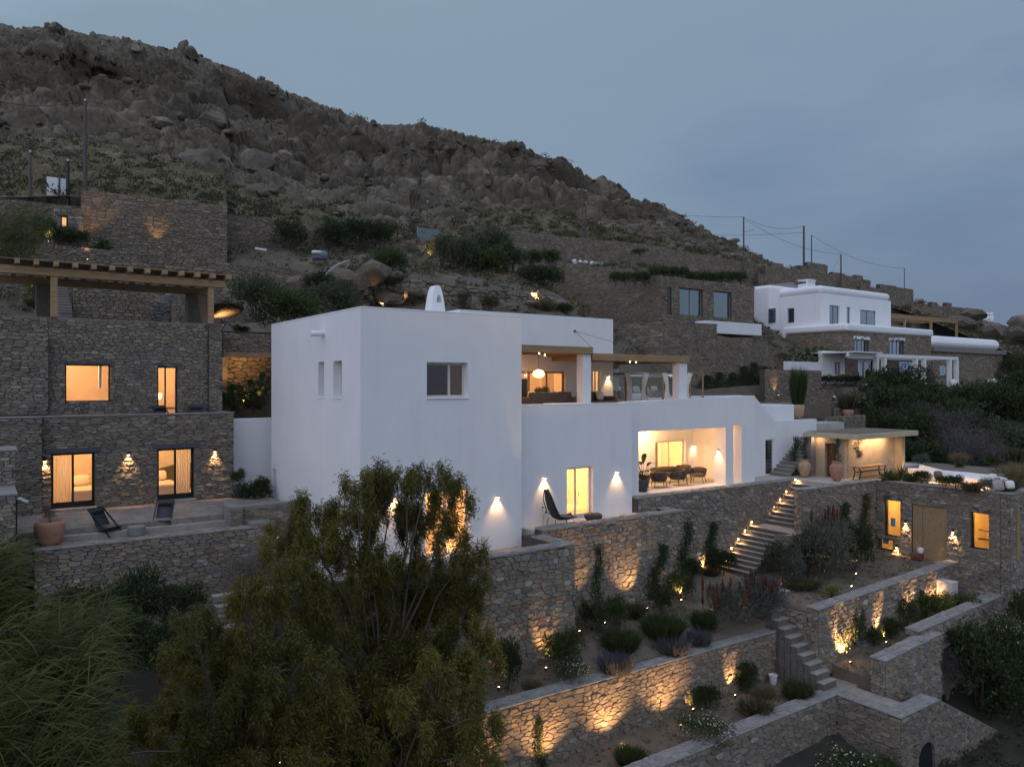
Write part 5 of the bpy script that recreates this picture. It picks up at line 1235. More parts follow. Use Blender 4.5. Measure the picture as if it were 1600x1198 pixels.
# lower walls
W2z0, W2z1 = -10.25, -10.52
B2 = -5.2
def sloped_wall(name, label, a0, a1, b, z0, z1, zbase, th, mat, seed, zb1=None, budget=300, side=True, su=.42, sv=.25):
    t = thing(name, label, 'retaining wall', ((a0 + a1) / 2, b, zbase))
    zb1 = zbase if zb1 is None else zb1
    MB().add([(a0, b, zbase), (a1, b, zb1), (a1, b, z1), (a0, b, z0), (a0, b + th, zbase), (a1, b + th, zb1), (a1, b + th, z1), (a0, b + th, z0)],
             [(0, 1, 2, 3), (7, 6, 5, 4), (3, 2, 6, 7), (0, 3, 7, 4), (1, 5, 6, 2)]).build('wall_core', M['mortar'], t)
    fs = [dict(O=(a0, b, 0), U=(1, 0, 0), N=(0, -1, 0), poly=[(0, zbase), (a1 - a0, zb1), (a1 - a0, z1 - .01), (0, z0 - .01)], su=su, sv=sv, h=.06)]
    if side: fs.append(L_(b, b + th, a0, zbase, z0 - .01, su=.3, sv=.24))
    lay_stones(t, fs, M[mat], budget, seed=seed)
    c = .07
    vs = []
    for zo in (.004, c): vs += [(a0 - .04, b - .05, z0 + zo), (a1 + .04, b - .05, z1 + zo), (a1 + .04, b + th + .04, z1 + zo), (a0 - .04, b + th + .04, z0 + zo)]
    MB().add(vs, [(3, 2, 1, 0), (4, 5, 6, 7), (0, 1, 5, 4), (1, 2, 6, 5), (2, 3, 7, 6), (3, 0, 4, 7)]).build('coping', M['mortar_light'], t, bevel=.02)
    L = math.hypot(a1 - a0, z1 - z0) + .06; d = Vector((a1 - a0, 0, z1 - z0)).normalized()
    lay_stones(t, [dict(O=Vector((a0 - .03, b - .04, z0 + c + .001)), U=d, V=(0, 1, 0), poly=[(0, 0), (L, 0), (L, th + .07), (0, th + .07)], **CO)], M['coping'], 150, 'coping_stone', seed + 60, 'coping_stones')
    return t
sloped_wall('garden_wall', 'long stone wall washed orange by uplights below the lavender bed', -3, 16.5, B2, W2z0, W2z1, -13.2, .55, 'stone_brown', 41)
sloped_wall('garden_wall', 'stone wall with orange uplight cones below the annex path', 17.45, 29.45, -6.6, -9.42, -9.05, -12.2, .5, 'stone', 42, -11.2)
sloped_wall('garden_wall', 'stone wall with stepped coping edging the shrub bed under the uplit wall', 18.2, 22.6, -9.05, -10.98, -10.72, -14.5, .6, 'stone', 43, -14.0, 200)
sloped_wall('garden_wall', 'stone wall running from the coping step to the annex corner', 21.6, 31.5, -8.62, -10.55, -10.22, -13.8, .55, 'stone', 44, -13.0, 200)
sloped_wall('garden_wall', 'lowest dark stone wall along the daisy bed', 4.0, 16.75, -7.85, -12.35, -12.35, -16.5, .6, 'stone_dark', 45, None, 300, False)
t = thing('arched_wall', 'stone corner wall with an arched niche at the bottom edge', 'retaining wall', (18.5, -9, -16))
AZ = -12.36; e0 = onb(1466, 1088, -10.4); e1 = onb(1557, 1142, -10.4)
nic = (onb(1430, 1190, -10.4).x, -20, onb(1456, 1190, -10.4).x, onb(1442, 1158, -10.4).z)
MB().add([(16.8, -10.4, -17), (e1.x, -10.4, -17), (e1.x, -10.4, e1.z), (e0.x, -10.4, AZ), (16.8, -10.4, AZ), (16.8, -9.8, -17), (e1.x, -9.8, -17), (e1.x, -9.8, e1.z), (e0.x, -9.8, AZ), (16.8, -9.8, AZ)],
         [(0, 1, 2, 3, 4), (9, 8, 7, 6, 5), (1, 6, 7, 2), (2, 7, 8, 3), (3, 8, 9, 4), (0, 4, 9, 5)]).build('wall_core', M['mortar'], t)
MB().box(16.8, -9.79, -17, 17.3, -7.86, AZ).build('wall_core', M['mortar'], t)
ncx, nr = (nic[0] + nic[2]) / 2, (nic[2] - nic[0]) / 2
lay_stones(t, [dict(O=(16.8, -10.4, -16.5), U=(1, 0, 0), N=(0, -1, 0), poly=[(0, 0), (e1.x - 16.8, 0), (e1.x - 16.8, e1.z + 16.5), (e0.x - 16.8, AZ + 16.5), (0, AZ + 16.5)], su=.36, sv=.24, h=.055, holes=[(nic[0] - 16.8 - .16, -1, nic[2] - 16.8 + .16, nic[3] + 16.5 + .05)]),
               L_(-10.4, -7.86, 16.8, -16.4, AZ - .01, su=.5, sv=.2, h=.06)], M['stone_dark'], 300, seed=46)
mb = MB(); mb.box(16.74, -10.46, AZ + .003, 17.36, -7.2, AZ + .07); mb.box(17.362, -10.46, AZ + .003, e0.x, -9.75, AZ + .07); mb.build('coping', M['mortar_light'], t, bevel=.02)
lay_stones(t, [T_(16.75, -10.45, 17.35, -7.25, AZ + .071, **CO), T_(17.36, -10.45, e0.x, -9.76, AZ + .071, **CO)], M['coping'], 60, 'coping_stone', 47)
vs = []
for zo in (.003, .05): vs += [(e0.x, -10.44, AZ + zo), (e1.x, -10.44, e1.z + zo), (e1.x, -9.76, e1.z + zo), (e0.x, -9.76, AZ + zo)]
MB().add(vs, [(3, 2, 1, 0), (4, 5, 6, 7), (0, 1, 5, 4), (1, 2, 6, 5), (2, 3, 7, 6), (3, 0, 4, 7)]).build('sloping_coping', M['coping'], t)
# niche: flat dark arched sheet painting in the recess shade, framed by ring stones
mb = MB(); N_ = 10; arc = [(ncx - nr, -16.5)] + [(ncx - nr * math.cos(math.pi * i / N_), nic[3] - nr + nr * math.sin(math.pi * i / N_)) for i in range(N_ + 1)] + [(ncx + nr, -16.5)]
mb.add([(x, -10.425, z) for x, z in arc], [tuple(range(len(arc)))]); mb.build('niche_shade_sheet', M['screen'], t)
for i in range(N_):
    a0_, a1_ = math.pi * (i + .04) / N_, math.pi * (i + .96) / N_; cz_ = nic[3] - nr
    q = [(ncx - r * math.cos(a_), cz_ + r * math.sin(a_)) for r, a_ in ((nr, a0_), (nr, a1_), (nr + .2, a1_), (nr + .2, a0_))]
    vs = [(x, -10.38, z) for x, z in q] + [(x, -10.53, z) for x, z in q]
    MB().add(vs, [(3, 2, 1, 0), (4, 5, 6, 7), (0, 1, 5, 4), (1, 2, 6, 5), (2, 3, 7, 6), (3, 0, 4, 7)], 0, rnd.random()).build('arch_stone', M['stone_dark'], t, tint=True)
for s_ in (-1, 1):
    for k in range(4):
        x0 = ncx + s_ * (nr + .002); z = nic[3] - nr - .04 - k * .3
        MB().box(x0, -10.53, z - .27, x0 + s_ * .2, -10.38, z, 0, rnd.random()).build('arch_stone', M['stone_dark'], t, tint=True)
# small stair between the beds and the path below it
s2 = thing('bed_stair', 'short stair between the lavender bed and the uplit wall', 'stairs', (17, -6, -12))
zz = -9.72
for i in range(9):
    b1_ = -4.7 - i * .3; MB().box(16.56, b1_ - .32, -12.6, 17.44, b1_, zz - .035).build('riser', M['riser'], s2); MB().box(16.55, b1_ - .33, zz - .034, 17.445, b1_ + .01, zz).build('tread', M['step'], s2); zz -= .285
t = thing('stair_wall', 'stone cheek wall right of the short bed stair', 'retaining wall', (17.6, -5.2, -12)); MB().box(17.46, -6.09, -13, 17.8, -4.3, -9.66).build('wall_core', M['mortar'], t); lay_stones(t, [L_(-6.09, -4.3, 17.46, -12.6, -9.68, su=.4, sv=.24)], M['stone'], 60, seed=49)
mb = MB(); mb.box(15.3, -7.8, -12.9, 18.6, -6.62, -12.34); mb.box(17.36, -9.76, -12.9, 18.17, -7.805, -12.344); mb.build('garden_path', M['step'], kind='structure')
p = onz(1215, 930, -9.35); bl = thing('stone_block', 'pale stone block above the short bed stair', 'stone block', (17.3, -4.2, -9.5))
MB().box(16.6, -4.75, -10, 18.1, -4.3, -9.15).build('block_core', M['mortar'], bl); lay_stones(bl, [F_(16.6, 18.1, -4.75, -10, -9.15, su=.4, sv=.24), L_(-4.75, -4.3, 16.6, -10, -9.15, su=.3, sv=.24)], M['stone'], 30, seed=50)
MB().box(16.56, -4.8, -9.145, 18.14, -4.26, -9.08).build('coping', M['coping'], bl, bevel=.015)
# planted beds
B1 = TPS([(-5, -5, -11.6), (-5, -3, -11.4), (3.6, -3.2, -10.75), (3.6, -4.75, -10.5), (-1, -4.75, -10.6), (7.6, -3.2, -9.85), (8, -4.75, -10.38), (12, -1, -9.55), (12, -3, -9.95), (12, -4.75, -10.42), (16, 0, -9.45), (16, -3, -9.75), (16.4, -4.75, -10.45), (20, 0, -9.4), (20, -3, -9.45), (24, -3, -9.35), (29.4, -3, -9.2), (29.4, -6, -9.15), (22, -6, -9.4), (18, -6, -9.6), (17.6, -4.4, -9.65)], .05)
grid_sheet('terrace_bed', -5, 16.45, -4.75, .6, .22, B1, M['soil'], rough=.06, s=5); grid_sheet('terrace_bed', 17.44, 29.48, -6.2, .38, .25, B1, M['soil'], rough=.05, s=6); grid_sheet('terrace_bed', 16.44, 17.45, -4.72, .38, .2, B1, M['soil'], rough=.05, s=6)
B3 = TPS([(-3, -5.3, -12.7), (-3, -7.8, -12.9), (6, -5.3, -12.55), (6, -7.8, -12.7), (16.5, -5.3, -12.4), (16.5, -7.8, -12.45)], .05)
grid_sheet('terrace_bed', -3, 16.5, -7.85, -5.1, .22, B3, M['soil'], rough=.07, s=7)
B4 = TPS([(17.4, -6.6, -11.95), (17.4, -9, -12.1), (23, -6.6, -11.4), (23, -9, -11.5), (29.5, -6.6, -10.85), (29.5, -8.6, -10.9), (31.5, -7, -10.8)], .05)
grid_sheet('terrace_bed', 18.42, 29.45, -8.9, -6.5, .22, B4, M['soil'], rough=.06, s=8)

# earth edges of the beds
mb = MB()
def skirt(zf, P, d=1.0):
    for (a0, b0), (a1, b1) in zip(P[:-1], P[1:]):
        z0, z1 = zf.z(a0, b0) + .03, zf.z(a1, b1) + .03; mb.poly([(a0, b0, z0 - d), (a1, b1, z1 - d), (a1, b1, z1), (a0, b0, z0)])
ln = lambda p, q, n: [(p[0] + (q[0] - p[0]) * i / n, p[1] + (q[1] - p[1]) * i / n) for i in range(n + 1)]
skirt(B1, ln((-3, -4.745), (16.46, -4.745), 24)); skirt(B1, ln((16.45, -4.70), (17.44, -4.70), 3)); skirt(B4, ln((18.42, -6.5), (18.42, -8.9), 6))
mb.build('bed_edge', M['soil'], kind='structure')
# ------------------------------------------------------------------ terraces and buildings on the hillside
FAR = dict(su=.62, sv=.30, h=.05, fine=False, joint=.035)
def plain_wall(name, label, a0, a1, b, z0, z1, zb, th=.5, mat='stone_far', seed=1, cat='retaining wall', extra=(), budget=0, left=False, **k):
    """R-aligned wall with a level or sloping top (z0 left, z1 right)"""
    t = thing(name, label, cat, ((a0 + a1) / 2, b, zb)); st = dict(FAR); st.update(k)
    MB().add([(a0, b, zb), (a1, b, zb), (a1, b, z1), (a0, b, z0), (a0, b + th, zb), (a1, b + th, zb), (a1, b + th, z1), (a0, b + th, z0)],
             [(0, 1, 2, 3), (7, 6, 5, 4), (3, 2, 6, 7), (0, 3, 7, 4), (1, 5, 6, 2)]).build('wall_core', M['mortar'], t)
    fs = [dict(O=(a0, b, 0), U=(1, 0, 0), N=(0, -1, 0), poly=[(0, zb), (a1 - a0, zb), (a1 - a0, z1), (0, z0)], **st)] + list(extra)
    if left: fs.append(L_(b, b + th, a0, zb, z0, **st))
    lay_stones(t, fs, M[mat], budget, seed=seed)
    return t
def px(u, v, b): p = onb(u, v, b); return p.x, p.z
a0, z0 = px(30, 376, 28); a1, z1 = px(365, 408, 28); a2, z2 = px(545, 432, 28)
plain_wall('terrace_wall', 'lower hillside stone wall running behind the pergola posts', a0, a2, 28, z0, z2, 3.6, seed=101, su=.55, sv=.27, budget=120)
a0, z0 = px(127, 297, 36.5); a1, z1 = px(355, 322, 36.5)
plain_wall('road_wall', 'tall patched stone wall holding up the road with a parked car', a0, a1, 36.5, z0, z1, 8.6, seed=102, su=.6, sv=.28, budget=150)
a0b, z0b = px(-60, 303, 37.2)
plain_wall('road_wall', 'short low stone wall under the white gate at left', a0b, a0 + .3, 37.2, z0b, z0b + .05, 9, seed=103)
# small stone hut with a lit window
hh = thing('stone_hut', 'tiny stone hut with one amber window beneath the white gate', 'hut', (*px(105, 360, 35)[:1], 35, 9))
h0, hz = px(84, 322, 35); h1, _ = px(130, 322, 35); wx0, wz0 = px(95, 355, 35); wx1, wz1 = px(106, 338, 35)
MB().panel((h0, 35, 8.8), X_, NY, h1 - h0, hz - 8.8, holes=[(wx0 - h0, wz0 - 8.8, wx1 - h0, wz1 - 8.8)], th=.4).build('hut_wall', M['mortar'], hh)
MB().box(h0, 35.41, 8.8, h1, 36.4, hz).build('hut_body', M['stone_far'], hh)
lay_stones(hh, [F_(h0, h1, 35, 8.8, hz, ((wx0, wz0, wx1, wz1),), **FAR)], M['stone'], 40, seed=104)
window(hh, (wx0, 35, wz0), X_, NY, wx1 - wx0, wz1 - wz0, 'black', 'glass', .08, .08); MB().box(wx0 - .1, 35.39, wz0 - .1, wx1 + .1, 35.405, wz1 + .1).build('glow_curtain', mk_emit('glow_curtain', (1, .45, .16), .55), hh)  # curtain itself emits, standing in for lamplight inside the hut
a0, z0 = px(353, 335, 40.5); a1, z1 = px(520, 348, 40.5); a2, z2 = px(650, 378, 40.5)
plain_wall('road_wall', 'stone wall behind the dark bushes below the rocky hill', a0, a1, 40.5, z0, z1, 10.5, seed=105, budget=60)
plain_wall('road_wall', 'stone wall sloping down to the teal metal gate', a1 + .02, a2, 40.5, z1, z2, 10.5, seed=106)
a0, z0 = px(655, 378, 47); a1, z1 = px(760, 358, 47); a2, z2 = px(1000, 381, 47); a3, z3 = px(1205, 416, 47)
plain_wall('road_wall', 'long stone road wall under the ridge, part behind the olive trees', a1, a2, 47, z1, z2, 12, seed=107)
plain_wall('road_wall', 'road wall stretch under the power poles', a2 + .02, a3, 47, z2, z3, 12, seed=108)
plain_wall('road_wall', 'stone ramp wall beside the teal metal gate', a0, a1 - .02, 46.6, z0 - .6, z1, 11, seed=109)
g0, gz0 = px(653, 380, 45.8); g1, gz1 = px(700, 357, 45.8); gt = thing('metal_gate', 'flat teal sheet metal gate at the bend of the road wall', 'gate', (g0, 45.8, gz0 - 1))
MB().box(g0, 45.8, gz0 - .6, g1 - .8, 45.86, gz1 - .3).build('gate_sheet', simple('teal_metal', (.17, .21, .20), .5, .2), gt); MB().box(g0 - .1, 45.75, gz0 - 1.2, g0 - .01, 45.9, gz1 - .2).build('gate_post', M['steel'], gt)
# rocky terrace wall with boulders above the house
a0, z0 = px(560, 427, 21.6); a1, z1 = px(720, 440, 21.6); a2, z2 = px(868, 462, 21.6)
plain_wall('rock_wall', 'rough boulder wall on the terrace above the white chimney', a0, a2, 21.6, z0, z2, 4.0, th=.8, seed=110, su=.95, sv=.55, h=.16, mat='stone_brown', budget=160)
# side wall climbing towards the road (lit from below) and the stone house with blue windows
SBa = 38.5; s0 = ona(1040, 432, SBa); s1 = ona(870, 409, SBa)
t = thing('curved_wall', 'broad stone wall climbing from the blue-windowed house up to the hedge', 'retaining wall', (SBa, 30, 3))
MB().add([(SBa, 22.01, 0), (SBa, s1.y, 0), (SBa, s1.y, s1.z), (SBa, 22.01, s0.z), (SBa + .6, 22.01, 0), (SBa + .6, s1.y, 0), (SBa + .6, s1.y, s1.z), (SBa + .6, 22.01, s0.z)], [(3, 2, 1, 0), (4, 5, 6, 7), (2, 3, 7, 6), (0, 4, 7, 3), (1, 2, 6, 5)]).build('wall_core', M['mortar'], t)
lay_stones(t, [dict(O=(SBa, 22.01, 0), U=(0, 1, 0), N=(-1, 0, 0), poly=[(0, 0), (s1.y - 22.01, 3), (s1.y - 22.01, s1.z), (0, s0.z)], **FAR)], M['stone_far'], 150, seed=111)
SB = thing('stone_villa', 'flat-roofed stone house with blue reflecting windows and roof hedge', 'house', (44, 24, 1))
sx0, sz = SBa + .01, s0.z; sx1 = onb(1178, 445, 22).x; sh = [rect(22, 1042, 450, 1049, 491), rect(22, 1062, 453, 1098, 492), rect(22, 1115, 457, 1143, 496)]
MB().panel((sx0, 22, 0), X_, NY, sx1 - sx0, sz, holes=[(h[0] - sx0, h[1], h[2] - sx0, h[3]) for h in sh], th=.5).build('front_wall', M['mortar'], SB)
MB().box(sx0 + .6, 22.52, 0, sx1, 34, sz - .4).build('house_body', M['stone_far'], SB)
lay_stones(SB, [F_(sx0, sx1, 22, 0, sz, sh, **FAR)], M['stone_far'], 150, seed=112)
for i, h in enumerate(sh):
    window(SB, (h[0], 22, h[1]), X_, NY, h[2] - h[0], h[3] - h[1], 'grey_frame', 'glass_dark', .09, .2, (.5,) if i == 1 else ())
    if i: curtain(SB, (h[0] + .1 if i == 1 else h[2] - .75, 22.40, h[1] + .05), X_, .6, h[3] - h[1] - .15, 5, .05, 'linen')
a0, z0 = px(1092, 519, 18); a1, z1 = px(1190, 507, 18)
MB().box(a0 + .9, 18, z0 - .0, a1, 19.2, z1 + .02).build('canopy', M['plaster'], SB, bevel=.02); MB().box(a0 + 1.5, 19.0, -1, a1 + .5, 19.5, z0 - .01).build('canopy_wall', M['stone_far'], SB)
# large garden retaining walls right of the upper terrace
GB = 15.5; a0, _ = px(1000, 540, GB); a1, z1 = px(1228, 547, GB)
plain_wall('terrace_wall', 'tall corner wall behind the upper storey roof', 31.4, 37.5, GB, 4.72, 4.78, -3, th=.6, seed=123, budget=120, su=.5, sv=.26, extra=[L_(GB, 24, 31.4, -1, 4.72, **FAR)]); MB().box(31.41, 16.2, -1, 31.9, 24, 4.7).build('side_core', M['mortar'], [x for x in COL.objects if x.get('label') == 'tall corner wall behind the upper storey roof'][0])
plain_wall('terrace_wall', 'big stone retaining wall behind the canopy daybeds with climbers at its foot', 37.51, a1, GB, 3.9, z1, -3, th=.6, seed=113, su=.5, sv=.26, budget=300)
a2, z2 = px(960, 509, 20.5); a3, z3 = px(1090, 500, 20.5)
plain_wall('terrace_wall', 'middle stone wall below the blue-windowed house', 37, 47, 20.8, 5.5, 5.6, 1, seed=114, budget=120)
a4, z4 = px(1085, 527, 18.8); a5, z5 = px(1160, 525, 18.8)
plain_wall('terrace_wall', 'small stone wall under the white canopy slab', a4, a5, 17.6, z4 - .1, z5 - .2, 1.5, seed=115, budget=60)
plain_wall('terrace_wall', 'grey stone wall by the white planter of the neighbouring villa', px(1195, 580, 13)[0], px(1283, 580, 13)[0], 13, px(1200, 577, 13)[1], px(1280, 579, 13)[1], -4, seed=116, budget=80)
plain_wall('terrace_wall', 'dark stone wall below the clipped hedge of the neighbouring villa', px(1282, 600, 13.5)[0], px(1362, 600, 13.5)[0], 13.5, px(1290, 599, 13.5)[1], px(1362, 599, 13.5)[1], -4, seed=117, mat='stone_dark')
plain_wall('terrace_wall', 'stone wall behind the tall potted reed', px(1253, 610, 9)[0], px(1303, 610, 9)[0], 9, px(1253, 609, 9)[1], px(1303, 609, 9)[1], -6, seed=118, budget=90, su=.45, sv=.24)
plain_wall('terrace_wall', 'low stone wall behind the pot of wispy grass', px(1303, 637, 8.4)[0], px(1352, 637, 8.4)[0], 8.4, px(1303, 637, 8.4)[1], px(1352, 639, 8.4)[1], -6, seed=119)
plain_wall('terrace_wall', 'dark little wall just behind the hut roof', px(1288, 651, 5.2)[0], px(1352, 648, 5.2)[0], 5.2, px(1288, 653, 5.2)[1], px(1352, 648, 5.2)[1], -6, seed=120, mat='stone_dark', su=.35, sv=.2)
MB().box(42, 5.7, -5, px(1350, 640, 5.7)[0], 8.38, -2.6).build('gravel_terrace', M['paving'], kind='structure')
MB().box(23.6, 8.6, -6, 60, 15.45, -1.5).build('upper_garden', M['soil'], kind='structure')
# pool tub on the upper terrace
PT = thing('plunge_pool', 'white-walled plunge pool with still dark water above the outer stair', 'pool', (28.5, 5, -3))
pw = onb(1241, 632, 4.4); px0 = 23.6; pz = pw.z
mb = MB(); mb.box(px0, 4.4, -5.2, pw.x, 4.72, pz); mb.box(pw.x - .32, 4.722, -5.2, pw.x, 8.5, pz); mb.box(px0, 8.2, -5.2, pw.x - .322, 8.5, pz + .55); mb.build('pool_wall', M['plaster'], PT, bevel=.03)
MB().box(px0, 4.721, pz - .6, pw.x - .323, 8.199, pz - .10).build('pool_water', M['water'], PT)
MB().box(23.56, 2.8, -4.6, pw.x + 3, 4.39, -2.5).build('pool_walk', M['render_floor'], PT)

# ------------------------------------------------------------------ neighbouring white villa
NV = thing('neighbour_villa', 'sculpted white villa over a stone ground floor with white pergola', 'house', (64, 20, 0))
nb = 16.0; na0, nz0 = px(1322, 517, nb); na1, _ = px(1455, 520, nb); wsm = [rect(nb, 1335, 531, 1357, 553), rect(nb, 1390, 533, 1412, 555), rect(nb, 1340, 562, 1368, 596), rect(nb, 1405, 565, 1440, 596)]
MB().panel((na0, nb, -4), X_, NY, na1 - na0, 4 + nz0, holes=[(h[0] - na0, h[1] + 4, h[2] - na0, h[3] + 4) for h in wsm], th=.5).build('ground_floor', M['mortar'], NV)
pl = ona(1228, 525, na0); MB().box(na0, nb + .51, -4, na0 + 14, pl.y, nz0).build('ground_floor', M['stone_far'], NV)
lay_stones(NV, [F_(na0, na1, nb, -2, nz0, wsm, **FAR), L_(nb, pl.y, na0, -1, nz0, **FAR)], M['stone_brown'], 150, seed=121)
for i, h in enumerate(wsm):
    f = window(NV, (h[0], nb, h[1]), X_, NY, h[2] - h[0], h[3] - h[1], 'grey_frame' if i < 2 else 'white_paint', 'glass_dark', .09, .2, (.35, .65) if i < 2 else (.5,))
    if i < 2: MB().box(h[0] - .2, nb - .05, h[3] + .003, h[2] + .2, nb + .2, h[3] + .3).build('lintel', M['white_paint'], f)
def rounded(name, pts, z0, z1, bev=.45, mat='plaster'):
    return MB().prism(pts, z0, z1).build(name, M[mat], NV, bevel=bev, seg=4)
ub = 19.0; ua0, uz0 = px(1283, 447, ub); ua1, _ = px(1392, 460, ub); uzt = px(1300, 447, ub)[1]
ul = ona(1218, 455, ua0).y; ul2 = ona(1160, 460, ua0 - 1.2).y
upz = px(1300, 512, ub)[1]
rounded('terrace_band', [(na0 - .25, nb - .25), (na1 + .1, nb - .25), (na1 + .1, ub + 4), (na0 - .25, ub + 4)], nz0 + .004, nz0 + .75, .25)
mb = MB(); uh = [rect(ub, 1296, 478, 1312, 506), rect(ub, 1323, 480, 1329, 505), rect(ub, 1344, 486, 1369, 507)]
MB().panel((ua0, ub, upz - .6), X_, NY, ua1 - ua0, uzt - upz - .2, holes=[(h[0] - ua0, h[1] - upz + .6, h[2] - ua0, h[3] - upz + .6) for h in uh], th=.5).build('upper_wall', M['plaster'], NV)
sw = [ona(1230, 505, ua0), ona(1241, 481, ua0)]
wq = (sw[1].y, sw[0].z, sw[0].y, sw[1].z); 
MB().panel((ua0, ul, pl.z - 2.0), (0, -1, 0), NX, ul - ub - .505, uzt - .8 - pl.z + 2.0, holes=[(ul - wq[2], wq[1] - pl.z + 2.0, ul - wq[0], wq[3] - pl.z + 2.0)], th=.5).build('upper_wall', M['plaster'], NV)
rounded('roof_parapet', [(ua0 - .004, ub - .004), (ua1, ub - .004), (ua1, ub + 12), (ua0 - .004, ub + 12)], uzt - .805, uzt, .4)
for i, h in enumerate(uh): window(NV, (h[0], ub, h[1]), X_, NY, h[2] - h[0], h[3] - h[1], 'grey_frame', 'glass_dark', .09, .15, (.5,) if i != 1 else ())
window(NV, (ua0, wq[2], wq[1]), (0, -1, 0), NX, wq[2] - wq[0], wq[3] - wq[1], 'grey_frame', 'glass_dark', .09, .15)
# recessed left wing
wz1 = ona(1187, 448, ua0 - 1.5).z; w0 = ona(1187, 455, ua0 - 1.5).y; w1 = ona(1160, 455, ua0 - 1.5).y
rounded('left_wing', [(ua0 - 1.5, ul + .01), (ua0 + 6, ul + .01), (ua0 + 6, w1 + 6), (ua0 - 1.5, w1 + 6)], ona(1200, 519, ua0 - 1.5).z, wz1 + .1, .4)
lw0 = ona(1212, 500, ua0 - 1.5); lw1 = ona(1201, 481, ua0 - 1.5)
mbw = window(NV, (ua0 - 1.52, lw1.y, lw0.z - .3), (0, -1, 0), NX, lw1.y - lw0.y, lw1.z - lw0.z + .2, 'grey_frame', 'glass_dark', .09, -.03)
gd = ona(1225, 545, ua0 - 1.0); g2 = ona(1190, 520, ua0 - 1.0); MB().box(ua0 - 1.0, gd.y, -1, ua0 + 4, g2.y + 3, g2.z - .2).build('garage', M['white_paint'], NV)
p = onb(1268, 443, 24); uzt_ = uzt; uzt = onb(1268, 437, 24).z - 1.0; MB().box(p.x - .7, 24, uzt - 3, p.x + .7, 25.2, uzt + .55).build('chimney', M['white_paint'], NV)
mb = MB()
for x in np.linspace(p.x - .62, p.x + .62, 5): mb.box(x - .08, 24.02, uzt + .552, x + .08, 24.2, uzt + .9)
mb.box(p.x - .75, 23.95, uzt + .902, p.x + .75, 25.2, uzt + 1.02); mb.build('chimney_cap', M['white_paint'], NV)
MB().add([(p.x - 9, 26, uzt - .3), (p.x - .5, 24.5, uzt - .3), (p.x - .5, 26, uzt + .9), (p.x - .5, 30, uzt - .3), (p.x - 9, 30, uzt - .3)], [(0, 1, 2), (1, 3, 2), (3, 4, 2), (4, 0, 2)]).build('sloping_roof', M['concrete'], NV); uzt = uzt_
# right wing with its vaulted band
rb = 17.0; r0, rzt = px(1456, 523, rb); r1, rz1 = px(1566, 527, rb); rzb = px(1470, 550, rb)[1]; rw = [rect(rb, 1468, 571, 1478, 586)]
MB().panel((r0, rb, -4), X_, NY, r1 - r0, 4 + rzb, holes=[(h[0] - r0, h[1] + 4, h[2] - r0, h[3] + 4) for h in rw], th=.4).build('right_wing', M['mortar'], NV)
MB().box(r0, rb + .41, -4, r1, rb + 9, rzb).build('right_wing', M['stone_far'], NV)
lay_stones(NV, [F_(r0, r1, rb, -2, rzb, rw, **FAR)], M['stone_brown'], 0, seed=122, infill='right_stone_infill')
window(NV, (rw[0][0], rb, rw[0][1]), X_, NY, rw[0][2] - rw[0][0], rw[0][3] - rw[0][1], 'white_paint', 'glass_dark', .1, .06, lintel=None)
MB().box(r0 - .05, rb - .3, rzb + .004, r1 + .5, rb + 9, rzb + .5).build('eaves_band', M['concrete'], NV, bevel=.05)
rounded('vaulted_roof', [(r0, rb - .05), (r1 - .4, rb - .05), (r1 - .4, rb + 8), (r0, rb + 8)], rzb + .503, rzt, .9)
# its white pergola and the low white annex with planter
pb0, pb1 = 11.5, 15.9; xs_ = [px(u, 600, pb0)[0] for u in (1372, 1384, 1433, 1446, 1486, 1497)]; pz1 = px(1430, 560, pb0)[1]
MB().box(px(1326, 558, pb0)[0], pb0, pz1, xs_[-1] + .1, pb0 + .2, pz1 + .3).build('pergola_beam', M['white_paint'], NV)
for x in xs_: MB().box(x - .17, pb0 - .0, -3, x + .17, pb0 + .35, pz1 - .003).build('pergola_column', M['white_paint'], NV)
x = xs_[0]
while x < xs_[-1]: MB().box(x - .07, pb0 + .21, pz1 + .05, x + .07, pb1, pz1 + .28).build('pergola_slat', M['white_paint'], NV); x += .55
MB().box(px(1326, 558, pb0)[0], pb0 - .6, pz1 + .303, xs_[0] - .3, pb1, pz1 + .4).build('flat_canopy', M['white_paint'], NV)
MB().box(px(1340, 600, pb0)[0], 9.5, -5, r1 + 1, nb - .01, -.35).build('villa_terrace', M['paving'], NV)
AN = thing('white_annex', 'low white annex with long planter box and small window', 'building', (55, 13, -1))
n0, q0 = px(1232, 590, 14); n1, q1 = px(1320, 590, 14)
ah = rect(14, 1304, 566, 1314, 584); b0_, zz0 = px(1285, 548, 14)
MB().panel((b0_, 14, -2), X_, NY, n1 - b0_, zz0 + 2, holes=[(ah[0] - b0_, ah[1] + 2, ah[2] - b0_, ah[3] + 2)], th=.4).build('annex_wall', M['plaster'], AN); MB().box(n1 - .4, 14.41, -2, n1, 15.4, zz0).build('annex_side', M['plaster'], AN)
window(AN, (ah[0], 14, ah[1]), X_, NY, ah[2] - ah[0], ah[3] - ah[1], 'grey_frame', 'glass_dark', .09, .12, (.5,))
MB().box(n0, 14, -2, b0_ - .01, 14.5, px(1250, 565, 14)[1]).build('planter_box', M['plaster'], AN, bevel=.02); MB().box(n0 + .2, 14.51, -2, b0_, 15.4, px(1250, 570, 14)[1]).build('planter_soil', M['soil'], AN)
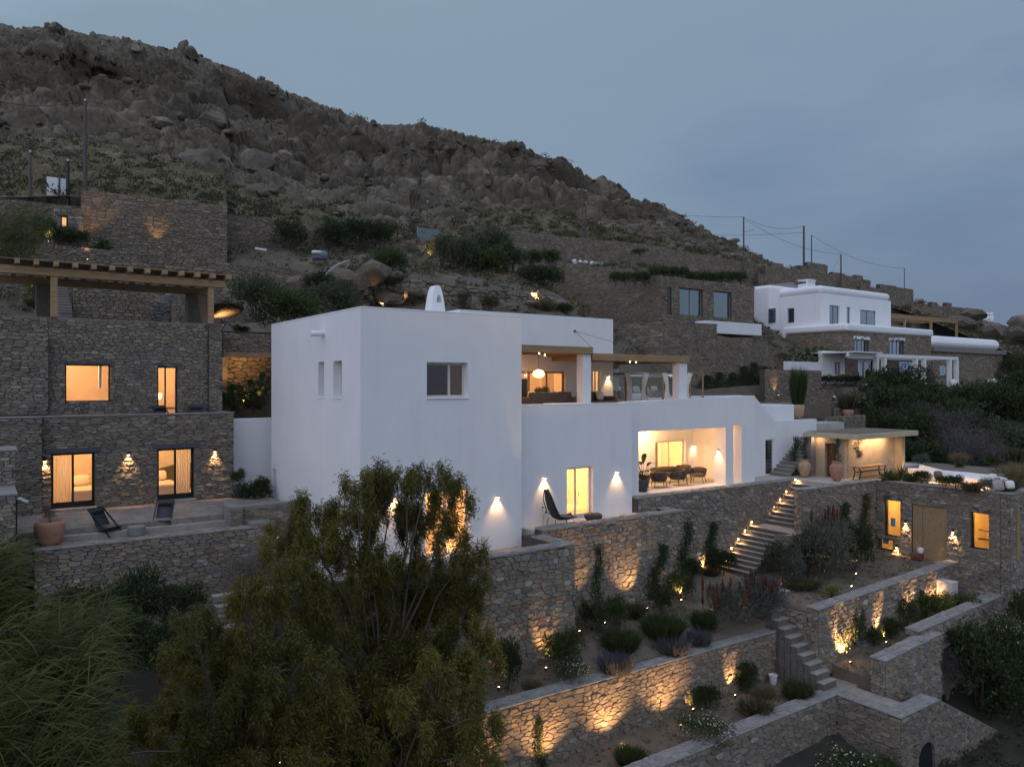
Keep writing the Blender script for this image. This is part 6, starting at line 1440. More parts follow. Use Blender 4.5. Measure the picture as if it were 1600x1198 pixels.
# lounge pieces on the villa terrace
hc = thing('egg_chair', 'dark hanging egg chair under the white pergola', 'chair', (*onb(1453, 598, 13), )); p = onb(1453, 590, 13)
MB().lathe([(.05, -.75), (.4, -.65), (.52, -.2), (.42, .35), (.16, .85), (.03, 1.0)], p, 14).build('egg_shell', M['rope'], hc, smooth=True); MB().tube([p + Vector((.1, .3, -1.0)), p + Vector((.2, .5, .6)), p + Vector((.05, .1, 1.3)), p + Vector((0, 0, 1.0))], .03, 6).build('stand', M['black'], hc)
lo = thing('globe_lantern', 'white rounded drum seat at the end of the villa terrace', 'garden seat', onb(1556, 604, 10.5)); p = onb(1556, 598, 10.5)
MB().lathe([(.35, -.42), (.66, -.34), (.80, -.1), (.80, .1), (.66, .34), (.35, .42)], p, 20).build('drum', M['plastic_white'], lo, smooth=True)
lt = thing('globe_lantern', 'small white ball beside the right pergola column', 'garden seat', onb(1489, 603, 11)); p = onb(1489, 598, 10.8); MB().lathe([(.1, -.38), (.32, -.22), (.38, 0), (.32, .22), (.1, .36)], p, 16).build('drum', M['plastic_white'], lt, smooth=True)
# timber pergola behind the villa
TP = thing('timber_pergola', 'bare timber pergola beside a stair right of the white villa', 'pergola', (75, 24, 3)); tb = 24
t0, tz0 = px(1394, 492, tb); t1, tz1 = px(1497, 499, tb)
MB().box(t0, tb, tz0 - .3, t1, tb + .25, tz0).build('front_beam', M['pine'], TP)
for u in (1415, 1456, 1496): x = px(u, 510, tb)[0]; MB().box(x - .12, tb, -1, x + .12, tb + .24, tz0 - .303).build('post', M['pine'], TP)
for x in np.arange(t0, t1, .9): MB().box(x - .06, tb - .4, tz0 + .003, x + .06, tb + 5, tz0 + .15).build('rafter', M['oak'], TP)
# ruined terrace walls on the right skyline: stepped tops
def stepped(name, label, b, pts, zb, mat, seed, sv=.4):
    t = thing(name, label, 'ruined wall', (*px(pts[0][0], pts[0][1], b)[:1], b, zb)); mb = MB(); fs = []
    for (u0, v0), (u1, v1) in zip(pts[:-1], pts[1:]):
        x0, z0 = px(u0, v0, b); x1, _ = px(u1, v1, b)
        if x1 - x0 < .2: continue
        z1 = px(u1, v0 + (u1 - u0) * .03, b)[1]; mb.box(x0, b, zb, x1 - .003, b + .7, (z0 + z1) / 2); fs.append(F_(x0, x1, b, zb, (z0 + z1) / 2, su=.8, sv=sv, h=.07, fine=False))
    mb.build('wall_core', M['mortar'], t); lay_stones(t, fs, M[mat], 120, seed=seed); return t
stepped('ruined_wall', 'stepped ruined stone wall on the skyline behind the white villa', 45, [(1185, 428), (1196, 416), (1206, 411), (1224, 419), (1240, 420), (1250, 415), (1262, 411), (1291, 415), (1293, 428), (1301, 426), (1320, 431), (1338, 430), (1348, 437), (1360, 446)], 8, 'stone_far', 131)
stepped('ruined_wall', 'lower ruined stone wall stepping down right of the antenna pole', 42, [(1345, 448), (1375, 445), (1400, 450), (1426, 453), (1427, 470)], 5, 'stone_far', 132)
stepped('ruined_wall', 'long low ruined wall with gate piers above the timber pergola', 40, [(1424, 478), (1456, 472), (1464, 478), (1479, 473), (1487, 480), (1512, 482), (1535, 486)], 2, 'stone_far', 133)
for i, (u, v, s, lab) in enumerate(((1520, 486, 2.6, 'round boulder above the timber pergola'), (1550, 512, 3.2, 'cracked cliff block left of the white chimney pair'), (1585, 516, 3.6, 'tall cliff block at the right picture edge'), (1570, 535, 3.4, 'reddish cliff block behind the vaulted roof'), (1596, 548, 3.2, 'lowest cliff block at the right picture edge'), (1600, 500, 2.8, 'pointed rock on the skyline at the far right'), (1500, 497, 2.4, 'low rock at the foot of the ruined wall'))):
    p = onb(u, v, 36 - i * .5); boulder((p.x, p.y, p.z - s * .35), s, lab, None, None, .9)
CH = thing('chimney_pair', 'pair of white chimneys poking over the far cliff', 'chimney', onb(1546, 505, 44))
for u in (1542, 1549): p = onb(u, 505, 44); MB().lathe([(.45, -1), (.42, 1.4), (.3, 1.5), (.38, 1.6), (.42, 1.85), (.2, 2.1)], p, 12).build('chimney_stack', M['white_paint'], CH, smooth=True)
# white gate, car, poles and wires
wg = thing('white_gate', 'plain white sheet gate on the road above the tiny hut', 'gate', (*px(90, 305, 38)[:1], 38, 12)); g0, gz = px(73, 305, 38); g1, gt_ = px(105, 280, 38)
MB().box(g0, 38, gz, g1, 38.08, gt_).build('gate_sheet', M['white_paint'], wg); MB().box(g1 - .55, 37.9, gz - .5, g1 - .45, 37.99, gt_ + .9).build('gate_post', M['pole'], wg)
cp_ = onb(270, 316, 39.5); cr = thing('parked_car', 'silver car whose roof shows above the road wall', 'car', (cp_.x, 39.5, cp_.z - 1.2))
prof = [(-2.1, .35), (-2.05, .75), (-1.5, .9), (-.95, 1.38), (-.2, 1.5), (.6, 1.46), (1.25, 1.05), (1.95, .92), (2.15, .65), (2.15, .35)]
mb = MB(); n = len(prof); zc = cp_.z - 1.28
vs = [(cp_.x + x, 39.5 + .06 * 0, zc + z) for x, z in prof] + [(cp_.x + x, 41.2, zc + z) for x, z in prof]
mb.add(vs, [tuple(range(n - 1, -1, -1)), tuple(range(n, 2 * n))] + [(i, (i + 1) % n, n + (i + 1) % n, n + i) for i in range(n)]); mb.build('car_body', M['car'], cr, bevel=.09, seg=3)
mb = MB(); q = [(-.88, 1.0), (-.62, 1.34), (-.2, 1.42), (.55, 1.38), (1.0, 1.04)]; mb.add([(cp_.x + x, 39.49, zc + z) for x, z in q], [(0, 1, 2, 3, 4)]); mb.build('side_window', M['screen'], cr)
for x in (-1.35, 1.35): MB().tube([(cp_.x + x, 39.45, zc + .32), (cp_.x + x, 39.7, zc + .32)], .33, 16).build('wheel', M['black'], cr)
PL = {}
def pole(key, u, v0, v1, b, label, r=.11, mat='pole', arm=False):
    p = onb(u, v1, b); q = onb(u, v0, b); t = thing('utility_pole', label, 'utility pole', (p.x, p.y, p.z - 1.5))
    q.x = p.x + (q.x - p.x); MB().tube([p - Vector((0, 0, 1.5)), q], [r, r * .75], 8).build('pole_shaft', M[mat], t)
    if arm: MB().beam(q - Vector((.7, 0, .3)), q + Vector((.7, 0, -.3)), .09, .09).build('cross_arm', M[mat], t)
    mb = MB()
    for dx in ((-.6, 0, .6) if arm else (0,)): mb.lathe([(.05, 0), (.07, .06), (.04, .14)], (q.x + dx, q.y, q.z - .2 + (.06 if arm else .2)), 8)
    mb.build('insulator', M['plastic_white'], t); PL[key] = q; return t
pole('a', 133, 158, 300, 38.5, 'tall utility pole left of the dark cliff', .16); pole('b', 47, 238, 304, 38, 'thin pole near the left picture edge'); pole('c', 106, 252, 300, 37.8, 'short dark pole by the white gate', .13, 'black')
pole('d', 668, 316, 368, 47.5, 'thin rusty pole above the teal gate', .09); pole('e', 910, 296, 392, 47.5, 'left pole of the pair on the road wall', .11, 'pole', True); pole('f', 915, 318, 392, 47.6, 'right pole of the pair on the road wall', .10, 'pole')
pole('g', 1162, 339, 410, 46.5, 'utility pole with small lamp arm at the hill end', .13); pole('h', 1256, 353, 420, 47, 'thick utility pole above the ruined wall', .18); pole('i', 1268, 367, 420, 47, 'thin pole close to the thick utility pole', .1); pole('j', 1314, 397, 434, 44.5, 'utility pole with stay right of the ruined wall', .13); pole('k', 1413, 419, 458, 42, 'antenna pole on the right ruined wall', .08)
MB().beam(PL['g'] - Vector((-.1, 0, 2.2)), PL['g'] + Vector((2.0, -.3, -1.7)), .07, .07).build('lamp_arm', M['steel'], None)
o = COL.objects['lamp_arm']; par = [x for x in COL.objects if x.get('label') == 'utility pole with small lamp arm at the hill end'][0]; o.parent = par; o.location = -par.location
def wire(p, q, sag, label, n=10):
    pts = [p.lerp(q, i / n) - Vector((0, 0, sag * 4 * (i / n) * (1 - i / n))) for i in range(n + 1)]
    tag(MB().tube(pts, .022, 4).build('power_line', M['black']), label, 'power line')
wire(onb(1000, 327, 60), PL['g'], .4, 'power line coming over the hill to the lamp pole'); wire(PL['g'], PL['h'], 1.0, 'slack power line between the lamp pole and the thick pole'); wire(PL['g'] - Vector((0, 0, .2)), PL['j'], 1.2, 'power line running down to the stayed pole')
wire(PL['i'], PL['k'], 1.3, 'long power line down to the antenna pole'); wire(PL['j'] + Vector((0, 0, -.2)), onb(1290, 440, 44.6), 0, 'stay wire of the stayed pole'); wire(onb(1080, 366, 55), PL['h'] - Vector((0, 0, 1.0)), .3, 'low power line crossing to the thick pole')
wire(onb(-40, 150, 38.5), PL['a'], .5, 'power line at the tall left pole')
# glass balustrade, stairs and path glimpsed under the guest house pergola
stt = thing('timber_stair', 'pale stair flight behind the left pergola post', 'stairs', onb(104, 490, 19)); s0 = onb(93, 492, 18.5); s1 = onb(113, 437, 18.5)
for i in range(11): z = s0.z + (s1.z - s0.z) * i / 11; MB().box(s0.x, 18.5 + i * .3, z - .3, s1.x, 18.85 + i * .3, z + (s1.z - s0.z) / 11 - .03).build('riser', M['concrete'], stt); MB().box(s0.x - .02, 18.46 + i * .3, z + (s1.z - s0.z) / 11 - .029, s1.x + .02, 18.86 + i * .3, z + (s1.z - s0.z) / 11 + .01).build('tread', M['step'], stt)
plain_wall('terrace_wall', 'mossy stone wall seen under the roof pergola', px(114, 470, 20)[0], px(240, 470, 20)[0], 20, px(114, 440, 20)[1], px(240, 450, 20)[1], 1.5, seed=141, su=.42, sv=.22, budget=60)
plain_wall('terrace_wall', 'pale ramp wall right of the mossy wall under the pergola', px(238, 470, 21)[0], px(268, 470, 21)[0], 21, px(238, 478, 21)[1], px(268, 452, 21)[1], 1.5, seed=142, mat='coping')
plain_wall('terrace_wall', 'stone wall behind the right pergola post', px(268, 470, 20)[0], px(345, 470, 20)[0], 20, px(268, 462, 20)[1], px(345, 466, 20)[1], 1.5, seed=143, su=.42, sv=.22, budget=60)
plain_wall('terrace_wall', 'upper dark stone wall by the overhanging rock', px(330, 445, 24)[0], px(400, 455, 24)[0], 24, px(330, 444, 24)[1], px(400, 452, 24)[1], 2.5, seed=144, mat='stone_dark')
p = onb(352, 482, 17); boulder((p.x, 17.5, p.z), 1.5, 'smooth overhanging rock with a glowing hollow beneath it', None, 3, .6)
for u, v, s, lab in ((610, 465, 1.2, 'split pale boulder in the wall left of the white chimney'), (645, 460, 1.3, 'tall pale boulder beside the split one'), (665, 468, .9, 'small boulder just left of the white chimney'), (585, 430, 1.5, 'rounded boulder under the low bush'), (535, 435, 1.3, 'brown boulder below the grey hose'), (560, 445, 1.1, 'boulder with cactus above the tower roof'), (615, 433, 1.0, 'flat-topped boulder in the terrace wall'), (740, 478, .9, 'boulder right of the white chimney'), (800, 480, .8, 'grey rock above the upper storey roof'), (835, 475, .9, 'rock near the glowing wall lamp'), (475, 452, 1.2, 'pale rock between the two green trees'), (880, 478, .8, 'rock at the foot of the climbing wall')):
    p = onb(u, v, 20.6); boulder((p.x, 20.8, p.z), s, lab, None, None, .9)
MB().box(-12, 16, -1, onb(340, 500, 18).x, 20, 1.9).build('upper_yard', M['paving'], kind='structure')

# ------------------------------------------------------------------ planting
rs = np.random.RandomState(5)
PROTO = {}
def stems_mesh(name, n, h, spread, mat, r0=.022, seed=1):
    rg = random.Random(seed); mb = MB()
    for i in range(n):
        a = rg.uniform(0, 6.28); q = rg.uniform(.3, 1) * spread
        sticks(mb, [(0.04 * math.cos(a), .04 * math.sin(a), -.08), (q * .35 * math.cos(a), q * .35 * math.sin(a), h * .45), (q * math.cos(a + .2), q * math.sin(a + .2), h * rg.uniform(.75, 1.0))], r0, r0 * .3, 5)
    me_o = mb.build(name, M[mat], None); me = me_o.data; bpy.data.objects.remove(me_o); return me
def take(o): me = o.data; bpy.data.objects.remove(o); return me
def proto(kind):
    if kind in PROTO: return PROTO[kind]
    out = []
    for v in range(3):
        r = np.random.RandomState(hash(kind) % 1000 + v if False else (sum(map(ord, kind)) * 7 + v)); rg = random.Random(v + 3)
        lob = [(rg.uniform(-.42, .42), rg.uniform(-.42, .42), rg.uniform(.35, .72), rg.uniform(.28, .45)) for _ in range(9)] + [(0, 0, .4, .5)]
        if kind in ('dense', 'mid', 'olive', 'grey', 'scrub', 'yellow'):
            n, ln, wd, m = dict(dense=(3400, .10, .04, 'leaf_dark'), mid=(3200, .11, .042, 'leaf_mid'), olive=(3400, .105, .032, 'leaf_olive'), grey=(3200, .10, .028, 'leaf_grey'), scrub=(2800, .09, .03, 'leaf_scrub'), yellow=(1500, .14, .05, 'leaf_yellow'))[kind]
            out.append([('foliage', take(shrub_mesh('foliage', n, lob, r, ln, wd, M[m], clump=8))), ('stem', stems_mesh('stem', 7, .8, .55, 'bark', seed=v))])
        elif kind == 'lav':
            f = take(blades('foliage', 900, r, .55, .02, M['leaf_grey'], .42, .75)); s = take(blades('flower_spike', 420, r, .72, .022, M['leaf_lav'], .45, .8)); out.append([('foliage', f), ('flower_spike', s)])
        elif kind == 'grass':
            out.append([('foliage', take(blades('foliage', 1300, r, .8, .018, M['leaf_scrub'], .35, .8))), ('blade', take(blades('blade', 250, r, .9, .018, M['leaf_dry'], .4, .9)))])
        elif kind == 'rush':
            out.append([('foliage', take(blades('foliage', 1700, r, .85, .02, M['leaf_mid'], .42, .6))), ('blade', take(blades('blade', 500, r, .9, .018, M['leaf_dark'], .45, .8)))])
        elif kind == 'dry':
            out.append([('foliage', take(blades('foliage', 1100, r, .8, .016, M['leaf_dry'], .3, 1.0)))])
        elif kind == 'twig':
            out.append([('foliage', take(shrub_mesh('foliage', 3000, lob, r, .16, .012, M['leaf_twig'], clump=6))), ('stem', stems_mesh('stem', 16, .9, .7, 'bark_pale', .012, v))])
        elif kind == 'daisy':
            f = take(shrub_mesh('foliage', 2600, lob, r, .09, .028, M['leaf_mid'], clump=8)); P, d, _ = lobe_points(130, lob, r, .98); d[:, 2] = np.abs(d[:, 2])
            V, F = leaves(P + d * .02, unit(r.normal(size=P.shape)), .05, .05, r, 0); fl = take(np_mesh('flower', V, F, M['flower'], tint=r.random(len(P)))); out.append([('foliage', f), ('flower', fl)])
        elif kind == 'spiky':
            f = take(shrub_mesh('foliage', 3200, lob, r, .13, .025, M['leaf_grey'], clump=8)); mb = MB()
            for i in range(26):
                a = rg.uniform(0, 6.28); q = rg.uniform(0, .75); x, y = q * math.cos(a), q * math.sin(a); h = rg.uniform(.95, 1.35); lx = rg.uniform(-.06, .1)
                mb.tube([(x, y, .5), (x + lx * .6, y, h - .3)], .008, 4); mb.tube([(x + lx * .6, y, h - .3), (x + lx * .8, y, h - .18), (x + lx, y, h)], [.035, .045, .012], 6)
            s = mb.build('flower_spike', M['spike'], None, tint=True); out.append([('foliage', f), ('flower_spike', take(s))])
        elif kind == 'agave':
            n = 38; a = np.arange(n) * 2.4; el = np.linspace(.15, 1.35, n); D = np.stack([np.cos(a) * np.cos(el), np.sin(a) * np.cos(el), np.sin(el)], 1)
            V, F = leaves(np.zeros((n, 3)) + D * .06, D, r.uniform(.5, .75, n), .13, r, .1); out.append([('foliage', take(np_mesh('foliage', V, F, M['leaf_mid'], tint=r.random(n))))])
        elif kind == 'banana':
            mb = MB(); P, D = [], []
            Vs, Fs, k = [], [], 0
            for i in range(13):
                a = i * 2.4; el = rg.uniform(.55, 1.35); h = rg.uniform(.35, .8); d = np.array([math.cos(a) * math.cos(el), math.sin(a) * math.cos(el), math.sin(el)]); b0 = np.array([.05 * math.cos(a), .05 * math.sin(a), 0]); t_ = b0 + d * h
                sticks(mb, [tuple(b0), tuple(b0 + d * h * .6), tuple(t_)], .018, .01, 5)
                pts = [t_]; dd = d.copy(); L = rg.uniform(.5, .75)
                for s_ in range(5): dd = dd + np.array([math.cos(a) * .16, math.sin(a) * .16, -.22]); dd /= np.linalg.norm(dd); pts.append(pts[-1] + dd * L / 5)
                side = np.cross(d, [0, 0, 1.0]); side /= np.linalg.norm(side); wv = [.03, .11, .15, .13, .08, .0]
                for p_, w_ in zip(pts, wv): Vs += [p_ - side * w_, p_ + side * w_ + np.array([0, 0, .0])]
                for s_ in range(5): Fs.append((k + 2 * s_, k + 2 * s_ + 1, k + 2 * s_ + 3, k + 2 * s_ + 2))
                k += 12
            f = np_mesh('leaf', np.array(Vs), np.array(Fs), M['leaf_mid'], tint=np.random.RandomState(v).random(len(Fs))); st_ = mb.build('stem', M['leaf_dark'], None, tint=True); out.append([('leaf', take(f)), ('stem', take(st_))])
        elif kind == 'vine':
            n = 1500; z = r.random(n) ** .9; x = (r.normal(size=n) * .09) * (1.15 - z * .6); y = r.random(n) * -.10; P = np.stack([x + .05 * np.sin(z * 9), y, z], 1)
            D = unit(r.normal(size=(n, 3)) * .6 + np.array([0, -.6, .1])); V, F = leaves(P, D, r.uniform(.025, .05, n), .026, r, .2)
            f = np_mesh('foliage', V, F, M['leaf_dark'], tint=r.random(n)); mb = MB(); sticks(mb, [(0, -.02, -.03), (.03, -.02, .3), (-.02, -.02, .65), (.02, -.02, .97)], .008, .003, 5); out.append([('foliage', take(f)), ('stem', take(mb.build('stem', M['bark'], None)))])
    PROTO[kind] = out; return out
NAMES = dict(dense='shrub', mid='shrub', olive='shrub', grey='shrub', scrub='shrub', yellow='shrub', lav='lavender', grass='grass_tuft', rush='rush_clump', dry='grass_tuft', twig='shrub', daisy='daisy_bush', spiky='flowering_shrub', agave='agave', banana='banana_plant', vine='climber')
CATS = dict(lav='lavender', grass='grass', rush='grass', dry='grass', agave='agave', banana='banana plant', vine='climbing plant')
def plant(kind, p, w, h, label, group=None, rz=None, v=None, name=None):
    """w: full width, h: height of the plant in metres"""
    t = thing(name or NAMES[kind], label, CATS.get(kind, 'shrub'), p, rnd.uniform(0, 6.28) if rz is None else rz, group)
    bw, bh = dict(lav=(1.5, .72), grass=(1.3, .8), rush=(1.4, .85), dry=(1.2, .75), agave=(1.3, .75), banana=(1.5, 1.25), vine=(.36, 1.0), spiky=(1.5, 1.2)).get(kind, (1.6, 1.08))
    for nm, me in proto(kind)[rnd.randrange(3) if v is None else v]:
        o = link_mesh(nm, me, t)
        if nm in ('flower', 'flower_spike'): o['kind'] = 'stuff'
        if True:  o.scale = (w / bw, w / bw if kind != 'vine' else 1.0, h / bh)
    return t
zb = lambda T: (lambda a, b: T.z(a, b))
z1f, z2f, z4f, zlf = zb(B1), zb(B3), zb(B4), zb(LOW)
def wpx(n, Y): return n / FPX * Y
def ground_hit(u, v, zf, Y0=15, Y1=140):
    Y = {id(z1f): 25.5, id(z2f): 22.0, id(z4f): 29.5}.get(id(zf), Y0); d = _ray(u, v)
    while Y < Y1:
        p = CAM + d * Y
        if p.z <= zf(p.x, p.y): return p, Y
        Y += .15
    return CAM + d * Y1, Y1
def on_ground(kind, zf, u, v, wp, hp, label, group=None, **k):
    """plant whose foot is seen at (u, v), wp x hp pixels large in the photograph"""
    p, Y = ground_hit(u, v, zf); p.z = zf(p.x, p.y) - .03
    return plant(kind, p, wpx(wp, Y), wpx(hp, Y), label, group, **k), p
def at_b(kind, b, u, v, wp, hp, label, zoff=-.1, group=None, **k):
    p = onb(u, v, b); Y = (p - CAM).dot(Vector((_F[0], _F[1], 0))); p.z += zoff
    return plant(kind, p, wpx(wp, Y), wpx(hp, Y) + abs(zoff), label, group, **k)
# hillside
for kind, b, u, v, w, h, lab in (
    ('dense', 38.5, 455, 392, 55, 48, 'dark bush growing against the stone wall left of the long hedge'), ('dense', 38.3, 520, 392, 60, 46, 'left part of the long dark hedge below the hill'), ('dense', 38.3, 560, 390, 65, 50, 'highest middle bush of the long dark hedge'), ('dense', 38.3, 598, 388, 50, 42, 'right end bush of the long dark hedge'),
    ('mid', 27, 610, 430, 70, 42, 'rounded green bush above the boulder wall'), ('mid', 25, 572, 440, 45, 28, 'small green bush beside the grey hose'), ('olive', 15.6, 400, 492, 90, 62, 'grey-green tree standing behind the overhanging rock'), ('mid', 14.6, 452, 518, 130, 66, 'broad bright green bush just behind the tower'), ('olive', 16.5, 515, 492, 100, 52, 'dark green bush behind the tower corner'), ('dense', 18.5, 495, 460, 60, 34, 'dark bush between pale rocks above the tower'),
    ('olive', 33, 690, 412, 55, 46, 'olive bush with an amber light at its foot'), ('olive', 31, 722, 432, 75, 62, 'spreading olive tree left in the hillside grove'), ('olive', 33, 765, 425, 95, 70, 'tallest olive tree of the hillside grove'), ('mid', 30, 760, 438, 70, 50, 'green bush at the front of the hillside grove'), ('olive', 32, 800, 430, 50, 48, 'narrow olive bush right in the hillside grove'), ('dense', 26, 832, 448, 50, 34, 'dark shrub left of the pair above the glowing wall'), ('dense', 25, 862, 452, 46, 36, 'dark shrub right of the pair above the glowing wall'),
    ('mid', 42, 830, 416, 40, 24, 'left end of the clipped roadside hedge'), ('mid', 42, 860, 414, 42, 24, 'right end of the clipped roadside hedge'), ('scrub', 20.3, 765, 484, 40, 24, 'rounded shrub among rocks right of the white chimney'), ('scrub', 20.3, 725, 476, 26, 20, 'small round shrub close to the white chimney'), ('grass', 20.3, 850, 488, 40, 22, 'wispy shrub under the glowing boulder wall'), ('dense', 20.3, 880, 492, 40, 18, 'low dark shrub behind the upper storey corner'), ('scrub', 20.2, 640, 486, 34, 22, 'green shrub behind the tower parapet'), ('scrub', 20.3, 620, 440, 30, 14, 'small shrub growing out of the boulder wall'),
    ('agave', 34.5, 162, 388, 36, 24, 'agave beside the amber light at the tall road wall'), ('dense', 34, 92, 384, 44, 30, 'dark bush below the tiny hut window'), ('dense', 34, 70, 380, 36, 42, 'dark bush left of the tiny stone hut'), ('dense', 34, 122, 384, 34, 26, 'dark bush right of the tiny hut window'), ('mid', 17.3, 376, 522, 30, 14, 'lit green plant under the overhanging rock'), ('yellow', 20, 52, 470, 26, 34, 'yellow-green bush seen past the left pergola post'), ('dense', 19.5, 50, 484, 24, 16, 'dark bush beneath the yellow-green one'),
    ('scrub', 19.8, 540, 468, 46, 30, 'cactus-like green clump among the pale rocks'), ('mid', 19.9, 545, 500, 60, 30, 'low green bush behind the tower roof edge'), ('olive', 44, 1000, 398, 30, 10, 'low hedge tuft on the far road wall')):
    at_b(kind, b, u, v, w, h, lab)
p = hill_px(383, 220); plant('mid', p - Vector((0, 0, .5)), 9, 3.6, 'lone green bush on the rocky slope under the ridge')
for i, u in enumerate(range(962, 1160, 15)): at_b('mid' if i % 3 else 'dense', 23.6, u, 440 - (8 if 1015 < u < 1075 else 0), 24, 16, ['first clipped bush of the roof hedge from the left', 'second bush of the roof hedge from the left', 'third bush of the roof hedge from the left', 'fourth bush of the roof hedge from the left', 'fifth roof hedge bush, left of its highest part', 'highest roof hedge bush, left of the pair', 'highest roof hedge bush, right of the pair', 'roof hedge bush just right of its highest part', 'roof hedge bush above the wide blue window', 'roof hedge bush between the two blue windows', 'roof hedge bush above the right blue window', 'roof hedge bush near the villa end of the row', 'roof hedge bush next but one to the white villa', 'last roof hedge bush beside the white villa'][i], -.3, 'clipped hedge on the stone house roof')
for i, (u, h) in enumerate(((1102, 30), (1122, 34), (1142, 34), (1160, 44), (1176, 50), (1192, 44), (1206, 30))): at_b('vine', 15.4, u, 616, 40, h, ['climber nearest the right pergola post on the big retaining wall', 'second climber on the big retaining wall', 'third climber on the big retaining wall', 'fourth climber on the big retaining wall', 'tallest climber on the big retaining wall', 'climber right of the tallest on the big retaining wall', 'last climber at the right end of the big retaining wall'][i], rz=0)
for i, u in enumerate((1232, 1246, 1258, 1270, 1282, 1292, 1302)): at_b('banana', 14.9, u, 566, 34, 30, ['first strelitzia in the white planter from the left', 'second strelitzia in the white planter', 'third strelitzia in the white planter', 'middle strelitzia of the white planter', 'fifth strelitzia in the white planter', 'sixth strelitzia in the white planter', 'last strelitzia of the planter beside the white annex'][i], name='strelitzia')
for i, u in enumerate((1290, 1306, 1322, 1336)): at_b('dense', 13.0, u, 600, 24, 14, ['left end of the clipped hedge under the annex window', 'second block of the clipped hedge under the annex', 'third block of the clipped hedge under the annex', 'right end of the clipped hedge under the annex'][i])
# palms in the court
for i, (u, v, w, h, lb) in enumerate(((366, 638, 44, 62, 'uplit banana plant at the left of the palm court'), (388, 634, 40, 50, 'middle uplit banana plant in the palm court'), (406, 636, 50, 66, 'tallest uplit banana plant next to the white tower'))): at_b('banana', 12.3, u, v, w, h, lb)
for u, v, w, h, lb in ((356, 640, 26, 26, 'dark low bush at the foot of the left banana plant'), (396, 642, 40, 20, 'dark low bush between the banana plants')): at_b('dense', 12.0, u, v, w, h, lb)
# macchia on the slope right
mac = [('dense', 1402, 622, 80, 44), ('dense', 1440, 645, 90, 44), ('dense', 1385, 665, 80, 62), ('dense', 1470, 672, 90, 50), ('dense', 1425, 705, 90, 60), ('olive', 1500, 690, 90, 52), ('dense', 1540, 668, 90, 62), ('dense', 1585, 680, 90, 70), ('olive', 1560, 720, 100, 50), ('twig', 1505, 728, 100, 52), ('dense', 1598, 735, 80, 56), ('dense', 1445, 735, 80, 44),
       ('dense', 1600, 630, 70, 50), ('mid', 1548, 628, 50, 30), ('dry', 1520, 618, 40, 24), ('dense', 1488, 640, 50, 28), ('twig', 1480, 700, 70, 50), ('dense', 1370, 620, 40, 36), ('twig', 1545, 742, 80, 46), ('twig', 1420, 675, 60, 40), ('dry', 1560, 614, 44, 20), ('dry', 1585, 606, 40, 18), ('dense', 1500, 655, 60, 46), ('olive', 1575, 700, 70, 40), ('dense', 1398, 735, 50, 50), ('dense', 1370, 700, 40, 60), ('twig', 1460, 690, 60, 46), ('dense', 1520, 645, 50, 24), ('olive', 1592, 660, 60, 40)]
ml = dict(dense='dense dark evergreen shrub in the thicket below the white pergola', olive='grey-olive shrub in the thicket below the white pergola', twig='bare grey twiggy shrub in the thicket above the sofa terrace', dry='pale dry grass tuft in front of the villa terrace', mid='mid green shrub below the drum seat')
ML = {(1402, 622): 'dark evergreen shrub under the left columns of the white pergola', (1440, 645): 'dark evergreen shrub under the middle of the white pergola', (1385, 665): 'dark evergreen shrub beside the hanging grey hose', (1470, 672): 'dark evergreen shrub in the upper middle of the thicket', (1425, 705): 'dark evergreen shrub behind the right end of the hut roof', (1540, 668): 'dark evergreen shrub below the drum seat', (1585, 680): 'tall dark evergreen shrub near the right picture edge', (1598, 735): 'dark evergreen shrub behind the feather grass at the right edge', (1445, 735): 'dark evergreen shrub just behind the sofa bench', (1600, 630): 'dark evergreen shrub high at the right picture edge', (1488, 640): 'small dark shrub below the right pergola column', (1370, 620): 'small dark shrub right of the clipped hedge', (1500, 655): 'dark shrub in the middle of the thicket above the olive one', (1398, 735): 'dark shrub just right of the hut side wall', (1370, 700): 'dark shrub behind the hut roof', (1520, 645): 'small dark shrub under the villa terrace edge', (1500, 690): 'grey-olive shrub in the middle of the thicket', (1560, 720): 'grey-olive shrub low on the right of the thicket', (1575, 700): 'grey-olive shrub below the tall dark one at right', (1592, 660): 'grey-olive shrub high at the right picture edge', (1505, 728): 'bare twiggy shrub behind the long white bench', (1480, 700): 'bare twiggy shrub in the heart of the thicket', (1545, 742): 'bare twiggy shrub behind the right bench cushions', (1420, 675): 'bare twiggy shrub among dark ones near the hose', (1460, 690): 'bare twiggy shrub right of the hut roof', (1520, 618): 'dry grass tuft under the villa terrace wall', (1560, 614): 'dry grass tuft below the white drum seat', (1585, 606): 'dry grass tuft right of the white drum seat'}
for k, u, v, w, h in mac:
    p, Y = ground_hit(u, v, zlf, 30); Y = min(Y, 76); p = CAM + _ray(u, v) * Y; p.z -= .4
    plant(k, p, wpx(w * 1.15, Y), wpx(h * 1.1, Y) + .4, ML.get((u, v), ml[k]), None if k == 'mid' else {'dense': 'dark macchia shrubs on the right slope', 'olive': 'grey-olive shrubs on the right slope', 'twig': 'twiggy shrubs on the right slope', 'dry': 'dry grass tufts by the villa terrace'}[k])
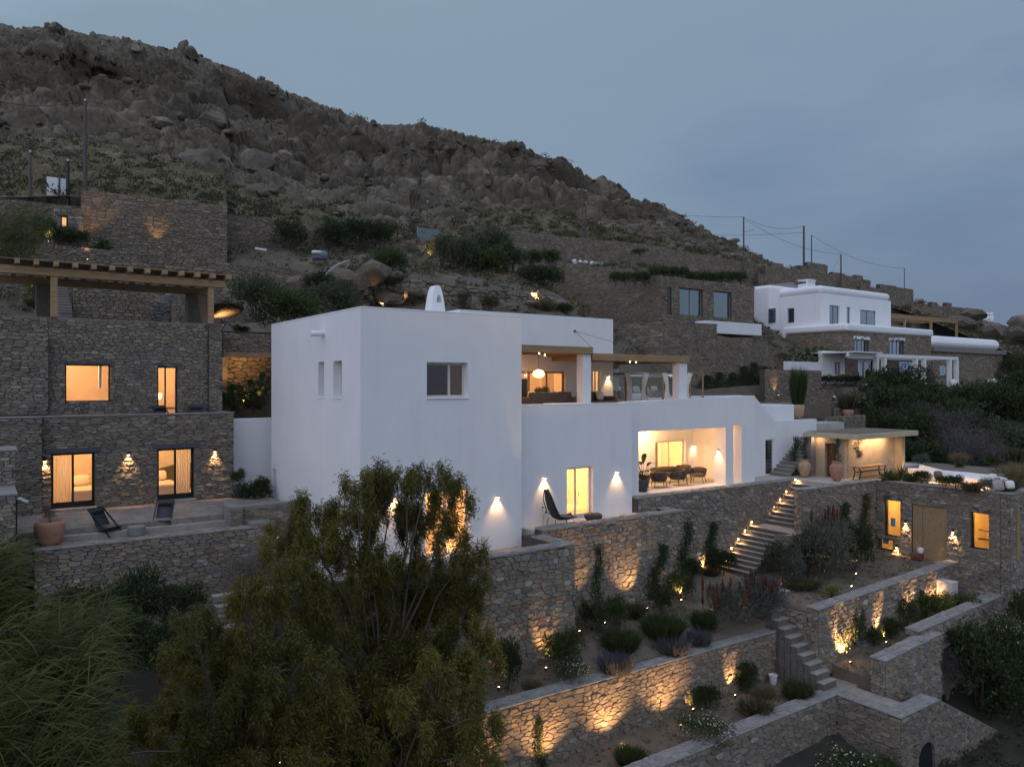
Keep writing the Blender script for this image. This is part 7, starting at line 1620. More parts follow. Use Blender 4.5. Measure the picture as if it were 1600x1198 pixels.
# undergrowth below the lowest walls at right
for k, u, v, w, h, lb in (('dense', 1530, 1090, 130, 110, 'large dark shrub under the annex wall at the right edge'), ('dense', 1590, 1060, 90, 90, 'dark shrub cut by the right picture edge'), ('dense', 1570, 1130, 110, 80, 'dark shrub below the sloping coping'), ('dense', 1500, 1030, 70, 50, 'dark shrub against the lowest stone wall'), ('dense', 1598, 985, 50, 60, 'dark shrub by the annex door jamb'), ('daisy', 1575, 1000, 60, 40, 'flowering shrub behind the large dark one'), ('twig', 1480, 1080, 60, 70, 'bare branched shrub in front of the stepped wall'), ('dense', 1600, 1170, 70, 60, 'dark shrub in the bottom right corner')):
    p = onY(u, v, 33.5 if u < 1590 else 34.5); plant(k, p - Vector((0, 0, .2)), wpx(w, 33.5), wpx(h, 33.5) + .2, lb)
# beds
for k, zf, u, v, w, h, lb in (
    ('dense', z1f, 793, 1080, 48, 82, 'tall dark shrub at the foot of the tower garden wall'), ('mid', z1f, 882, 1050, 68, 64, 'rounded green shrub lit from the left by the wall'), ('daisy', z1f, 892, 1068, 72, 36, 'low white-flowered shrub in front of the rounded one'), ('dense', z1f, 925, 985, 46, 44, 'dark shrub in the corner of the garden wall'), ('mid', z1f, 962, 978, 54, 44, 'green shrub right of the corner light'), ('grass', z1f, 992, 965, 40, 30, 'wispy shrub between two uplights'), ('dense', z1f, 1035, 958, 46, 40, 'dark shrub beside the leaning climber'), ('mid', z1f, 1062, 938, 50, 44, 'green shrub under the tall corner climber'), ('dense', z1f, 1080, 912, 36, 40, 'dark shrub by the loggia wall uplight'), ('dense', z1f, 1128, 898, 52, 42, 'dark round shrub at the foot of the garden stair'), ('grass', z1f, 1110, 900, 30, 16, 'low tuft beside the stair foot shrub'),
    ('rush', z1f, 970, 1018, 66, 42, 'green rush clump above the lavender'), ('lav', z1f, 962, 1052, 72, 42, 'grey lavender clump on the coping edge'), ('rush', z1f, 1036, 1000, 76, 46, 'broad dark green rush clump in the middle of the bed'), ('lav', z1f, 1052, 1022, 66, 34, 'lavender clump in front of the broad rush'), ('lav', z1f, 1092, 1008, 54, 30, 'lavender clump under the green rush'), ('rush', z1f, 1100, 985, 44, 36, 'green rush clump left of the rust-spiked bush'), ('spiky', z1f, 1138, 982, 90, 72, 'grey-green bush with a few tall rust flower spikes'), ('spiky', z1f, 1195, 975, 76, 72, 'bush thick with rust flower spikes above the short stair'), ('lav', z1f, 1190, 928, 70, 36, 'round grey bush behind the rust spikes'), ('dry', z1f, 832, 1078, 34, 18, 'pale dry tuft below the tower garden wall'),
    ('olive', z1f, 1215, 905, 60, 60, 'shrub right of the garden stair foot'), ('grey', z1f, 1242, 912, 46, 52, 'grey-leaved shrub in the annex bed'), ('grey', z1f, 1292, 905, 96, 92, 'largest grey-green shrub of the annex bed'), ('dense', z1f, 1262, 900, 60, 70, 'dark shrub behind the grey-leaved one'), ('spiky', z1f, 1300, 890, 70, 90, 'tall bush with dark spikes under the landing wall'), ('dense', z1f, 1335, 892, 60, 76, 'dark shrub at the annex corner'), ('grass', z1f, 1252, 918, 70, 18, 'low spreading plant at the front of the annex bed'), ('yellow', z1f, 1300, 935, 34, 18, 'bright leafy plant lit behind the uplit wall'), ('olive', z1f, 1225, 870, 50, 42, 'climbing shrub against the landing wall'),
    ('olive', z4f, 1305, 1025, 60, 60, 'shrub glowing amber at the left of the uplit wall'), ('dense', z4f, 1332, 1018, 46, 66, 'dark tall shrub next to the glowing one'), ('mid', z4f, 1366, 1008, 34, 30, 'small shrub between two orange light cones'), ('dense', z4f, 1390, 996, 40, 30, 'dark low shrub below the second light cone'), ('olive', z4f, 1416, 985, 46, 52, 'amber-lit shrub at the third light cone'), ('mid', z4f, 1445, 968, 50, 44, 'green shrub left of the grey unit'), ('yellow', z4f, 1472, 968, 50, 40, 'lit leafy shrub in front of the grey unit'), ('mid', z4f, 1505, 962, 56, 34, 'green shrub at the right of the bed'), ('olive', z4f, 1535, 940, 48, 52, 'amber-lit shrub in the annex corner'), ('dense', z4f, 1512, 932, 46, 52, 'dark shrub behind the grey unit'), ('grass', z4f, 1398, 1022, 24, 18, 'small tuft alone on the soil by the coping'), ('agave', z4f, 1275, 1040, 26, 14, 'small green rosette by the path'),
    ('olive', z2f, 1082, 1110, 26, 34, 'small lit plant against the orange wall'), ('dense', z2f, 1106, 1108, 44, 38, 'dark shrub right of the small lit plant'), ('dense', z2f, 1165, 1085, 40, 50, 'dark shrub behind the lit climber on the orange wall'), ('grass', z2f, 1182, 1118, 62, 28, 'grassy shrub in the middle of the daisy bed'), ('rush', z2f, 1246, 1092, 52, 32, 'dark grass clump beside the garden path'), ('daisy', z2f, 1098, 1165, 96, 50, 'wide daisy bush sprinkled with white flowers'), ('dry', z2f, 1120, 1168, 40, 22, 'pale tuft at the foot of the daisy bush'), ('rush', z2f, 985, 1196, 56, 30, 'dark clump at the bottom edge of the bed'), ('dry', z2f, 1195, 1090, 40, 24, 'thin wild flowers below the white bucket')):
    on_ground(k, zf, u, v, w, h, lb)
for k, u, v, w, h, lb in (('daisy', 1330, 1230, 110, 60, 'white-flowered bush at the bottom edge under the niche wall'), ('mid', 1385, 1225, 60, 40, 'green bush left of the arched niche')):
    p = onY(u, v, 27.2); plant(k, p, wpx(w, 27), wpx(h, 27), lb)
# wall climbers
for b, u0, v0, u1, v1, w, lb in ((-3.04, 935, 990, 931, 850, 30, 'slim dark climber rising on the tower garden wall'), (-.96, 1012, 958, 1036, 845, 42, 'climber leaning right on the lounge terrace wall'), (-.96, 1066, 935, 1072, 815, 40, 'climber at the corner of the lounge terrace wall'), (.34, 1108, 892, 1112, 815, 34, 'thin climber on the loggia wall'), (-5.26, 1165, 1075, 1160, 1035, 34, 'lit climber on the orange washed wall'), (-5.26, 846, 1215, 838, 1120, 22, 'bare climber on canes in front of the orange wall'), (-2.36, 1325, 860, 1316, 785, 40, 'climber on the platform wall'), (-2.36, 1352, 862, 1350, 772, 36, 'dark climber in the corner by the annex')):
    p = onb(u0, v0, b); q = onb(u1, v1, b); Y = (p - CAM).length; t = plant('vine', p, wpx(w, Y) * .9, q.z - p.z, lb, rz=0); t.rotation_euler = (0, math.atan2(q.x - p.x, q.z - p.z), 0)
for u, v, w, h, lb in ((1309, 716, 20, 46, 'leafy plant growing from the right urn'), (1259, 720, 22, 54, 'creeper growing from the left urn up the pillar')):
    p = onz(u, v, -4.25) if u > 1300 else Vector((U1.x, U1.y, U1.z + .95)); p = Vector((U2.x, U2.y, U2.z + 1.0)) if u > 1300 else p; plant('vine', p, .5, 1.3, lb, rz=R(-35), name='creeper')
p = Vector((ha + .8, hb - .12, -3.15)); t = plant('vine', p, 1.1, 1.2, 'sparse creeper hanging on the ochre bench wall', rz=0); t.rotation_euler = (R(180), 0, 0); t.location = (ha + 1.35, hb - .05, -2.98)
p = Vector((ha - .6, 1.6, PZ)); plant('vine', p, .7, 2.2, 'vine covering the pillar at the left of the hut', rz=R(-40))
# roof garden plants
for k, u, v, w, h, lb in (('agave', 1388, 752, 30, 24, 'agave next to the hut bench on the roof garden edge'), ('agave', 1408, 752, 34, 30, 'large agave right of the hut corner'), ('agave', 1425, 754, 26, 20, 'small agave among the roof garden plants'), ('dense', 1440, 756, 34, 20, 'dark low shrub left of the sofa bench'), ('dense', 1476, 764, 26, 20, 'dark rounded shrub in front of the sofa bench'), ('dense', 1494, 766, 24, 22, 'second dark rounded shrub in front of the sofa bench'), ('grey', 1540, 768, 28, 18, 'grey shrub by the lounge chair cushions'), ('grass', 1518, 768, 30, 18, 'thin grass on the roof garden edge'), ('grass', 1568, 768, 44, 24, 'grass clump at the roof garden corner'), ('dry', 1582, 758, 50, 34, 'pale feather grass at the right end of the roof garden'), ('dry', 1596, 750, 40, 30, 'pale feather grass cut by the right edge'), ('grey', 1440, 726, 26, 16, 'grey shrub behind the sofa bench'), ('agave', 1552, 724, 34, 18, 'agave behind the sofa cushions'), ('dry', 1498, 726, 24, 22, 'feather grass behind the long bench'), ('agave', 1500, 730, 20, 12, 'small agave behind the long bench'), ('grass', 1586, 722, 30, 24, 'green grass behind the right cushions')):
    p = onz(u, v, PZ - .06); Y = (p - CAM).length * .93; plant(k, p, wpx(w, Y), wpx(h, Y), lb)
# potted plants
def pot(u, v, z, r, h, mat, label, b=None):
    p = onb(u, v, b) if b is not None else onz(u, v, z); t = thing('plant_pot', label, 'plant pot', p)
    MB().lathe([(r * .62, 0), (r * .8, h * .25), (r * .98, h * .6), (r, h * .85), (r * .92, h), (r * .80, h), (r * .78, h * .9)], p, 22).build('pot_body', M[mat], t, smooth=True); MB().lathe([(0, h * .9), (r * .79, h * .91)], p, 14).build('pot_soil', M['soil'], t); return Vector((p.x, p.y, p.z + h * .9))
q = pot(78, 853, -5.5, .47, .86, 'terracotta', 'big terracotta pot at the left end of the deck chair terrace'); plant('twig', q, .5, .5, 'few dry stems in the big terracotta pot')
q = pot(374, 777, -5.1, .26, .56, 'dark_pot', 'charcoal pot by the right corner of the guest house'); plant('mid', q, .75, .75, 'small shrub in the charcoal pot')
q = pot(1247, 655, 0, .40, .98, 'terracotta_pale', 'pale pot of tall reed above the outer stair', 5.2); plant('rush', q, 1.2, 3.0, 'tall reed clump in the pale pot')
q = pot(1325, 652, 0, .42, .62, 'terracotta_pale', 'low terracotta pot behind the hut', 8.0); plant('grass', q, 1.6, 1.7, 'wispy grass in the low terracotta pot')
p = onz(1005, 765, V3F); q = pot(1004, 768, V3F, .32, .62, 'dark_pot', 'dark pot in the left corner of the loggia'); plant('banana', q, 1.3, 1.75, 'strelitzia in the dark loggia pot', name='strelitzia', rz=.6)
p = onb(846, 627, 4.0); _p = onb(846, 620, 4.2); t = thing('plant_pot', 'brown pot by the upper terrace sofa', 'plant pot', (_p.x, 4.2, -1.35)); MB().lathe([(.14, 0), (.2, .3), (.22, .5), (.17, .48)], (_p.x, 4.2, -1.35), 18).build('pot_body', M['terracotta'], t, smooth=True); q = Vector((_p.x, 4.2, -.9)); plant('mid', q, .8, .75, 'leafy plant in the brown upper terrace pot')
for u, v in ((868, 812), (797, 838)): pass
# low bushes between tower and guest house
for k, u, v, w, h, lb in (('dense', 398, 790, 60, 36, 'dark ivy-like bush at the foot of the white link wall'), ('dense', 410, 775, 34, 30, 'dark bush beside the tower corner')): p = onb(u, v, 9.4); plant(k, p, wpx(w, 34), wpx(h, 34), lb)

# ------------------------------------------------------------------ large foreground trees
def tree(name, label, base, lobes, nleaf, mat, r0, seed, ln=.125, wd=.024, barkm='bark_pale', bare=()):
    """lobes: (x, y, z, rx, rz) world; limbs run from the base to every lobe, twigs fill it, leaves hang from the twigs"""
    rg = random.Random(seed); r = np.random.RandomState(seed); t = thing(name, label, 'tree', base); mb = MB(); tw = MB(); base = Vector(base)
    fork = base + Vector((0, 0, 1.6)); sticks(mb, [base - Vector((0, 0, 1)), base + Vector((.1, 0, .8)), fork], r0 * 1.25, r0, 9)
    w = np.array([l[3] ** 2 * l[4] for l in lobes]); w = w / w.sum(); PP, DD, TT = [], [], []
    for li, (x, y, z, rx, rz) in enumerate(lobes):
        c = Vector((x, y, z - rz * .45)); d = c - fork; m1 = fork + d * .35 + Vector((rg.uniform(-.3, .3), rg.uniform(-.3, .3), d.length * .10)); m2 = fork + d * .7 + Vector((rg.uniform(-.25, .25), rg.uniform(-.25, .25), d.length * .07))
        sticks(mb, [fork - Vector((0, 0, .3)), m1, m2, c], r0 * .55, r0 * .16, 6)
        nb = max(4, int(nleaf * w[li] / 26)); tint_l = rg.uniform(.0, .45); ns = max(6, int(9 * rx * rx / .6)); sd = r.normal(size=(ns, 3)); sd /= np.linalg.norm(sd, axis=1)[:, None]; sd *= r.random((ns, 1)) ** .4
        for k in range(nb):
            dv = r.normal(size=3); dv /= np.linalg.norm(dv); rr = r.random() ** .42
            q_ = sd[k % ns]; e = np.array([x + (q_[0] + dv[0] * rr * .30) * rx, y + (q_[1] + dv[1] * rr * .30) * rx, z + (q_[2] + dv[2] * rr * .30) * rz])
            s = e - np.array([dv[0] * .35, dv[1] * .35, .38 + r.random() * .2])
            if k % 5 == 0: sticks(tw, [tuple(np.array(c) * .45 + s * .55 - np.array([0, 0, .05])), tuple(s), tuple(e)], .014, .004, 3)
            n = 26; f = r.random((n, 1)); pth = s + (e - s) * f; hang = unit((dv * .55 + np.array([.28, -.1, -.05]))[None] + r.normal(size=(n, 3)) * .62)
            PP.append(pth + r.normal(size=(n, 3)) * .055); DD.append(hang); TT.append(np.clip(tint_l + r.random() * .3 + r.random(n) * .25 - .05, 0, 1))
    P = np.concatenate(PP); D = np.concatenate(DD); T_i = np.concatenate(TT); V, F = leaves(P, D, ln * r.uniform(.6, 1.3, len(P)), wd, r, .28)
    np_mesh('crown', V, F, M[mat], t, tint=T_i); mb.build('trunk', M[barkm], t, smooth=True); tw.build('twigs', M[barkm], t, kind='stuff')
    return t
def lobes_px(L, Y0, jit, seed, dep=.8):
    rg = random.Random(seed); out = []
    for (u, v, ru, rv) in L:
        Y = Y0 + rg.uniform(-jit, jit); p = onY(u, v, Y); out.append((p.x, p.y, p.z, ru / FPX * Y, rv / FPX * Y))
    return out
LA = [(636, 742, 34, 30), (668, 735, 38, 34), (700, 770, 42, 44), (585, 735, 36, 30), (560, 765, 42, 40), (610, 775, 44, 40), (650, 800, 46, 40), (525, 790, 40, 36), (730, 850, 30, 40), (695, 830, 34, 36), (560, 830, 50, 40), (480, 800, 38, 36), (455, 840, 48, 40), (505, 860, 50, 44), (610, 880, 60, 46), (670, 900, 62, 50), (560, 920, 60, 50), (720, 930, 46, 60), (640, 960, 70, 54), (740, 1010, 40, 60), (690, 1010, 60, 60), (745, 905, 24, 40)]
tree('willowy_tree', 'tall airy acacia in front of the tower, its top against the white wall', onY(600, 1250, 20.0), lobes_px(LA, 20.0, 1.1, 4), 125000, 'leaf_acacia', .085, 61, barkm='bark')
LB_ = [(430, 885, 54, 40), (395, 930, 52, 44), (470, 930, 56, 46), (330, 985, 56, 42), (290, 1030, 52, 44), (400, 1000, 70, 54), (470, 1010, 66, 56), (345, 1060, 70, 54), (260, 1090, 54, 50), (420, 1090, 76, 60), (210, 1130, 46, 44), (300, 1150, 72, 56), (380, 1170, 76, 60), (160, 1165, 44, 40), (480, 1120, 70, 60), (250, 1190, 70, 50), (300, 960, 32, 26), (440, 1190, 80, 50)]
tree('willowy_tree', 'olive-green feathery tree in the lower left foreground', onY(370, 1300, 17.5), lobes_px(LB_, 17.6, 1.2, 5), 120000, 'leaf_acacia', .07, 62, barkm='bark')
LC = [(560, 1010, 60, 50), (600, 1060, 70, 56), (530, 1080, 66, 60), (680, 1080, 66, 60), (740, 1095, 44, 54), (620, 1140, 80, 60), (540, 1170, 76, 56), (700, 1160, 76, 56), (760, 1150, 34, 40), (620, 1200, 90, 40), (720, 1200, 60, 40), (510, 985, 50, 40)]
tree('willowy_tree', 'bushy olive-green tree filling the bottom middle below the garden wall', onY(620, 1330, 18.5), lobes_px(LC, 18.4, 1.2, 6), 105000, 'leaf_acacia', .07, 63, barkm='bark')
# reeds bent by the wind, left edge
def reeds(label, u0, u1, v0, v1, Y0, n, seed):
    r = np.random.RandomState(seed); base = onY((u0 + u1) / 2, v1, Y0); t = thing('reed_clump', label, 'reed', base); PP, DD, LL = [], [], []; mb = MB()
    for i in range(n):
        u = r.uniform(u0, u1); Y = Y0 + r.uniform(-1.3, 1.3); top = onY(u, r.uniform(v0, v1 - 90), Y); hgt = r.uniform(1.8, 3.2); foot = top - Vector((.45 * hgt * .6, -.2, hgt))
        mid = foot.lerp(top, .5) + Vector((-.25, 0, .1))
        if i % 2 == 0: sticks(mb, [foot, mid, top], .012, .004, 4)
        for k in range(26):
            f = r.uniform(.25, 1); p = np.array(foot.lerp(mid, f * 2) if f < .5 else mid.lerp(top, f * 2 - 1)); PP.append(p); DD.append((r.uniform(.2, 1.1), r.uniform(-.6, .3), r.uniform(-.3, .9))); LL.append(r.uniform(.3, .8))
    P = np.array(PP); D = unit(np.array(DD) + r.normal(size=(len(PP), 3)) * .22); L = np.array(LL); n_ = len(P)
    S = unit(np.cross(D, np.array([[.1, -.5, 1.0]]) + r.normal(size=(n_, 3)) * .5)) * .0085; g = np.array([0, 0, -1.0])
    V = np.stack([P - S * .8, P + S * .8, P + D * (L * .45)[:, None] + g * (L * .05)[:, None] + S * 1.2, P + D * (L * .45)[:, None] + g * (L * .05)[:, None] - S * 1.2,
                  P + D * (L * .8)[:, None] + g * (L * .14)[:, None] + S * .8, P + D * (L * .8)[:, None] + g * (L * .14)[:, None] - S * .8, P + D * L[:, None] + g * (L * .30)[:, None] + S * .05, P + D * L[:, None] + g * (L * .30)[:, None] - S * .05], 1).reshape(-1, 3)
    k = np.arange(n_)[:, None] * 8; F = np.concatenate([k + np.array([0, 1, 2, 3]), k + np.array([3, 2, 4, 5]), k + np.array([5, 4, 6, 7])]); tt = np.tile(np.clip(np.repeat(r.random(n_ // 26), 26) * .6 + r.random(n_) * .4, 0, 1), 3)
    np_mesh('foliage', V, F, M['leaf_reed'], t, tint=tt); mb.build('canes', M['leaf_olive'], t, tint=True, kind='stuff'); return t
reeds('wind-bent reed thicket at the left edge below the stub wall', -70, 25, 835, 1010, 14.5, 170, 71); reeds('wind-bent reed thicket leaning over the dark hollow', -40, 180, 925, 1130, 13.8, 260, 72); reeds('lowest wind-bent reed thicket in the bottom left corner', -60, 170, 1040, 1300, 12.6, 260, 73)
reeds('upright reed thicket above the left pergola end', -20, 75, 318, 470, 41, 150, 74)
for k, u, v, w, h, lb in (('dense', 215, 985, 110, 110, 'dark round shrub under the deck chair terrace wall'), ('dense', 285, 955, 80, 60, 'dark low shrub right of the round one'), ('dense', 180, 1060, 140, 120, 'dark shrub in the hollow behind the reeds'), ('dense', 250, 1050, 100, 90, 'dark shrub between reeds and feathery tree'), ('dense', 120, 990, 120, 90, 'dark shrub behind the left reeds'), ('twig', 395, 940, 90, 90, 'bare twiggy shrub at the end of the terrace wall')):
    p = onY(u, v, 24.5 if v < 1000 else 22); plant(k, p - Vector((0, 0, .3)), wpx(w, 23.5), wpx(h, 23.5), lb)

# weeds, litter and pebbles on the terrace beds
def bed_litter(nm, zf, a0, a1, b0, b1, n):
    g, d, p = [], [], []
    for _ in range(n):
        a, b = rnd.uniform(a0, a1), rnd.uniform(b0, b1); z = zf(a, b); q = rnd.random()
        if q < .38: g.append((a, b, z, rnd.choice((.06, .1, .14, .2, .3))))
        elif q < .62: d.append((a, b, z, rnd.choice((.08, .12, .18))))
        else: p.append((a, b, z + .005, rnd.choice((.025, .035, .05, .08))))
    bush_scatter(nm + '_weeds', g, 26, M['leaf_mid'], .20, .05, rs); bush_scatter(nm + '_dry_grass', d, 22, M['leaf_dry'], .3, .025, rs, up=1.4, flat=.4); rock_pile(nm + '_pebbles', p)
bed_litter('lavender_bed', z1f, 1, 16.3, -4.6, -1.2, 520); bed_litter('annex_bed', z1f, 17.6, 29.2, -6, -2.6, 420); bed_litter('daisy_bed', z2f, 2, 16.3, -7.7, -5.4, 420); bed_litter('shrub_bed', z4f, 18, 29.3, -8.6, -6.8, 320)

lo = []
for _ in range(1500):
    a, b = (rnd.uniform(10, 44), rnd.uniform(-22, -10.6)) if rnd.random() < .7 else (rnd.uniform(34, 80), rnd.uniform(-12, 8)); lo.append((a, b, LOW.z(a, b) - .1, rnd.choice((.2, .3, .45, .6))))
bush_scatter('low_scrub', lo, 44, M['leaf_scrub'], .28, .1, rs)

at_b('dense', 15.5, 1580, 598, 34, 40, 'dark shrub beside the right end of the stone wing'); at_b('olive', 15, 1597, 600, 40, 50, 'olive shrub on the bank right of the neighbouring villa')
# ------------------------------------------------------------------ furniture
def deck_chair(p, rz, label, mat='canvas_grey', group=None):
    p = Vector(p); t = thing('deck_chair', label, 'deck chair', p, rz, group)
    B = lambda n, q, m, **k: q.build(n, M[m], t, world=False, **k)
    for x in (-.31, .31):
        B('side_rail', MB().beam((x, -.55, .06), (x, .50, 1.0), .035, .05), 'black'); B('leg', MB().beam((x * .92, .45, .03), (x * .92, -.42, .36), .03, .045), 'black')
    B('cross_bar', MB().beam((-.31, .50, 1.0), (.31, .50, 1.0), .035, .035), 'black'); B('cross_bar', MB().beam((-.31, -.42, .36), (.31, -.42, .36), .035, .035), 'black'); B('cross_bar', MB().beam((-.3, .45, .03), (.3, .45, .03), .03, .03), 'black')
    pts = [(-.42, .37), (-.25, .30), (-.05, .30), (.12, .44), (.3, .70), (.5, 1.02)]; vs = []
    for y, z in pts: vs += [(-.28, y, z), (.28, y, z), (-.28, y + .01, z - .02), (.28, y + .01, z - .02)]
    fs = []
    for i in range(len(pts) - 1): k = 4 * i; fs += [(k, k + 1, k + 5, k + 4), (k + 2, k + 6, k + 7, k + 3), (k, k + 4, k + 6, k + 2), (k + 1, k + 3, k + 7, k + 5)]
    B('canvas_sling', MB().add(vs, fs), mat, smooth=True)
    mb = MB(); pillow(mb, (0, .37, .86), .5, .12, .26, 0, R(-55)); B('head_cushion', mb, 'canvas_black', smooth=True)
    return t
deck_chair(onz(165, 838, -5.5), R(35), 'black deck chair beside the big terracotta pot on the sunken deck', 'canvas_black'); deck_chair(onz(255, 826, -5.5), R(-22), 'charcoal deck chair right of the small stone table', 'canvas_grey')
deck_chair(onb(258, 648, 10.9) * 1 + Vector((0, 0, -.0)), R(30), 'deck chair seen over the parapet in front of the upper door'); deck_chair(onb(303, 648, 10.9), R(-25), 'deck chair seen over the parapet right of the upper door')
for o in COL.objects:
    if o.name.startswith('deck_chair') and 'parapet' in o.get('label', ''): o.location.z = -1.99
p = onz(213, 836, -5.5); t = thing('side_table', 'small round stone side table between the two lower deck chairs', 'side table', p); MB().lathe([(.28, 0), (.30, .05), (.30, .30), (.28, .34)], p, 20).build('table_drum', M['concrete'], t, smooth=False)
# woven high-backed lounge chair
p = onz(892, 810, V2F) + Vector((0, -.15, 0)); p = Vector((9.05, -.02, V2F)); t = thing('lounge_chair', 'black woven high-backed lounge chair outside the lit terrace door', 'lounge chair', p, R(80))
prof = [(-.62, .34), (-.3, .27), (.05, .25), (.32, .36), (.52, .72), (.66, 1.15), (.74, 1.5)]; wd_ = [.34, .38, .40, .42, .42, .34, .10]; mb = MB(); vs = []
for (y, z), w_ in zip(prof, wd_):
    for s_ in (-1, -.55, 0, .55, 1): vs.append((s_ * w_, y - abs(s_) ** 2 * .10, z + abs(s_) ** 2 * .10))
n5 = len(vs); vs += [(a, b + .02, c - .03) for a, b, c in vs]; fs = []
for i in range(len(prof) - 1):
    for j in range(4): k = i * 5 + j; fs.append((k, k + 1, k + 6, k + 5)); fs.append((n5 + k, n5 + k + 5, n5 + k + 6, n5 + k + 1))
mb.add(vs, fs).build('woven_shell', M['rope'], t, smooth=True, world=False)
for s_ in (-1, 1): MB().tube([(s_ * .36, -.6, .38), (s_ * .44, .0, .3), (s_ * .46, .4, .5), (s_ * .36, .64, 1.1), (0, .76, 1.54)], .022, 6).build('rim', M['black'], t, world=False)
for s_ in (-1, 1):
    for y in (-.45, .4): MB().tube([(s_ * .3, y, .3), (s_ * .38, y * 1.15, 0)], .016, 5).build('leg', M['black'], t, world=False)
mb = MB(); pillow(mb, (0, -.1, .36), .62, .7, .14, 0, R(90)); mb.build('seat_pad', M['cushion_dark'], t, smooth=True, world=False)
p = Vector((10.85, -.05, V2F)); t = thing('ottoman', 'low dark woven ottoman below the lit terrace door', 'ottoman', p); MB().lathe([(.30, .05), (.38, .12), (.40, .25), (.33, .32)], p, 20).build('woven_seat', M['rope'], t, smooth=True)
for x, y in ((-.2, -.2), (.2, -.2), (.2, .2), (-.2, .2)): MB().tube([(p.x + x, p.y + y, p.z), (p.x + x, p.y + y, p.z + .14)], .018, 5).build('leg', M['black'], t)
for (u, v, z, lb) in ((848, 813, V2F, 'thin dark flower stem left of the woven lounge chair'), (797, 846, -6.6, 'thin dark flower stem in front of the tower wall')):
    p = onz(u, v, z) if False else onb(u, v + 8, .2); t = thing('dry_flower', lb, 'plant', p); sticks_mb = MB(); sticks(sticks_mb, [p, p + Vector((.03, 0, .35)), p + Vector((.0, 0, .72))], .010, .006, 4); sticks(sticks_mb, [p + Vector((.02, 0, .3)), p + Vector((.16, 0, .5))], .007, .005, 4); sticks_mb.build('stem', M['bark'], t)
    mb = MB(); mb.lathe([(.01, .0), (.05, .03), (.03, .08)], p + Vector((0, 0, .72)), 8); mb.lathe([(.01, .0), (.05, .03), (.03, .08)], p + Vector((.16, 0, .5)), 8); mb.build('seed_head', M['pole'], t, kind='stuff')
# loggia seating
def rope_seat(p, rz, w, d, label, name, cat, group=None, h=.74):
    p = Vector(p); t = thing(name, label, cat, p, rz, group); n = 13; mb = MB(); vs = []
    for k, (z, s_) in enumerate(((.30, .86), (.42, .95), (.58, 1.05), (h, 1.10))):
        for i in range(n):
            a = math.pi * (-.14 + 1.28 * i / (n - 1)); vs.append((math.cos(a) * w / 2 * s_, math.sin(a) * d * .55 * s_ - .05, z - (.16 if i in (0, n - 1) else .05 if i in (1, n - 2) else 0) * (k / 3)))
    fs = [(k * n + i, k * n + i + 1, (k + 1) * n + i + 1, (k + 1) * n + i) for k in range(3) for i in range(n - 1)]
    o = mb.add(vs, fs).build('rope_back', M['rope'], t, smooth=True, world=False); m_ = o.modifiers.new('thick', 'SOLIDIFY'); m_.thickness = .05
    mb = MB(); pillow(mb, (0, -.05, .40), w * .92, d * .95, .20, 0, R(90)); mb.build('seat_cushion', M['sofa'], t, smooth=True, world=False)
    mb = MB(); pillow(mb, (0, d * .34, .62), w * .8, .36, .20, 0, R(-12)); mb.build('back_cushion', M['sofa'], t, smooth=True, world=False)
    for x in (-.4, .4):
        for y in (-.36, .36): MB().tube([(x * w * .82, y * d * .9, .30), (x * w, y * d * 1.05, 0)], .016, 5).build('leg', M['black'], t, world=False)
    return t
def sit(u, v, z=V3F): return onz(u, v, z)
rope_seat(sit(1043, 752), R(-8), 2.1, .85, 'brown curved rope sofa facing the view in the loggia', 'sofa', 'sofa'); rope_seat(sit(1030, 760), R(150), .85, .8, 'rope armchair in front of the left end of the loggia sofa', 'armchair', 'armchair'); rope_seat(sit(1060, 757), R(188), 1.0, .8, 'rope armchair turned away in the middle of the loggia', 'armchair', 'armchair'); rope_seat(sit(1091, 753), R(-62), .85, .8, 'rope armchair alone near the loggia lamp wall', 'armchair', 'armchair'); rope_seat(sit(1002, 764), R(120), .8, .75, 'rope armchair half hidden by the loggia left wall', 'armchair', 'armchair'); rope_seat(sit(1068, 748), R(-70), .8, .75, 'rope armchair at the right end of the loggia sofa', 'armchair', 'armchair')
# upper terrace
def box_sofa(p, w, rz, label, cush):
    p = Vector(p); t = thing('sofa', label, 'sofa', p, rz); B = lambda n, q, m, **k: q.build(n, M[m], t, world=False, **k)
    B('seat', MB().box(-w / 2, -.45, .12, w / 2, .35, .48), 'sofa', bevel=.05, seg=3); B('backrest', MB().box(-w / 2, .352, .12, w / 2, .55, .95), 'sofa', bevel=.05, seg=3)
    for s_ in (-1, 1): B('armrest', MB().box(s_ * (w / 2 + .005), -.45, .12, s_ * (w / 2 + .2), .55, .72), 'sofa', bevel=.05, seg=3)
    for i in range(cush): mb = MB(); pillow(mb, (-w / 2 + (i + .5) * w / cush, .2, .75), .55, .5, .2, rnd.uniform(-.3, .3), -.25); B('cushion', mb, 'cushion' if i % 2 else 'sofa', smooth=True)
    return t
box_sofa((10.6, 3.1, -1.35), 2.4, R(180), 'brown terrace sofa with patterned cushions in front of the sliding doors', 4); box_sofa((13.9, 3.2, -1.35), 1.9, R(10), 'dark terrace sofa under the upper wall lamp', 2)
t = thing('coffee_table', 'pale low table beside the upper terrace parapet', 'table', (10.8, 1.6, -1.35)); MB().box(9.6, 1.25, -.98, 12.0, 1.9, -.88).build('table_top', M['white_paint'], t, bevel=.01); MB().box(9.7, 1.4, -1.35, 9.85, 1.8, -.984).build('leg', M['white_paint'], t); MB().box(11.7, 1.4, -1.35, 11.85, 1.8, -.984).build('leg', M['white_paint'], t)
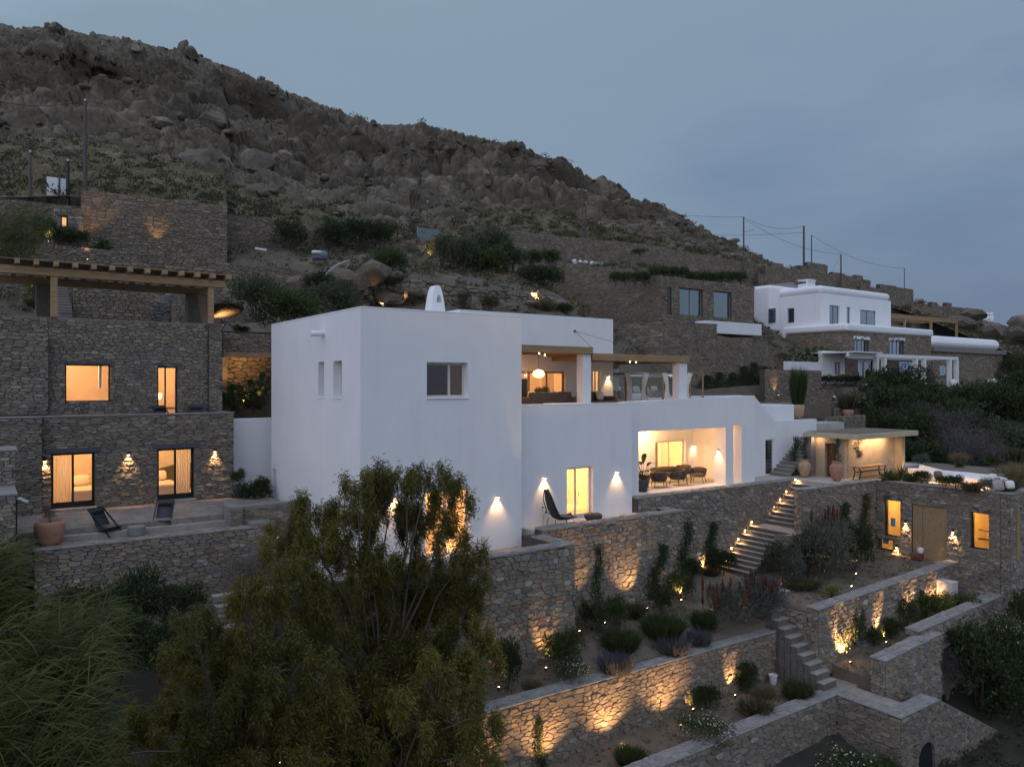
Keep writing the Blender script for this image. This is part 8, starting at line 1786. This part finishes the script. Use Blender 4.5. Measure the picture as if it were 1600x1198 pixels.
p = onb(841.5, 584, 3.8); t = thing('pendant_lamp', 'glowing woven pendant under the upper pergola', 'pendant lamp', p); mb = MB(); mb.lathe([(.08, .20), (.24, .12), (.30, 0), (.24, -.13), (.10, -.18)], p, 18); mb.build('shade', M['shade'], t, smooth=True); MB().tube([p + Vector((0, 0, .2)), (p.x, p.y, 1.62)], .008, 4).build('cord', M['black'], t); point('lamp_glow', p - Vector((0, 0, .35)), 8, .2, t, (1, .5, .25))
def daybed(u0, u1, b, label, drape):
    x0, x1 = onb(u0, 600, b).x, onb(u1, 600, b).x; z1 = onb((u0 + u1) / 2, 583, b).z; t = thing('daybed', label, 'daybed', ((x0 + x1) / 2, b, -1.35))
    for x in (x0, x1):
        for y in (b, b + 1.7): MB().box(x - .04, y - .04, -1.35, x + .04, y + .04, z1).build('post', M['pine'], t)
    for y in (b, b + 1.7): MB().box(x0 + .041, y - .035, z1 - .08, x1 - .041, y + .035, z1).build('rail', M['pine'], t)
    for x in (x0, x1): MB().box(x - .03, b + .041, z1 - .08, x + .03, b + 1.66, z1).build('rail', M['pine'], t)
    MB().box(x0 + .05, b + .05, -1.15, x1 - .05, b + 1.65, -.85).build('mattress', M['linen'], t, bevel=.06, seg=3)
    for k in range(3): mb = MB(); pillow(mb, (x0 + .4 + k * .55, b + 1.4, -.62), .55, .5, .2, 0, -.3); mb.build('cushion', M['cushion'], t, smooth=True)
    n = 14; vs = []                                         # swagged canopy cloth
    for i in range(n + 1):
        f = i / n; sag = -.28 * math.sin(math.pi * f) * (1 + .3 * math.sin(9 * f))
        for y in (b - .06, b + .5, b + 1.1, b + 1.75): vs.append((x0 + (x1 - x0) * f, y, z1 + .03 + sag))
    MB().add(vs, [(4 * i + j, 4 * i + j + 1, 4 * i + j + 5, 4 * i + j + 4) for i in range(n) for j in range(3)]).build('canopy_cloth', M['linen'], t, smooth=True)
    for x, s_ in ((x0, 1), (x1, -1)):
        vs = []; m_ = 12
        for i in range(m_ + 1):
            f = i / m_; z = z1 - f * (z1 + 1.2); pinch = .10 + .10 * abs(math.cos(f * math.pi * 1.15)); cx_ = x + s_ * (.05 + .22 * math.sin(f * 2.6) * drape)
            for j in range(7): q = j / 6 - .5; vs.append((cx_ + q * pinch * 2.2, b - .08 + .05 * math.sin(j * 2.2 + i * .2), z))
        MB().add(vs, [(7 * i + j, 7 * i + j + 1, 7 * i + j + 8, 7 * i + j + 7) for i in range(m_) for j in range(6)]).build('curtain', M['linen'], t, smooth=True)
    return t
daybed(978, 1010, 5.2, 'four-poster daybed with tied white curtains left on the upper terrace', 1.0); daybed(1036, 1078, 6.3, 'second curtained daybed partly behind the right pergola post', 1.2)
t = thing('terrace_bench', 'built-in white bench with cushions behind the daybeds', 'bench', (21, 9.5, -1.5)); MB().box(18.6, 9.2, -1.5, 25.5, 10.2, -.65).build('bench_base', M['plaster'], t, bevel=.03)
for i in range(8): mb = MB(); pillow(mb, (19.2 + i * .8, 9.95, -.4), .6, .5, .2, 0, -.3); mb.build('cushion', M['cushion'], t, smooth=True)
t = thing('frame_arch', 'slim timber frame standing right of the pergola post', 'garden frame', onb(1095, 612, 8)); q0, q1 = onb(1080, 583, 8), onb(1099, 583, 8)
for q in (q1,): MB().box(q.x - .04, 8, -2, q.x + .04, 8.08, q.z).build('post', M['pine'], t)
MB().box(q0.x, 8, q1.z + .002, q1.x + .04, 8.08, q1.z + .08).build('rail', M['pine'], t)
# curved bench and lounge cushions on the roof garden
t = thing('sofa_bench', 'long white built-in bench curving round the roof garden', 'bench', onz(1500, 745, PZ)); P = [onz(u, v, PZ + .42) for u, v in ((1418, 731), (1436, 736), (1456, 741), (1500, 745), (1534, 749), (1547, 753))]; mb = MB(); vs = []
for i, p in enumerate(P):
    d = (P[min(i + 1, 5)] - P[max(i - 1, 0)]).normalized(); nn = Vector((d.y, -d.x, 0)); nn = nn if nn.x > 0 else -nn
    for o_, z in ((0, PZ), (0, PZ + .42), (.62, PZ + .42), (.62, PZ + .62), (.8, PZ + .62), (.8, PZ)): vs.append((p.x + nn.x * o_, p.y + nn.y * o_, z))
fs = [(6 * i + j, 6 * i + (j + 1) % 6, 6 * i + 6 + (j + 1) % 6, 6 * i + 6 + j) for i in range(5) for j in range(6)] + [tuple(range(5, -1, -1)), tuple(range(30, 36))]
mb.add(vs, fs).build('bench_body', M['plaster'], t, bevel=.03)
for u, v, lb, m_, s_ in ((1466, 742, 'dark taupe cushion on the curved bench', 'cushion_dark', .75), (1480, 744, 'light linen cushion on the curved bench', 'linen', .8), (1551, 748, 'pale cushion leaning at the right end of the bench', 'linen', .9), (1563, 747, 'taupe cushion behind the pale one at the bench end', 'cushion_dark', .85), (1560, 758, 'grey cushion lying flat at the bench end', 'cushion', .9), (1578, 757, 'small white cushion at the roof corner', 'linen', .7)):
    p = onz(u, v, PZ + .52); tt = thing('cushion', lb, 'cushion', p); mb = MB(); pillow(mb, p, .62 * s_, .6 * s_, .26, R(-25), R(-15)); mb.build('cushion_body', M[m_], tt, smooth=True)
for i in range(2, 5):
    q0, q1 = P[i - 0] if i < 5 else P[4], P[i + 1] if i < 4 else P[5]
    d = (q1 - q0).normalized(); nn = Vector((d.y, -d.x, 0)); nn = nn if nn.x < 0 else -nn; c = (q0 + q1) / 2 + nn * .35; c.z = PZ + .04
    MB().beam(Vector((q0.x, q0.y, PZ + .02)) + nn * .34, Vector((q1.x, q1.y, PZ + .02)) + nn * .34, .05, .03).build('light_strip', M['shade'], t)
    area('bench_glow', c, Vector((-nn.x, -nn.y, .45)), 3.2, (q1 - q0).length * .9, .05, t)
# loose things
def pbox(name, label, cat, p, w, d, h, mat, rz=0, bev=.02): t = thing(name, label, cat, p, rz); MB().box(-w / 2, -d / 2, 0, w / 2, d / 2, h).build(name + '_body', M[mat], t, bevel=bev, world=False); return t
p = onz(1480, 945, -10.75); t = pbox('ac_unit', 'pale grey metal service cabinet standing in the lit shrub bed', 'cabinet', p, .55, .75, 1.15, 'ac', 0); MB().box(-.29, -.39, 1.152, .29, .39, 1.19).build('cabinet_lid', M['ac'], t, world=False, bevel=.01); MB().box(-.285, -.2, .35, -.277, .1, .75).build('door_plate', M['steel'], t, world=False)
p = onz(1208, 1068, -12.42); t = thing('bucket', 'white plastic bucket at the right end of the orange wall', 'bucket', p); MB().lathe([(.13, 0), (.17, .36), (.185, .36), (.185, .39), (.16, .39), (.12, .03)], p, 18).build('bucket_body', M['plastic_white'], t, smooth=False); MB().tube([p + Vector((.18, 0, .36)), p + Vector((.1, -.1, .48)), p + Vector((-.1, -.1, .48)), p + Vector((-.18, 0, .36))], .008, 4).build('handle', M['steel'], t)
q = ona(1432, 868, fa - .5); pbox('tool_box', 'rust red box on the annex door step', 'box', (fa - .45, q.y, z_f), .4, .55, .28, 'rust', R(15)); p = Vector((fa - .4, q.y - .15, z_f + .285)); t = thing('white_bag', 'crumpled white bag on the rust red box', 'bag', p); mb = MB(); pillow(mb, p + Vector((0, 0, .17)), .34, .34, .3); mb.build('bag_body', M['plastic_white'], t, smooth=True)
p = onb(500, 405, 33); t = thing('tarpaulin', 'bundle of blue and white tarpaulin on the hillside wall', 'tarpaulin', p); mb = MB(); pillow(mb, p + Vector((0, 0, .3)), 1.2, .8, .8); mb.build('blue_sheet', M['blue_tarp'], t, smooth=True); mb = MB(); pillow(mb, p + Vector((-.4, -.3, .45)), .8, .3, .5); mb.build('white_sheet', M['plastic_white'], t, smooth=True)
p = onb(1350, 612, 11); t = thing('bag', 'dark bag with white sheet on the terrace wall right of the hedge', 'bag', p); mb = MB(); pillow(mb, p + Vector((0, 0, .3)), 1.1, .6, .7); mb.build('bag_body', M['canvas_black'], t, smooth=True); mb = MB(); pillow(mb, p + Vector((0, -.1, .62)), .7, .2, .5); mb.build('white_sheet', M['plastic_white'], t, smooth=True)
def hose(pts, label, r=.05): t = MB().tube(pts, r, 6).build('hose', M['hose'], smooth=True); return tag(t, label, 'hose')
hose([onb(u, v, 20.9) for u, v in ((500, 440), (507, 432), (516, 422), (530, 412), (546, 407))], 'grey hose looping over the rocks above the tower', .06); hose([onb(u, v, 7.6) for u, v in ((1353, 628), (1362, 640), (1366, 652), (1364, 662))], 'grey hose hanging beside the thicket', .05)
t = MB().beam(onb(399, 388, 27.5), onb(416, 391, 27.5), .18, .14).build('timber_plank', M['plastic_white']); tag(t, 'pale plank lying on the lower hillside wall', 'plank'); t = MB().beam(onb(1303, 619, 8.8), onb(1312, 628, 8.8), .14, .14).build('timber_plank', M['plastic_white']); tag(t, 'pale plank leaning over the grey terrace wall', 'plank')
for i, u in enumerate((898, 906, 915, 924, 932, 940)): p = onb(u, 409 + i * .9, 45.5); o = boulder(p, .45, ['first', 'second', 'third', 'fourth', 'fifth', 'last'][i] + ' white stone of the row on the hill terrace, counted from the hedge', 'white stones in a row'); o.data = o.data.copy(); o.data.materials[0] = M['plastic_white']

# ------------------------------------------------------------------ garden lights
Z = Vector((0, 0, 1))
def sp_bed(zf, u, v, d, w, cone, label, dz=0, **k):
    p, Y = ground_hit(u, v, zf); p.y = min(p.y, -7.15 if zf is z4f else 9); p.z = zf(p.x, p.y) + dz; return spike_light(p, d, label, w * (3.6 if zf is z1f else 2.4), cone, **k)
for u, v, d, w, c, lb in ((906, 993, (-.1, .25, 1), 26, 60, 'garden light in the wall corner below the lounge terrace'), (946, 979, (-.25, .35, 1), 34, 60, 'garden light under the slim climber'), (1012, 956, (-.3, .5, 1), 40, 64, 'garden light left of the leaning climber'), (1065, 942, (-.05, .3, 1), 40, 64, 'garden light under the corner climber'), (1101, 896, (.0, .5, 1), 30, 64, 'garden light at the loggia wall climber'), (1111, 973, (-.2, 0, 1), 5, 70, 'small garden light in front of the spiked bush'), (853, 1051, (.2, .2, 1), 22, 70, 'garden light left of the rounded green shrub'), (843, 1024, (0, .3, 1), 16, 60, 'garden light close to the tower garden wall'), (779, 1081, (.25, .1, 1), 16, 70, 'garden light at the foot of the tall dark shrub'), (1288, 905, (0, .1, 1), 16, 60, 'garden light among the grey annex shrubs'), (1338, 901, (-.2, .1, 1), 7, 60, 'small garden light in front of the annex shrubs'), (1299, 931, (.2, .1, 1), 12, 80, 'garden light in the bright leafy plant'), (1331, 921, (-.2, .1, 1), 5, 60, 'small garden light near the uplit wall coping'), (1212, 962, (-.2, 0, 1), 14, 70, 'garden light at the right of the spiked bush'), (1229, 933, (0, .3, 1), 10, 80, 'garden light on the stone block above the short stair')): sp_bed(z1f, u, v, d, w, c, lb)
for x, w, c, lb in ((4.1, 210, 84, 'strong garden light washing the left of the orange wall'), (6.9, 250, 80, 'strong garden light washing the middle of the orange wall'), (9.7, 210, 84, 'strong garden light washing the right of the orange wall'), (1.6, 150, 84, 'strong garden light behind the bushy tree')): spike_light((x, B2 - .95, z2f(x, B2 - .95) + .05), (0, .42, 1), lb, w * .62, 118, blend=1.0)
for u, v, d, w, c, lb in ((1084, 1115, (-.2, .5, 1), 26, 60, 'garden light at the small lit plant'), (1149, 1092, (.15, .4, 1), 40, 60, 'garden light at the lit climber')): sp_bed(z2f, u, v, d, w, c, lb)
for u, v, d, w, c, lb in ((1290, 1025, (.15, .5, 1), 120, 80, 'garden light in the glowing shrub at the left of the uplit wall'), (1357, 1000, (-.05, .42, 1), 110, 56, 'garden light of the tallest orange cone on the uplit wall'), (1412, 976, (.05, .42, 1), 110, 60, 'garden light of the narrow orange cone on the uplit wall'), (1470, 962, (0, .5, 1), 60, 90, 'garden light in the leafy shrub before the cabinet'), (1537, 930, (.2, .5, 1), 90, 84, 'garden light in the annex corner shrub')): sp_bed(z4f, u, v, d, w, c, lb)
for b, u, v, d, w, c, lb in ((33, 668, 410, (.1, .3, 1), 90, 80, 'amber light under the olive bush on the hillside'), (30.5, 703, 433, (.2, .3, 1), 110, 90, 'amber light at the spreading olive tree'), (31, 774, 440, (0, .3, 1), 40, 80, 'small amber light under the tallest olive tree'), (21.0, 840, 474, (0, .35, 1), 330, 62, 'strong light on the boulder wall near its right end'), (20.5, 886, 492, (.3, .3, 1), 200, 80, 'light at the foot of the climbing wall'), (20.5, 906, 494, (.5, .25, 1), 420, 76, 'strong light washing the climbing wall'), (34.6, 136, 386, (.1, .5, 1), 28, 70, 'amber light at the tall road wall'), (33.6, 76, 381, (0, .2, 1), 50, 70, 'amber light in the dark bush by the tiny hut'), (35.8, 248, 389, (0, .3, 1), 22, 60, 'amber light in the middle of the tall road wall'), (27.4, 137, 409, (0, .3, 1), 25, 60, 'amber light on the lower hillside wall'), (20.4, 598, 481, (0, .3, 1), 20, 100, 'light behind the tower roof edge'), (20.4, 630, 476, (0, .3, 1), 20, 100, 'light between the pale boulders'), (17.0, 349, 513, (0, .5, 1), 40, 110, 'light in the hollow under the overhanging rock'), (20, 50, 452, (0, .2, 1), 20, 80, 'light at the yellow-green bush'),
    (14.9, 1115, 617, (0, .4, 1), 60, 56, 'uplight at the second climber of the big wall'), (14.9, 1131, 617, (0, .4, 1), 60, 56, 'uplight at the third climber of the big wall'), (14.9, 1148, 617, (0, .4, 1), 60, 56, 'uplight at the fourth climber of the big wall'), (14.9, 1192, 620, (0, .4, 1), 60, 56, 'uplight at the right climbers of the big wall'), (12.6, 1216, 620, (0, .3, 1), 14, 60, 'small uplight by the grey terrace wall'), (14.6, 966, 612, (0, .5, 1), 70, 80, 'uplight behind the daybeds'),
    (12.6, 362, 638, (0, .75, 1), 60, 80, 'uplight at the left banana plant'), (12.5, 386, 640, (.05, .8, 1), 60, 80, 'uplight at the middle banana plant'), (12.6, 408, 640, (-.05, .75, 1), 60, 80, 'uplight at the right banana plant')):
    p = onb(u, v, b); spike_light(p, d, lb, w * 1.8, c)
for u, v, d, w, lb in ((1403, 747, (-.3, .4, 1), 7, 'tiny roof garden light beside the large agave'), (1457, 758, (.2, .5, 1), 5, 'tiny roof garden light left of the dark shrubs'), (1555, 768, (.2, .3, 1), 8, 'tiny roof garden light at the bench end'), (1586, 757, (0, .3, 1), 6, 'tiny roof garden light in the feather grass'), (1429, 742, (.1, .6, .6), 10, 'tiny roof garden light near the hut wall')): spike_light(onz(u, v, PZ - .05), d, lb, w, 80)
p = onY(434, 846, 29); spike_light(p, (.1, .2, 1), 'light on the path between tower and terrace wall', 7, 70)
p = onY(437, 1180, 17.4); spike_light(p - Vector((0, 0, .3)), (.05, .05, 1), 'light at the foot of the feathery tree', 26, 60); p = onY(620, 905, 23); 
# steps glimpsed behind the trees
t = thing('path_stair', 'grey stone steps half hidden behind the acacia', 'stairs', (-3.5, 1, -8.5))
for i in range(7): MB().box(-4.6 + i * .0, 1.6 - i * .42, -7.4 - i * .24, -1.6, 2.0 - i * .42, -7.2 - i * .24).build('step', M['step'], t, bevel=.015)
# ------------------------------------------------------------------ done
